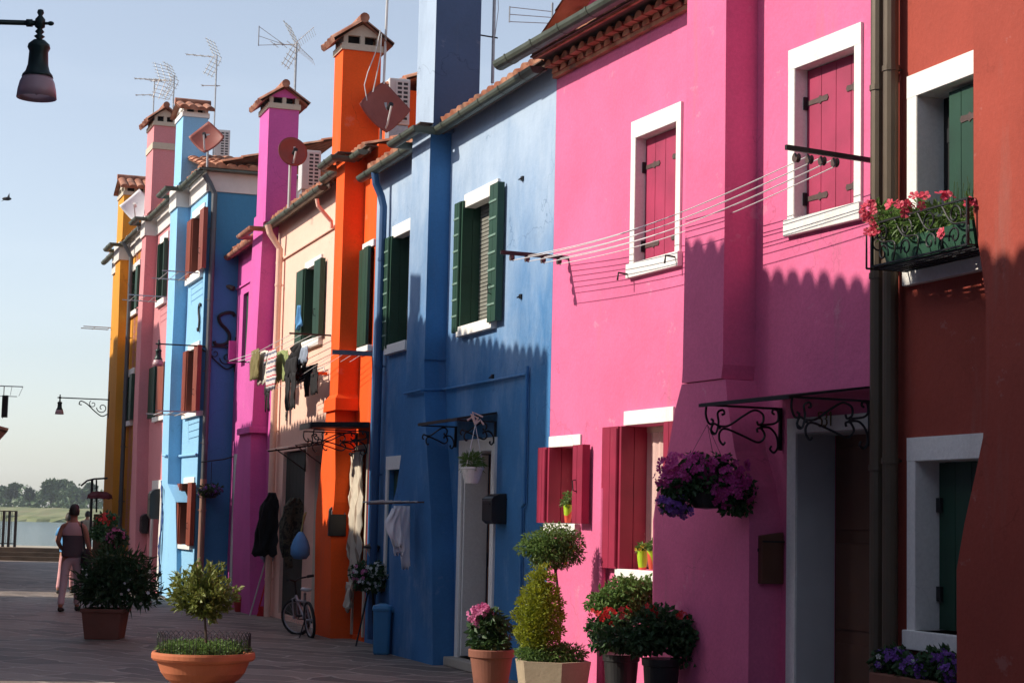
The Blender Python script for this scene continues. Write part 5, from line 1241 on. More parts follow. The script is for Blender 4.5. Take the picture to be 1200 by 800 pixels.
mb.loft([[(s+r*math.cos(2*math.pi*k/16)*(1+.10*math.sin(2.1*k+h_*9)), .45+r*.8*math.sin(2*math.pi*k/16), z+h_) for k in range(16)] for r, h_ in ((.01, -.17), (.11, -.16), (.17, -.10), (.17, 0), (.13, .1), (.075, .18), (.035, .22))])
part('bag_body', mb, M['c_blue'], t, smooth=True)
mb = MB(F); mb.tube([(s-.03, .45, z+.2), (s-.02, .42, z+.45), (s+.02, .38, z+.5), (s+.03, .45, z+.2)], .010, 5); part('bag_handle', mb, M['c_green'], t)
a = F.w((6.25, .32, 0)); b_ = F.w((6.05, .10, 1.02))
t = thing('mop', 'mop leaning upside down against the peach wall by the downpipe', 'mop', WO, a)
mb = MB(); mb.tube([a, b_], .013, 6); part('handle', mb, M['plastic'], t)
mb = MB(); bl = [((b_.x, b_.y, b_.z+.10), (.11, .1, .14))]; 
for _ in range(60): u = rv(); mb.tube([Vector(b_)+u*.02, Vector(b_)+Vector((u.x*.12, u.y*.1, .06+u.z*.1)), Vector(b_)+Vector((u.x*.12, u.y*.1, -.08+u.z*.08))], .01, 4)
part('mop_head', mb, M['c_grey'], t)
a = F.w((6.15, .20, 0)); b_ = F.w((6.05, .08, .7)); t = thing('broom', 'short red-handled broom beside the mop', 'broom', WO, a); mb = MB(); mb.tube([a+Vector((0, 0, .1)), b_], .013, 6); part('handle', mb, M['petal_red'], t); mb = MB(); mb.prism([(a.x-.03, a.y, 0), (a.x+.12, a.y, 0), (a.x+.07, a.y, .16), (a.x+.02, a.y, .16)], (0, .05, 0)); part('bristles', mb, M['petal_red'], t)
a = ground(283, 716); mb = MB(); mb.lathe(a.x, a.y-.1, [(0, 0), (.10, 0), (.135, .20), (.145, .20), (.145, .25), (.125, .25), (.11, .2), (0, .2)], 20)
single('flower_pot', mb, plain('red_glazed_pot', (.35, .02, .02), .4), 'small red pot at the foot of the magenta house', 'pot')
# child's bicycle
r_a = Vector((-2.62, 25.0, 0)); f_a = Vector((-2.88, 25.66, 0))
t = thing('bicycle', "child's bicycle with silver frame parked by the orange house", 'bicycle', WO, r_a)
M['tyre'] = plain('tyre_rubber', (.018, .018, .018), .8); M['silver'] = plain('silver_paint', (.36, .36, .38), .35, .05, 5, .5)
dirb = (f_a-r_a).normalized(); lat = Vector((dirb.y, -dirb.x, 0)); lean = (Vector((0, 0, 1))+lat*-.12).normalized(); R1 = .235
def wheel(c, dv, up_):
    mb = MB(); mb.tube([c+dv*(R1*math.cos(a))+up_*(R1*math.sin(a)) for a in [2*math.pi*k/28 for k in range(29)]], .021, 7, False); w_ = part('tyre', mb, M['tyre'], t, smooth=True)
    mb = MB(); mb.tube([c+dv*((R1-.025)*math.cos(a))+up_*((R1-.025)*math.sin(a)) for a in [2*math.pi*k/28 for k in range(29)]], .010, 6, False); part('rim', mb, M['silver'], w_)
    mb = MB()
    for k in range(12): a = 2*math.pi*k/12; mb.tube([c, c+dv*((R1-.03)*math.cos(a))+up_*((R1-.03)*math.sin(a))], .0025, 3)
    ax_ = dv.cross(up_).normalized(); mb.tube([c-ax_*.05, c+ax_*.05], .02, 8); part('spokes', mb, M['silver'], w_)
cr_ = r_a+lean*R1; steer = (dirb*math.cos(.65)+Vector((-dirb.y, dirb.x, 0))*math.sin(.65)).normalized(); cf_ = f_a+lean*R1
wheel(cr_, dirb, lean); wheel(cf_, steer, lean)
hd = cf_+lean*.30-dirb*.10; seat = cr_+lean*.36+dirb*.12; bb = cr_+dirb*.27+lean*.0
mb = MB()
for a, b_, r in ((hd, bb, .021), (seat, bb, .018), (hd-lean*.06, seat-lean*.12, .018), (bb, cr_, .012), (seat-lean*.1, cr_, .011)): mb.tube([a, b_], r, 8)
part('frame', mb, M['silver'], t)
for sg in (1, -1): mb = MB(); ls = steer.cross(lean).normalized(); mb.tube([cf_+ls*.045*sg, cf_+lean*.26+ls*.045*sg, hd-lean*.02], .012, 6); part('fork_blade', mb, M['silver'], t)
mb = MB(); mb.tube([hd, hd+lean*.20], .014, 6); ls = steer.cross(lean).normalized(); H0 = hd+lean*.20
mb.tube([H0-ls*.27-steer*.10+lean*.05, H0-ls*.12+lean*.03, H0, H0+ls*.12+lean*.03, H0+ls*.27-steer*.10+lean*.05], .012, 6); part('handlebar', mb, M['iron'], t)
for sg in (-1, 1): mb = MB(); mb.tube([H0+ls*sg*.21-steer*.06+lean*.045, H0+ls*sg*.29-steer*.11+lean*.052], .02, 8); part('grip', mb, M['tyre'], t)
mb = MB(); mb.loft([[tuple(seat+lean*.05+dirb*x+lat*(w_*math.cos(a))+lean*(.028*math.sin(a))) for a in [2*math.pi*k/10 for k in range(10)]] for x, w_ in ((-.12, .02), (-.1, .075), (-.03, .07), (.05, .03), (.12, .015))]); part('saddle', mb, plain('white_saddle', (.6, .58, .58), .4), t, smooth=True)
for sg in (1, -1): mb = MB(); q = bb+lean*-.0+lat*sg*.09; mb.tube([bb, q, q+dirb*.09*sg-lean*.05*sg], .009, 6); e = q+dirb*.09*sg-lean*.05*sg; mb.box(e.x-.04, e.x+.04, e.y-.03, e.y+.03, e.z-.012, e.z+.012); part('pedal', mb, M['tyre'], t)
mb = MB(); mb.tube([cr_+lean*.02+lat*-.06, r_a+lat*-.16+dirb*-.0], .009, 6); part('kickstand', mb, M['iron'], t)
mb = MB(); c = bb; mb.tube([c+lat*.04, c+lat*.048], .075, 16); part('chain_guard', mb, M['iron'], t)
# ---------- striped curtain in the orange doorway
random.seed(31)
F = OR
m, nt, b = newmat('striped_curtain'); g = N(nt, 'ShaderNodeTexCoord'); sp = N(nt, 'ShaderNodeSeparateXYZ'); nt.links.new(g.outputs['Object'], sp.inputs[0]); mt = N(nt, 'ShaderNodeMath', operation='MULTIPLY'); nt.links.new(sp.outputs[0], mt.inputs[0]); mt.inputs[1].default_value = 9.; fr_ = N(nt, 'ShaderNodeMath', operation='FRACT'); nt.links.new(mt.outputs[0], fr_.inputs[0])
nt.links.new(ramp(nt, fr_.outputs[0], [(0, (.62, .55, .44)), (.55, (.60, .52, .42)), (.6, (.30, .22, .16)), (.75, (.32, .24, .18)), (.8, (.62, .55, .44)), (1, (.62, .55, .44))]), b.inputs['Base Color']); b.inputs['Roughness'].default_value = .9; M['c_curtain'] = m
t = thing('door_curtain', 'beige striped curtain hanging in the orange house doorway', 'curtain', F, (.1, .06, .0))
mb = MB(F); zt = F.z(421, 530); zb = .62
cloth(mb, [(zt, .08, .66), (zt-.6, .09, .66), (1.4, .10, .66), (1.0, .12, .64), (.74, .2, .60)], .08, .03, 42, .008, 40); part('fabric', mb, M['c_curtain'], t, smooth=True)
mb = MB(F); cloth(mb, [(.76, .3, .58), (zb, .32, .62), (.45, .34, .60), (.38, .46, .56)], .12, .03, 40, .008, 20); part('hem', mb, M['c_curtain'], t, smooth=True)
mb = MB(F); mb.tube([(.05, .06, zt+.02), (.70, .06, zt+.02)], .012, 6); part('rail', mb, M['iron'], t)
# ---------- letterboxes
def letterbox(F, s, d, z0, w, h_, dep, label, side=False, arch=False, mat='black_plastic'):
    t = thing('letterbox', label, 'letterbox', F, (s, d, z0))
    mb = MB(F)
    prof = [(0, 0), (dep, 0), (dep, h_*.93), (0, h_)] if mat == 'dark_wood' else [(0, 0), (dep*.75, 0), (dep, h_*.12), (dep, h_*.78), (dep*.85, h_*.9), (dep*.45, h_*.985), (0, h_)] if not side else None
    if not side: mb.prism([(s, d+u, z0+v) for u, v in prof], (w, 0, 0))
    else:
        pts = [(0, 0), (w, 0), (w, h_*.82)]+[(w/2+w/2*math.cos(a), h_*.82+h_*.18*math.sin(a)) for a in [math.pi*k/8 for k in range(1, 8)]]+[(0, h_*.82)] if arch else [(0, 0), (w, 0), (w, h_), (0, h_)]
        mb.prism([(s, d+u, z0+v) for u, v in pts], (-dep, 0, 0))
    b_ = part('box', mb, M[mat], t, bevel=.008)
    mb = MB(F)
    if not side: mb.box(s-.01, s+w+.01, d-.0, d+dep*.98, z0+h_*.80, z0+h_*.83); mb.box(s+.04, s+w-.04, d+dep, d+dep+.006, z0+h_*.62, z0+h_*.68)
    else: mb.tube([(s-dep-.006, d+u, z0+v) for u, v in [(w*.12, h_*.70)]+[(w/2+w*.38*math.cos(a), h_*.80+h_*.1*math.sin(a)) for a in [math.pi-math.pi*k/8 for k in range(9)]]+[(w*.88, h_*.7)]], .008, 6)
    part('flap', mb, M['iron'] if not side else M['mast'], b_)
    return t
s, z = BL.sz(593, 614); z1 = BL.z(593, 578); letterbox(BL, s-.02, .005, z, .30, z1-z, .17, 'black letterbox with rounded lid right of the blue doorway')
k = PR.s(916, 650); sN = PR.s(878, 650, .29)
z0_, z1_ = PR.z(905, 683), PR.z(905, 623)
letterbox(PR, PR.s(920, 650)-.0, .01, z0_, .34, z1_-z0_, .20, 'dark brown square letterbox between the pink chimney breast and door 531', mat='dark_wood')
s = OR.s(388, 610, .29)
letterbox(OR, s+.01, .09, OR.z(401, 628, .15), .24, OR.z(401, 592, .15)-OR.z(401, 628, .15), .07, 'black arched letterbox on the side of the orange chimney breast', True, True)
s, z = LB.sz(175, 625); letterbox(LB, s, .03, z, .3, .42, .14, 'dark letterbox left of the dusty rose house doorway')
s, z = LB.sz(188, 608); letterbox(LB, s, .03, z, .3, .62, .2, 'dark letterbox right of the dusty rose house doorway')
# blue cloth curtain hung beside the light blue house
mb = MB(LB); s0, s1 = LB.s(193, 600), LB.s(187, 600); cloth(mb, [(LB.z(190, 563), s0+.3, s1-.5), (LB.z(190, 600), s0+.1, s1-.5), (LB.z(190, 640), s0+.1, s1-.4), (LB.z(190, 672), s0+.2, s1-.5)], .05, .025, 9, .01, 20)
single('door_curtain', mb, plain('navy_curtain', (.02, .06, .22), .8), 'navy blue curtain between the dusty rose and light blue houses', 'curtain', smooth=True)
# ---------- drying rack with white washing on the blue chimney breast
F = BL; d0 = .26; s, z = F.sz(497, 588, d0)
t = thing('drying_rack', 'folding wall rack hung with white washing on the blue chimney breast', 'drying rack', F, (s, d0, z))
for k in range(4): mb = MB(F); mb.tube([(s+.18*k, d0, z), (s+.18*k+.12, d0+.18, z-.01), (s+.18*k, d0+.36, z-.02), (s+.18*k+.12, d0+.50, z-.03)], .010, 5); part('arm', mb, M['hinge'], t)
for k in range(5): mb = MB(F); mb.tube([(s-.02, d0+.09+.1*k, z+.005), (s+.85, d0+.09+.1*k, z-.01)], .008, 5); part('rod', mb, M['plastic'], t)
LG = 'white washing on the blue house rack'
for (x, yt, yb, w, dd, lab) in ((468, 595, 640, .36, .42, 'white shirt on the rack at the left, bulging'), (477, 592, 650, .34, .34, 'white vest in the middle of the blue house rack'), (483, 592, 667, .30, .30, 'long white trousers, rightmost on the blue house rack')):
    q, zz = F.sz(x, yt, d0+dd); L = zz-F.z(x, yb, d0+dd); mb = MB(F)
    OF = out_frame(F, F.s(499, 600, d0), d0); mb = MB(OF); lat_ = .1+.0*dd
    if 'shirt' in lab: cloth(mb, [(zz, .26, .36), (zz-L*.35, .26, .44), (zz-L*.6, .25, .42), (zz-L, .24, .33)], -.12, .025, 40, .03)
    elif 'vest' in lab: cloth(mb, [(zz, .18, .31), (zz-L*.5, .19, .33), (zz-L*.93, .17, .31), (zz-L, .18, .30)], -.22, .02, 44, .03)
    else: cloth(mb, [(zz, .10, .22), (zz-L*.4, .09, .23), (zz-L, .08, .17)], -.30, .015, 40, .03)
    single('shirt' if 'shirt' in lab else 'vest' if 'vest' in lab else 'trousers', mb, M['c_white'], lab, 'shirt' if 'shirt' in lab else 'vest' if 'vest' in lab else 'trousers', LG, smooth=True)
# ---------- bin, flower stand, wall lamp by the orange/blue corner
a = ground(447, 766); X, Y = a.x, a.y
t = thing('waste_bin', 'pale blue plastic bin with a lid against the blue chimney breast', 'bin', WO, a)
k = Y/FOC
mb = MB(); pr = [(0, 0), (8.2*k, 0), (9.3*k, 50*k), (0, 50*k)]; mb.lathe(X, Y, pr, 4, math.pi/4+.3); 
mb = MB()
def rsq(r, z, n=24): return [(X+r*math.copysign(abs(math.cos(a_))**.45, math.cos(a_))*.95, Y+r*math.copysign(abs(math.sin(a_))**.45, math.sin(a_))*.95, z) for a_ in [2*math.pi*i/n for i in range(n)]]
mb.loft([rsq(.095, 0), rsq(.105, .02), rsq(.118, .52)]); part('bin_body', mb, plain('pale_blue_plastic', (.045, .20, .38), .45, .05, 5), t)
mb = MB(); mb.loft([rsq(.128, .52), rsq(.13, .545), rsq(.12, .575), rsq(.04, .60)]); mb.box(X+.09, X+.14, Y-.05, Y-.0, .50, .55); part('lid', mb, M['pblue2'] if 'pblue2' in M else plain('pale_blue_lid', (.055, .23, .42), .4, .05, 5), t)
P = at(432, 690, 23.6)
t = thing('flower_stand', 'tall three-legged stand carrying a trough of white flowers by the blue downpipe', 'plant stand', WO, (P.x, P.y, 0))
k = P.y/FOC
for (x, y) in ((417, 757), (438, 752), (444, 745)): g_ = ground(x, y); g_.y = P.y+(-.1 if x < 420 else .15); mb = MB(); mb.tube([(at(x, y, g_.y).x, g_.y, 0), (P.x+(.0 if x < 430 else .05), P.y, P.z)], .011, 6); part('leg', mb, M['iron'], t)
mb = MB(); mb.box(P.x-18*k, P.x+22*k, P.y-.10, P.y+.10, P.z-.02, P.z+.14); part('trough', mb, M['dark_wood'], t, bevel=.01)
bl = [bx(425, 672, 23.5, 14, 12), bx(443, 672, 23.5, 12, 13), bx(434, 684, 23.5, 18, 8)]
bush('foliage', t, bl, 1500, .06, .03, 'leaf_dark'); blooms('blossom', t, bl, 30, .022, 'petal_white', (0, -.5, .3), 2); blooms('blossom', t, [bl[0]], 14, .03, 'petal_rose', (-.6, -.5, 0))
P = at(436, 645, 23.8); t = thing('wall_lamp', 'black hooded lantern with pale glass by the blue downpipe', 'lamp', WO, P)
mb = MB(); mb.lathe(P.x, P.y, [(0, P.z+.10), (.03, P.z+.10), (.11, P.z+.06), (.115, P.z+.03), (.0, P.z+.03)], 20); part('lamp_hood', mb, M['iron'], t)
mb = MB(); mb.lathe(P.x, P.y, [(0, P.z+.03), (.08, P.z+.03), (.03, P.z-.08), (0, P.z-.09)], 20); part('lamp_glass', mb, M['plastic'], t)
mb = MB(); mb.tube([(P.x+.0, P.y, P.z+.06), (P.x+.14, P.y+.12, P.z+.0), (P.x+.16, P.y+.18, P.z-.1)], .015, 6); part('arm', mb, M['iron'], t)
# ---------- white hanging bowl in the blue doorway canopy
F = BL; sb, dz_ = F.s(553, 560, .30), .30; W = F.w((sb, dz_, 0)); Y = W.y; z1 = at(553, 547, Y).z; z0 = at(553, 566, Y).z; X = at(553, 550, Y).x
t = thing('hanging_planter', 'white hanging bowl with a fern in front of the blue doorway', 'hanging planter', WO, (X, Y, z0))
k = Y/FOC
mb = MB(); mb.lathe(X, Y, [(0, z0), (8*k, z0), (11*k, z0+.08), (13*k, z1-.03), (14.2*k, z1-.025), (14.2*k, z1), (12.5*k, z1), (0, z1-.02)], 24); part('bowl', mb, M['white'], t, smooth=False)
top = at(557, 497, Y)
for a_ in (0, 2.1, 4.2): mb = MB(); mb.tube([(X+13*k*math.cos(a_), Y+13*k*math.sin(a_), z1), (top.x, top.y, top.z)], .004, 4); part('string', mb, M['wire'], t)
mb = MB(); 
for i in range(5): mb.tube([tuple(top), tuple(top+Vector((.05*math.cos(i), .03, .05+.02*i))), tuple(top+Vector((.09*math.cos(i*1.7), .02, .02*i)))], .012, 5)
part('bow', mb, M['pinkcloth'], t)
bush('foliage', t, [((X, Y, z1+.05), (11*k, 11*k, .09))], 320, .09, .014, 'leaf_mid', outward=1.2)
# ---------- hanging basket of petunias at the pink canopy
F = PR; Yb = 14.1
cx = at(829, 560, Yb)
t = thing('hanging_basket', 'hanging basket overflowing with magenta and violet petunias under the pink canopy', 'hanging basket', WO, (cx.x, cx.y, cx.z-.25))
bl = [bx(828, 562, Yb, 30, 26, 26), bx(797, 572, Yb, 26, 24, 24), (bx(860, 575, Yb, 24, 22, 20)), bx(812, 545, Yb, 20, 14, 18), bx(846, 543, Yb, 18, 12, 16), bx(790, 592, Yb, 18, 10, 14), bx(862, 592, Yb, 22, 12, 14)]
bush('foliage', t, bl, 3200, .05, .032, 'leaf_dark', droop=.4)
blooms('blossom', t, [bx(805, 548, Yb, 38, 18, 26), bx(850, 550, Yb, 30, 16, 24), bx(858, 572, Yb, 30, 22, 24), bx(785, 560, Yb, 20, 14, 20), bx(838, 580, Yb, 20, 16, 22)], 175, .033, 'petal_purple', (-.1, -.4, .25))
blooms('blossom', t, [bx(788, 590, Yb, 22, 14, 22), bx(802, 598, Yb, 14, 8, 12)], 40, .028, 'petal_violet', (-.3, -.4, -.2))
mb = MB(); c = at(828, 575, Yb); mb.lathe(c.x, c.y, [(0, c.z-.14), (.10, c.z-.13), (.15, c.z-.02), (.0, c.z-.02)], 16); part('basket', mb, M['black_plastic'], t)
hk = at(829, 497, Yb)
for x in (803, 838, 850): mb = MB(); e = at(x, 545, Yb); mb.tube([hk, e], .0018, 4); part('chain', mb, M['iron'], t)
# ---------- pots on the sills
def sillpot(F, xl, xr, yt, yb, d, label, pl=(8, 10)):
    xm = (xl+xr)/2; s = F.s(xm, (yt+yb)/2, d); W = F.w((s, d, 0)); k = W.y/FOC; z1 = F.z(xm, yt, d); z0 = F.z(xm, yb, d); r = (xr-xl)/2*k
    t = thing('sill_pot', label, 'flower pot', WO, (W.x, W.y, z0)); m_ = M['lime_pot']
    mb = MB(); mb.lathe(W.x, W.y, [(0, z0), (r*.62, z0), (r*.85, z0+(z1-z0)*.5), (r, z1), (r*.9, z1), (0, z1-.02)], 18); part('pot', mb, m_, t)
    bush('foliage', t, [((W.x, W.y, z1+pl[1]*k*.6), (pl[0]*k, pl[0]*k, pl[1]*k))], 160, .05, .02, 'leaf_mid'); return t, W, z1, k
m, nt, b = newmat('lime_pot_with_red_motif'); c = ramp(nt, noise(nt, 7, 0), [(.50, (.42, .62, .03)), (.53, (.72, .10, .06))]); nt.links.new(c, b.inputs['Base Color']); b.inputs['Roughness'].default_value = .35; M['lime_pot'] = m
sillpot(PL, 660, 671, 591, 612, .02, 'tall lime and red pot on the small crimson-shuttered window sill', (6, 10))
t, W, z1, k = sillpot(PL, 746, 760, 645, 667, .0, 'left lime green pot on the large crimson-shuttered window sill', (5, 5)); blooms('blossom', t, [((W.x, W.y, z1+.02), (.06, .05, .03))], 10, .02, 'petal_yellow')
sillpot(PL, 758, 772, 645, 667, .04, 'right lime green pot on the same sill, half behind the chimney breast', (5, 8))
# ---------- ironwork flower balcony on the red house
F = RED; dB = .36
sF = F.s(1062, 285, .02); z1B = F.z(1139, 236, dB); z0B = F.z(1080, 303, dB); 
sF = F.s(1022, 280, dB); sN = F.s(1134, 280, dB)
zt = (F.z(1023, 256, dB)+F.z(1139, 236, dB))/2; zb = F.z(1080, 300, dB)
t = thing('flower_balcony', 'wrought iron window balcony holding planters of coral pink flowers', 'window balcony', F, (sN, 0, zb))
def scr(mb, P, c, R, flip=1, r=.0065): mb.tube([P(u, v) for u, v in arc(c, R, R*.22, (-.4 if flip > 0 else math.pi+.4), (-.4+flip*7.2 if flip > 0 else math.pi+.4-7.2), 22)], r, 5)
mb = MB(F); mb.box(sN-.01, sF+.01, dB-.008, dB+.008, zt-.012, zt); mb.box(sN-.01, sF+.01, dB-.008, dB+.008, zb, zb+.012)
for s in (sN, sF): mb.box(s-.008, s+.008, .0, dB, zt-.012, zt-.002); mb.box(s-.008, s+.008, .0, dB, zb+.001, zb+.011); mb.box(s-.008, s+.008, dB-.009, dB+.009, zb+.012, zt-.012)
part('rail_frame', mb, M['iron'], t)
P3 = lambda u, v: (sF-u, dB, zb+v); Wd = sF-sN; Hh = zt-zb
mb = MB(F)
for i in range(4):
    c = Wd*(i+.5)/4; scr(mb, P3, (c, Hh*.70), Hh*.24, 1 if i % 2 else -1); scr(mb, P3, (c, Hh*.26), Hh*.22, -1 if i % 2 else 1); 
    mb.tube([P3(p.x, p.y) for p in bez([(c-Wd/8, Hh*.95), (c-.03, Hh*.55), (c+Wd/8, Hh*.45), (c+Wd/9, Hh*.05)], 6)], .0065, 5)
part('scrollwork', mb, M['iron'], t)
mb = MB(F)
for s in (sF, sN):
    P4 = lambda u, v: (s, dB-u, zb+v)
    scr(mb, P4, (dB*.5, Hh*.7), Hh*.24, 1); scr(mb, P4, (dB*.5, Hh*.25), Hh*.22, -1)
part('end_scrollwork', mb, M['iron'], t)
mb = MB(F)
for k in range(7): mb.box(sN, sF, .03+.05*k, .036+.05*k+.012, zb-.012, zb-.002)
part('floor_slats', mb, M['iron'], t)
s2 = F.s(1013, 290, dB-.0)
mb = MB(F); zq0, zq1 = F.z(1018, 315, dB), F.z(1018, 268, dB)
mb.tube([(sF+.04, dB+.02, zq0), (sF+.04, dB+.02, zq1), (sF+.04, .01, zq1), (sF+.04, .01, zq0), (sF+.04, dB+.02, zq0)], .008, 5); scr(mb, lambda u, v: (sF+.04, .02+u, zq0+v), (.10, .10), .09, 1); scr(mb, lambda u, v: (sF+.04, .02+u, zq0+v), (.26, .17), .08, -1)
part('support_bracket', mb, M['iron'], t)
for i, (a, b_) in enumerate(((sN+.03, sN+.40), (sN+.42, sF-.03))):
    mb = MB(F); mb.loft([[(a+.02, .09, zb+.01), (b_-.02, .09, zb+.01), (b_-.02, .27, zb+.01), (a+.02, .27, zb+.01)], [(a, .06, zb+.17), (b_, .06, zb+.17), (b_, .31, zb+.17), (a, .31, zb+.17)]]); q = single('planter', mb, plain('dark_green_plastic' , (.03, .09, .055), .5) if i == 0 else M['planter'], ('right' if i == 0 else 'left')+' dark green plastic trough inside the iron flower balcony', 'planter', 'troughs in the balcony'); M['planter'] = q.data.materials[0]
Yq = F.w(((sN+sF)/2, .2, 0)).y
fl = thing('balcony_plants', 'coral pink flowers and leaves spilling over the iron balcony', 'flowering plant', F, ((sN+sF)/2, .2, zb+.15))
def fb(u, h_, rs, rz, d=.2): W = F.w((sF+(sN-sF)*u, d, zb+h_)); return ((W.x, W.y, W.z), (rs, rs, rz))
bl = [fb(.0, .36, .08, .09, .3), fb(.08, .28, .1, .12, .25), fb(.25, .26, .10, .12, .26), fb(.42, .26, .1, .13, .26), fb(.6, .25, .1, .12, .24), fb(.8, .24, .1, .1, .22), fb(.95, .22, .08, .1, .2)]
bush('foliage', fl, bl, 1500, .065, .022, 'leaf_mid', outward=.9)
mb = MB(F)
for k in range(22): s = sN+.02+random.random()*.3; d_ = random.uniform(.1, .3); h_ = random.uniform(.1, .2); mb.tube([(s, d_, zb+.28), (s+random.uniform(-.04, .04), d_, zb+.30+h_)], .003, 4)
part('stems', mb, M['leaf_dark'], fl)
blooms('blossom', fl, [fb(-.02, .38, .09, .1, .34), fb(.02, .22, .06, .1, .36), fb(.3, .33, .12, .07, .36), fb(.5, .36, .1, .05, .34), fb(.72, .34, .08, .05, .34), fb(.97, .25, .05, .05, .3), fb(.8, .1, .05, .04, .37)], 46, .036, 'petal_pink', (-.2, -.6, .4))
# ---------- violet flowers under the red house's lower window
Yv = 11.6; a = at(1022, 790, Yv); b_ = at(1118, 790, Yv)
t = thing('window_box', 'window box of violet flowers below the lower green shutters, bottom right', 'window box', RED, (RED.s(1080, 790, .2), .0, .5))
s0, s1 = RED.s(1124, 780, .18), RED.s(1030, 780, .18); mb = MB(RED); mb.box(s0, s1, .06, .26, .46, .64); part('box', mb, M['terracotta_dull'], t, bevel=.01)
bl = []
for u, h_, r in ((.06, .72, .10), (.22, .74, .10), (.4, .70, .09), (.58, .70, .10), (.75, .76, .11), (.92, .71, .1)):
    W = RED.w((s1+(s0-s1)*u, .17, h_)); bl.append(((W.x, W.y, W.z), (r, r, r*.8)))
bush('foliage', t, bl, 1700, .05, .03, 'leaf_dark'); blooms('blossom', t, bl, 120, .026, 'petal_violet', (-.1, -.5, .5)); blooms('blossom', t, bl[:3], 9, .022, 'petal_white', (-.1, -.7, .3))
# ---------- plants in pots along the pink and blue walls
Y = 17.4; k = Y/FOC; c = at(576, 760, Y); zr = c.z
t = thing('potted_plant', 'terracotta pot with pink geranium-like flowers below the blue doorway', 'potted plant', WO, (c.x, Y, 0))
r = 27*k
mb = MB(); mb.lathe(c.x, Y, [(0, 0), (r*.66, 0), (r*.74, .1), (r*.90, zr-.09), (r*.91, zr-.075), (r*.985, zr-.07), (r, zr-.01), (r*.97, zr), (r*.9, zr), (r*.88, zr-.04), (0, zr-.04)], 36); part('pot', mb, M['terracotta_dull'], t)
bl = [bx(566, 735, Y, 16, 16), bx(583, 737, Y, 15, 16), bx(575, 722, Y, 14, 9), bx(574, 752, Y, 24, 6)]
bush('foliage', t, bl, 1500, .07, .035, 'leaf_dark'); bush('ground_leaves', t, [bx(575, 756, Y, 23, 5)], 500, .035, .02, 'leaf_mid')
blooms('blossom', t, [bx(559, 720, Y, 7, 8), bx(568, 716, Y, 8, 4), bx(556, 730, Y, 5, 4)], 30, .034, 'petal_rose', (-.3, -.5, .4), 2)
blooms('blossom', t, [bx(563, 745, Y, 8, 6), bx(582, 745, Y, 5, 7)], 9, .022, 'petal_white')
Y = 16.7; k = Y/FOC; c = at(648, 773, Y); zr = c.z
t = thing('stone_planter', 'faceted weathered stone planter holding the clipped conifer', 'planter', WO, (c.x, Y, 0))
r = 46*k; mb = MB(); mb.lathe(c.x, Y, [(0, 0), (r*.84, 0), (r*.98, zr-.04), (r*1.0, zr), (r*.86, zr), (r*.84, zr-.05), (0, zr-.05)], 6, -.32); part('trough', mb, stucco('weathered_stone_pot', (.36, .29, .20), .22, (.08, .06, .04), stain_amt=.8), t)
bush('ground_leaves', t, [bx(625, 763, Y, 20, 10, 26), bx(665, 764, Y, 24, 9, 22), bx(645, 766, Y, 40, 8, 30)], 2600, .05, .014, 'leaf_mid', outward=.9)
# conical conifer
t = thing('conifer', 'clipped yellow-green cone-shaped conifer in the stone planter', 'conifer', WO, at(630, 760, Y))
bl = []
for (y, w) in ((750, 25), (737, 30), (723, 31), (708, 28), (694, 23), (681, 17), (671, 10)):
    for a_ in range(7):
        th_ = a_*.9+y; c_, rr = bx(631+(735-y)*.06+w*.55*math.cos(th_), y+random.uniform(-3, 3), Y, w*.48, 8.5); c_ = (c_[0], Y+w*.55*k*math.sin(th_), c_[2]); bl.append((c_, rr))
bush('crown', t, bl, 9500, .035, .016, 'leaf_conifer', droop=-.5, shell=.3, outward=1.0)
mb = MB(); mb.tube([at(631, 762, Y), at(634, 690, Y)], [.03, .012], 7); part('trunk', mb, M['bark'], t)
# small-leaved standard with yellow flowers
Yt = 17.0; t = thing('standard_shrub', 'round-headed shrub with tiny yellow flowers above the clipped conifer', 'shrub', WO, at(655, 760, Yt))
mb = MB(); mb.tube([at(655, 765, Yt), at(657, 720, Yt), at(650, 660, Yt)], .014, 7); part('trunk', mb, M['bark'], t)
for _ in range(8): mb = MB(); mb.tube([at(651, 668, Yt), at(648+random.uniform(-30, 28), 640+random.uniform(-12, 12), Yt+random.uniform(-.15, .15))], [.008, .003], 5); part('branch', mb, M['bark'], t)
bl = [bx(631, 638, Yt, 22, 16), bx(650, 630, Yt, 23, 17), bx(668, 637, Yt, 18, 18), bx(658, 652, Yt, 18, 14), bx(615, 641, Yt, 12, 8), bx(643, 648, Yt, 24, 15), bx(675, 650, Yt, 10, 10), bx(636, 658, Yt, 14, 8)]
bush('crown', t, bl, 5600, .042, .014, 'leaf_mid', outward=.9); blooms('blossom', t, [bx(672, 645, Yt, 11, 11), bx(657, 658, Yt, 10, 10), bx(650, 655, Yt, 16, 10)], 16, .016, 'petal_yellow')
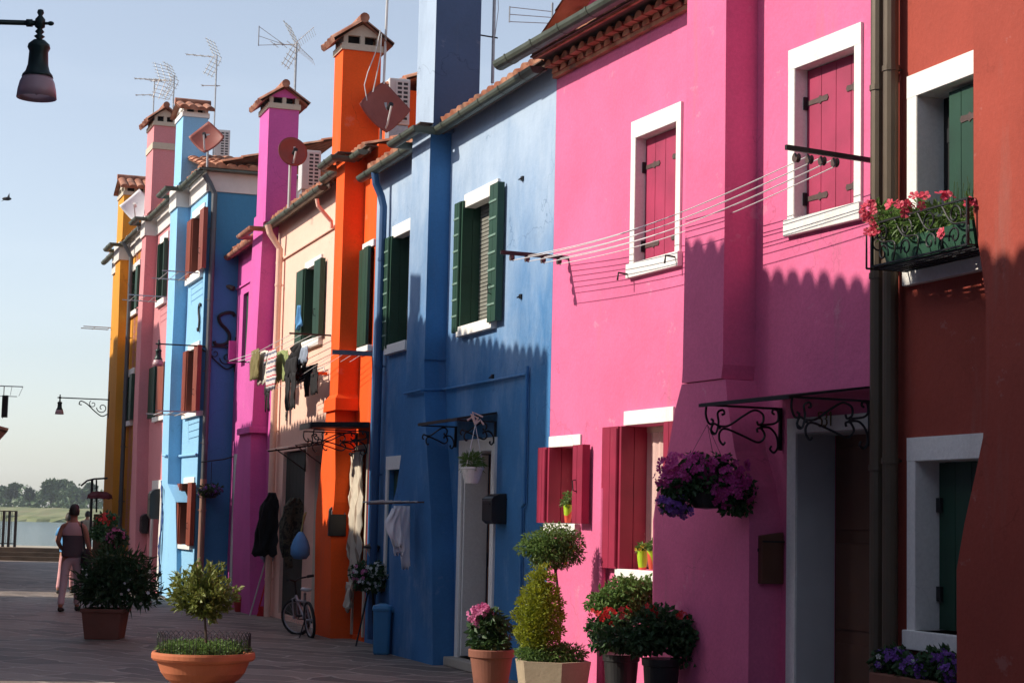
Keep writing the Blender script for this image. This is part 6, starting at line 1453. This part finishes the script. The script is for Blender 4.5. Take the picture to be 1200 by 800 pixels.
# light green bush and dark geraniums in black pots
Y1 = 16.0
def blackpot(xc, w, yr, Y, label):
    k = Y/FOC; c = at(xc, yr, Y); t = thing('potted_plant', label, 'potted plant', WO, (c.x, Y, 0)); r = w/2*k
    mb = MB(); mb.lathe(c.x, Y, [(0, 0), (r*.72, 0), (r*.93, c.z-.06), (r*1.0, c.z-.055), (r*1.02, c.z), (r*.92, c.z), (0, c.z-.03)], 30); part('pot', mb, M['black_plastic'], t); return t
t = blackpot(728, 43, 766, Y1, 'black pot with a bright leafy bush and red flowers, left of the pair')
bl = [bx(733, 690, Y1, 24, 16), bx(712, 702, Y1, 22, 14), bx(745, 705, Y1, 20, 22), bx(725, 718, Y1, 26, 16), bx(697, 707, Y1, 13, 8), bx(757, 690, Y1, 14, 16)]
bush('foliage', t, bl, 3600, .05, .024, 'leaf_mid'); bl2 = [bx(715, 735, 15.8, 28, 16), bx(735, 748, 15.8, 36, 14), bx(705, 755, 15.8, 14, 8)]
bush('foliage', t, bl2, 2400, .055, .035, 'leaf_dark'); blooms('blossom', t, [bx(712, 722, 15.7, 14, 12), bx(732, 720, 15.7, 8, 6), bx(697, 716, 15.7, 5, 6)], 9, .026, 'petal_red', (-.2, -.5, .3), 2)
Y2 = 14.9; t = blackpot(775, 45, 771, Y2, 'black pot with dark geraniums and red blooms by the chimney breast')
bl = [bx(770, 733, Y2, 30, 24), bx(797, 743, Y2, 28, 22), bx(752, 752, Y2, 30, 14), bx(816, 742, Y2, 22, 16), bx(832, 737, Y2, 14, 11), bx(822, 768, Y2, 17, 18), bx(836, 784, Y2, 10, 12), bx(722, 745, Y2, 26, 10), bx(800, 768, Y2, 16, 12)]
bush('foliage', t, bl, 3800, .055, .036, 'leaf_dark'); blooms('blossom', t, [bx(765, 715, Y2, 8, 8), bx(797, 725, Y2, 11, 6), bx(732, 722, Y2, 8, 5)], 9, .026, 'petal_red', (-.1, -.5, .4), 2)
# drain pipe on the pink wall
s = PL.s(706, 640, .05); pipe(H_PINK, PL, [(s, .05, 0), (s, .05, PL.z(706, 572))], .034, 'pink', 'downpipe', rings=False, label='short pink painted vent pipe rising between the crimson windows')
# ---------- bowl planter in the foreground
g = ground(237, 806); X, Y = g.x, g.y; k = Y/FOC; R0 = 59.5*k; zr = at(237, 763, Y).z
t = thing('bowl_planter', 'wide terracotta bowl with a variegated shrub and wire edging in the foreground', 'planter', WO, g)
prof = [(0, .0), (R0*.40, 0), (R0*.44, .015), (R0*.58, .045), (R0*.71, .09), (R0*.81, .15), (R0*.865, .22), (R0*.885, zr-.10), (R0*.89, zr-.085), (R0*.97, zr-.075), (R0*1.0, zr-.055), (R0*1.0, zr-.02), (R0*.985, zr), (R0*.93, zr), (R0*.9, zr-.03), (0, zr-.04)]
mb = MB(); mb.lathe(X, Y, prof, 56); part('bowl', mb, M['terracotta'], t, smooth=False)
mb = MB(); mb.lathe(X, Y, [(0, zr-.035), (R0*.9, zr-.03), (0, zr-.01)], 30); part('soil', mb, M['soil'], t)
bl = [((X+R0*.68*math.cos(a_)*q, Y+R0*.68*math.sin(a_)*q, zr+.03), (.13, .13, .075)) for a_ in [i*.62 for i in range(10)] for q in (.55, 1.0)]
bush('ground_leaves', t, bl, 4800, .032, .02, 'leaf_mid', outward=.5)
bl = [((X+R0*.8*math.cos(a_), Y+R0*.8*math.sin(a_), zr+.09), (.08, .08, .06)) for a_ in [i*.6 for i in range(11)]]
mb = MB(); n = 44
for i in range(n):
    a_ = 2*math.pi*i/n; r = R0*.90; p = (X+r*math.cos(a_), Y+r*math.sin(a_)); a2 = a_+2*math.pi/n*1.6; p2 = (X+r*math.cos((a_+a2)/2), Y+r*math.sin((a_+a2)/2)); p3 = (X+r*math.cos(a2), Y+r*math.sin(a2))
    mb.tube([(*p, zr-.0), (*p, zr+.13), (*p2, zr+.175), (*p3, zr+.13), (*p3, zr)], .0028, 4)
part('wire_edging', mb, M['mast'] if False else M['iron'], t)
tr = thing('shrub', 'small shrub with yellow-variegated leaves standing in the terracotta bowl', 'shrub', WO, (X+.02, Y, zr-.02))
base = Vector((X+.02, Y, zr-.03)); fk = at(240, 722, Y)
mb = MB(); mb.tube([base, (base+fk)/2+Vector((.006, 0, 0)), fk, at(238, 690, Y)], [.014, .012, .010, .006], 7); part('trunk', mb, M['bark'], tr)
br_ = []
for i in range(46):
    th_ = random.random()*6.28; rr_ = random.random()**.5; s_ = fk.lerp(at(238, 690, Y), random.random()*.8); e = at(238+38*rr_*math.cos(th_), 696+36*rr_*math.sin(th_)*(.8 if math.sin(th_) > 0 else 1), Y+random.uniform(-.28, .28))
    br_.append((s_, e)); mb = MB(); mb.tube([s_, s_.lerp(e, .5)+Vector((0, 0, .015)), e], [.005, .0035, .002], 5)
    part('branch', mb, M['bark'], tr)
mb = MB()
for s_, e in br_:
    for q in range(70):
        p = s_.lerp(e, random.uniform(.30, 1.06))+rv()*.035; ax = ((e-s_).normalized()+rv()*.9+Vector((0, 0, .25))).normalized(); mb.disc_leaf(p, (rv()+Vector((0, 0, 1))).normalized(), ax, random.uniform(.045, .08), random.uniform(.024, .038))
part('crown', mb, M['leaf_yellow'], tr, fix=False)
# ---------- large oleander-like plant in a square pot at the left
Y = ground(124, 749).y+.2; k = Y/FOC; c = at(124, 712, Y)
t = thing('potted_plant', 'big dark bushy plant in a dull terracotta tub beside the walking man', 'potted plant', WO, (c.x, Y, 0))
mb = MB(); n = 4
for_r = lambda r, z: [(c.x+r*sx, Y+r*sy, z) for sx, sy in ((-1, -1), (1, -1), (1, 1), (-1, 1))]
mb.loft([for_r(.215, 0), for_r(.255, c.z-.05), for_r(.275, c.z-.045), for_r(.275, c.z), for_r(.24, c.z), for_r(.24, c.z-.03)]); part('pot', mb, M['terracotta_dull'], t, bevel=.012)
bl = [bx(130, 690, Y, 38, 26, 32), bx(108, 685, Y, 22, 24, 24), bx(158, 682, Y, 26, 24, 26), bx(130, 664, Y, 30, 20, 26), bx(176, 694, Y, 14, 12, 14), bx(150, 660, Y, 26, 16, 20), bx(103, 702, Y, 10, 10, 12), bx(165, 700, Y, 18, 12, 14)]
bush('foliage', t, bl, 2500, .10, .04, 'leaf_dark', outward=.8, shell=.9); bush('foliage', t, bl, 800, .17, .022, 'leaf_dark', outward=1.4, droop=-.25)
blooms('blossom', t, [bx(150, 694, Y, 40, 18), bx(112, 695, Y, 18, 14)], 16, .022, 'petal_white')
# flowering things further along, in front of the rose house
for (x, y, rx, ry, Yq, lm, pm, lab) in ((136, 632, 11, 14, 33, 'leaf_dark', 'petal_rose', 'dark shrub with rose flowers by the yellow house, right of the man'), (125, 610, 12, 8, 38, 'leaf_dark', 'petal_red', 'small dark plant on the wooden cupboard by the red parasol')):
    c_, r_2 = bx(x, y, Yq, rx, ry); t = thing('shrub', lab, 'shrub', WO, (c_[0], c_[1], 0)); mb = MB(); mb.tube([(c_[0], c_[1], 0), (c_[0], c_[1], c_[2])], .03, 6); part('trunk', mb, M['bark'], t)
    bush('foliage', t, [(c_, r_2), ((c_[0]-.1, c_[1], c_[2]-.25), r_2)], 1100, .11, .05, lm); blooms('blossom', t, [(c_, r_2)], 24, .045, pm)
# hanging flowers on the light blue house
F = LB; c = F.w((-.05, .35, F.z(247, 575))); t = thing('hanging_basket', 'small hanging plant with purple flowers on the light blue house pipe', 'hanging basket', WO, (c.x, c.y, c.z-.1))
k = c.y/FOC; c_ = at(247, 575, c.y); mb = MB(); mb.lathe(c_.x, c_.y, [(0, c_.z-.14), (.10, c_.z-.12), (.15, c_.z), (0, c_.z)], 14); part('basket', mb, M['black_plastic'], t)
bl = [((c_.x, c_.y, c_.z+.02), (.22, .18, .10)), ((c_.x-.12, c_.y, c_.z-.05), (.1, .1, .08))]; bush('foliage', t, bl, 420, .07, .03, 'leaf_dark'); blooms('blossom', t, bl, 22, .035, 'petal_violet')
mb = MB(); mb.tube([tuple(at(248, 541, c.y)), (c_.x, c_.y, c_.z)], .006, 4); mb.tube([tuple(at(236, 541, c.y)), tuple(at(262, 538, c.y)), tuple(at(276, 534, c.y))], .012, 5); part('hanger', mb, M['iron'], t)
# clothes racks on the far houses
def far_rack(F, x, y, L, n, w, label):
    s, z = F.sz(x, y); t = thing('drying_rack', label, 'drying rack', F, (s, 0, z), 'wall racks on the far houses')
    for k in range(n): mb = MB(F); mb.tube([(s-.0, .06+L*k/n, z), (s+w, .06+L*k/n, z-.02)], .008, 4); part('rod', mb, M['plastic'], t)
    for q in (s, s+w): mb = MB(F); mb.tube([(q, .02, z), (q, L, z)], .012, 5); part('arm', mb, M['mast'], t)
far_rack(LB, 237, 320, .75, 4, 1.2, 'wall rack under the top window of the light blue house')
far_rack(LB, 234, 483, .80, 4, 1.2, 'wall rack under the middle window of the light blue house')
far_rack(LB, 197, 348, .80, 4, 1.0, 'wall rack under the top window of the dusty rose house')
far_rack(LB, 131, 384, .7, 2, .5, 'short dark rack sticking out at the yellow house against the sky')
# ---------- the far corner: parasol frame, cupboard, railing
P = at(104, 600, 42.); t = thing('parasol', 'dark red parasol with a black curved frame at the end of the row', 'parasol', WO, (P.x, 42., 0))
mb = MB(); a = at(106, 640, 42.); mb.tube([(a.x, 42., 0), tuple(at(108, 562, 42.))], .03, 6); part('pole', mb, M['iron'], t)
mb = MB(); mb.tube([at(113, 562, 42), at(113, 600, 42)], .02, 5); part('pole', mb, M['iron'], t)
mb = MB(); mb.tube([at(95, 569, 42), at(102, 563, 42), at(110, 561, 42), at(126, 560, 42)], .022, 5); part('curved_bar', mb, M['iron'], t)
mb = MB()
cc = at(117, 580, 42.); rings = []
for r, h_ in ((.02, .06), (.16, .05), (.28, -.02), (.30, -.09)): rings.append([(cc.x+r*math.cos(2*math.pi*i/12), 42.+r*math.sin(2*math.pi*i/12), cc.z+h_+(.03 if i % 2 else 0)) for i in range(12)])
mb.loft(rings, True, False); part('canopy', mb, plain('dark_red_fabric', (.12, .02, .028), .8), t)
a = at(112, 602, 44.); b_ = at(122, 640, 44.); mb = MB(); mb.box(a.x, b_.x, 43.8, 44.2, 0, a.z); c_ = single('cupboard', mb, plain('brown_cupboard_wood', (.13, .06, .03), .6), 'narrow brown wooden cupboard between the black poles and the yellow house', 'cupboard', bevel=.01)
t = thing('railing', 'black metal railing panel on the quay at the left edge', 'railing', WO, at(10, 640, 61.7))
zt, zb = at(10, 598, 61.7).z, .425
for x in (-14, -2, 5, 11.5, 19): a = at(x, 600, 61.7); mb = MB(); mb.box(a.x-.04, a.x+.04, 61.66, 61.74, zb, zt); part('post', mb, M['iron'], t)
mb = MB(); a0, a1 = at(-14, 600, 61.7).x, at(19, 600, 61.7).x
for z in (zb+.1, zt-.03): mb.box(a0, a1, 61.69, 61.71, z, z+.03)
x = a0
while x < a1: mb.box(x-.006, x+.006, 61.695, 61.705, zb+.1, zt-.02); x += .09
part('mesh_panel', mb, M['iron'], t)
# bird
P = at(8, 233, 60.); mb = MB(); mb.ell((P.x, P.y, P.z), (.16, .09, .06), 8, 6)
mb.add([(P.x-.02, P.y, P.z), (P.x+.1, P.y, P.z), (P.x+.05, P.y+.1, P.z+.22)], [(0, 1, 2)]); mb.add([(P.x-.05, P.y, P.z), (P.x+.05, P.y, P.z), (P.x-.18, P.y-.1, P.z-.12)], [(0, 1, 2)])
single('bird', mb, M['iron'], 'small dark swift flying in the sky at the left', 'bird', fix=False)
# ================================================================== PEOPLE
def skin(name, V, E_, mat, parent, sub=2):
    me = bpy.data.meshes.new('tmp'); inv = rootmat(parent).inverted(); me.from_pydata([tuple(inv @ Vector(v[:3])) for v in V], E_, [])
    o = bpy.data.objects.new('tmp', me); C.objects.link(o)
    sk = o.modifiers.new('s', 'SKIN'); sk.use_smooth_shade = True
    if not me.skin_vertices: pass
    for i, sv in enumerate(me.skin_vertices[0].data): r = V[i][3]; sv.radius = r if isinstance(r, tuple) else (r, r); sv.use_root = (i == 0)
    ss = o.modifiers.new('u', 'SUBSURF'); ss.levels = sub; ss.render_levels = sub
    dg = bpy.context.evaluated_depsgraph_get(); dg.update(); m2 = bpy.data.meshes.new_from_object(o.evaluated_get(dg)); bpy.data.objects.remove(o)
    m2.materials.clear(); m2.materials.append(mat); m2.name = name
    for p in m2.polygons: p.use_smooth = True
    r = bpy.data.objects.new(name, m2); C.objects.link(r); r.parent = parent; return r
def skin_mesh_ok(): 
    return True
M['skin'] = plain('tanned_skin', (.36, .17, .11), .5, .06, 8); M['hair'] = plain('dark_hair', (.018, .012, .009), .6, .3, 40)
def chain(V, E_, pts, start=None):
    i0 = start
    for p in pts:
        V.append(p); i = len(V)-1
        if i0 is not None: E_.append((i0, i))
        i0 = i
    return i0
def person(x, y, Y, H, label, top, trousers_, style, yaw=0, bag=False, arms='walk', tank=False):
    g = (at(x, y, Y).x, Y); k = H/1.75
    f = frame_at(g[0], g[1], yaw)
    t = thing('person', label, 'person', f, (0, 0, 0))
    W = lambda p: tuple(f.w((p[0]*k, p[1]*k, p[2]*k)))+((p[3]*k) if not isinstance(p[3], tuple) else tuple(q*k for q in p[3]),)
    # walking away from the viewer: +y is forward
    hipL, hipR = (-.085, 0, .90), (.085, 0, .90)
    V = []; E_ = []
    A = lambda *p: W(p)
    chain(V, E_, [A(0, 0, .97, .09), A(0, .01, 1.12, .085), A(0, .02, 1.28, .095), A(0, .01, 1.40, (.09, .075)), A(0, .01, 1.475, .058), A(0, .03, 1.54, .055)])
    h0 = len(V)-1
    chain(V, E_, [A(0, .035, 1.60, (.074, .085)), A(0, .04, 1.68, (.076, .088)), A(0, .035, 1.735, (.05, .055))], h0)
    # arms (left bent forward, right hanging)
    chain(V, E_, [A(-.16, .01, 1.405, .056), A(-.20, -.01, 1.30, .048), A(-.235, -.05, 1.14, .042), A(-.20, .12, 1.02, .034), A(-.16, .24, 1.02, .026)], 3); wl = V[-1]
    chain(V, E_, [A(.16, .01, 1.405, .056), A(.21, -.01, 1.30, .048), A(.25, .0, 1.12, .042), A(.29, .06, .95, .034), A(.30, .10, .87, .026)], 3); wr = V[-1]
    L = chain(V, E_, [A(-.09, .0, .88, .095), A(-.10, -.10, .50, .06), A(-.10, -.30, .10, .04), A(-.105, -.24, .035, .034), A(-.11, -.14, .03, .025)], 0)
    R = chain(V, E_, [A(.09, .0, .88, .095), A(.09, .12, .50, .06), A(.07, .22, .09, .04), A(.075, .28, .035, .034), A(.08, .36, .04, .025)], 0)
    # hands with fingers
    for sg, base, dr in ((-1, (-.16, .24, 1.02), (.25, .9, .05)), (1, (.30, .10, .87), (.05, .25, -.95))):
        i = [j for j, v in enumerate(V) if Vector(v[:3]) == Vector(W((*base, .026))[:3])][0]
        d = Vector(dr).normalized(); s_ = Vector((0, 0, 1)).cross(d).normalized() if abs(d.z) < .9 else Vector((0, 1, 0)); 
        c = Vector(base)+d*.045; q = chain(V, E_, [A(*c, (.026))], i)
        for m_, (o, l) in enumerate(((-.03, .065), (-.01, .078), (.01, .075), (.028, .06))):
            p1 = c+s_*o+d*.045; p2 = p1+d*l*.5+Vector((0, .01, 0)); p3 = p2+d*l*.45+Vector((0, .018, -.005)); chain(V, E_, [A(*p1, .010), A(*p2, .009), A(*p3, .008)], q)
        tb = c-s_*.035+d*.01; chain(V, E_, [A(*tb, .011), A(*(tb+d*.035-s_*.01), .010)], q)
    skin('body', V, E_, M['skin'], t)
    # ears and nose
    for sg in (-1, 1): mb = MB(f); mb.ell((sg*.078*k, .03*k, 1.655*k), (.012*k, .02*k, .032*k), 8, 6); part('ear', mb, M['skin'], t, smooth=True)
    mb = MB(f); mb.loft([[(-.012*k, .118*k, 1.675*k), (.012*k, .118*k, 1.675*k), (0, .125*k, 1.68*k)], [(-.02*k, .118*k, 1.635*k), (.02*k, .118*k, 1.635*k), (0, .155*k, 1.64*k)]]); part('nose', mb, M['skin'], t)
    # hair: a lumpy cap hugging back and top of the head
    mb = MB(f); n = 20; rings = []
    for j in range(9):
        ph = math.pi*j/8*.60; rings.append([((.086+.003*math.sin(5*i+j))*math.sin(ph)*math.cos(2*math.pi*i/n)*k, (.022+(.100)*math.sin(ph)*math.sin(2*math.pi*i/n)-.012*(ph > 1.3)*(1 if math.sin(2*math.pi*i/n) > .2 else 0))*k, (1.668+.100*math.cos(ph)-(.03*ph if math.sin(2*math.pi*i/n) < .1 else -.03*ph*math.sin(2*math.pi*i/n)))*k) for i in range(n)])
    mb.loft(rings, True, False); part('hair', mb, M['hair'], t, smooth=True)
    # clothes
    e = .012
    mb = MB(f); rings = []
    for z, rx, ry, cy in ((.90, .172, .138, .0), (.96, .175, .140, .0), (1.04, .166, .134, .0), (1.14, .166, .132, .005), (1.25, .178, .138, .01), (1.33, .180, .136, .01), (1.39, .165 if not tank else .135, .118, .01), (1.44, .12 if not tank else .105, .09, .01), (1.465, .085, .075, .012)):
        rings.append([(rx*math.copysign(abs(math.cos(a_))**.85, math.cos(a_))*k, (cy+ry*math.sin(a_)+.004*math.sin(7*a_+z*20))*k, z*k) for a_ in [2*math.pi*i/32 for i in range(32)]])
    mb.loft(rings, True, False)
    if not tank:
        for sg in (-1, 1): mb.tube([(sg*.12*k, .01*k, 1.40*k), (sg*.175*k, .0, 1.37*k), (sg*.225*k, -.01*k, 1.24*k)], [.075*k, .078*k, .070*k], 14)
    part('top', mb, top, t, smooth=True)
    V = []; E_ = []
    chain(V, E_, [A(0, 0, .96, (.155, .125)), A(0, 0, .90, (.155, .125))])
    chain(V, E_, [A(-.085, -.01, .82, .095), A(-.10, -.095, .50, .070), A(-.10, -.235, .22, .058), A(-.10, -.29, .10, .062)], 1)
    chain(V, E_, [A(.085, .01, .82, .095), A(.092, .115, .50, .070), A(.075, .19, .22, .058), A(.07, .225, .10, .062)], 1)
    skin('trousers', V, E_, trousers_, t)
    for (cx_, cy_, cz_, tilt) in ((-.105, -.22, .05, .2), (.075, .29, .045, 0)):
        mb = MB(f); mb.loft([[((cx_+w_*math.cos(a_))*k, (cy_+yy)*k, (max(.0, cz_-.045)+h_*(.5+.5*math.sin(a_))+(0))*k) for a_ in [2*math.pi*i/10 for i in range(10)]] for yy, w_, h_ in ((-.11, .02, .05), (-.09, .038, .085), (-.02, .042, .09), (.07, .045, .06), (.13, .038, .045), (.155, .015, .03))]); part('shoe', mb, M['hair'], t, smooth=True)
    if bag:
        b_ = thing('shoulder_bag', 'black shoulder bag hanging at the walking man\'s right hip', 'bag', f, (.24*k, -.02*k, .80*k))
        mb = MB(f); mb.loft([[((.235+w_*math.cos(a_))*k, (-.02+d_*math.sin(a_))*k, z*k) for a_ in [2*math.pi*i/14 for i in range(14)]] for z, w_, d_ in ((.70, .02, .05), (.715, .07, .14), (.80, .085, .17), (.93, .075, .16), (1.02, .04, .12), (1.04, .01, .08))]); part('bag_body', mb, M['c_black'], b_, smooth=True)
        mb = MB(f); mb.tube([(.23*k, -.12*k, 1.02*k), (.20*k, -.135*k, 1.2*k), (.145*k, -.10*k, 1.42*k), (.13*k, .01*k, 1.475*k), (.17*k, .12*k, 1.36*k), (.23*k, .13*k, 1.02*k)], .012, 6); part('strap', mb, M['c_black'], b_)
    return t
def two_tone(name, a, b_, z):
    m, nt, b = newmat(name); g = N(nt, 'ShaderNodeNewGeometry'); sp = N(nt, 'ShaderNodeSeparateXYZ'); nt.links.new(g.outputs['Position'], sp.inputs[0]); gt = N(nt, 'ShaderNodeMath', operation='GREATER_THAN'); nt.links.new(sp.outputs[2], gt.inputs[0]); gt.inputs[1].default_value = z
    nt.links.new(mix(nt, gt.outputs[0], a, b_), b.inputs['Base Color']); b.inputs['Roughness'].default_value = .85; return m
try:
    g = ground(85, 716)
    person(85, 640, g.y, 1.73, 'man walking away in a pale pink and charcoal sleeveless top and pale trousers', two_tone('pink_and_charcoal_cotton', (.085, .065, .08), (.50, .33, .34), 1.235), plain('pale_pink_trousers', (.55, .42, .45), .8, .08, 6), '', 0.05, True, tank=True)
    person(79.5, 640, 37., 1.60, 'person in a blue top almost hidden in front of the walking man', M['c_blue'], plain('red_white_shorts', (.6, .3, .3), .8), '', .0)
    person(102, 612, 58., 1.66, 'dark-haired person in a grey-khaki shirt standing near the water', plain('khaki_shirt', (.30, .27, .21), .85, .08), M['c_black'], '', .0)
except Exception as ex:
    import traceback; traceback.print_exc()
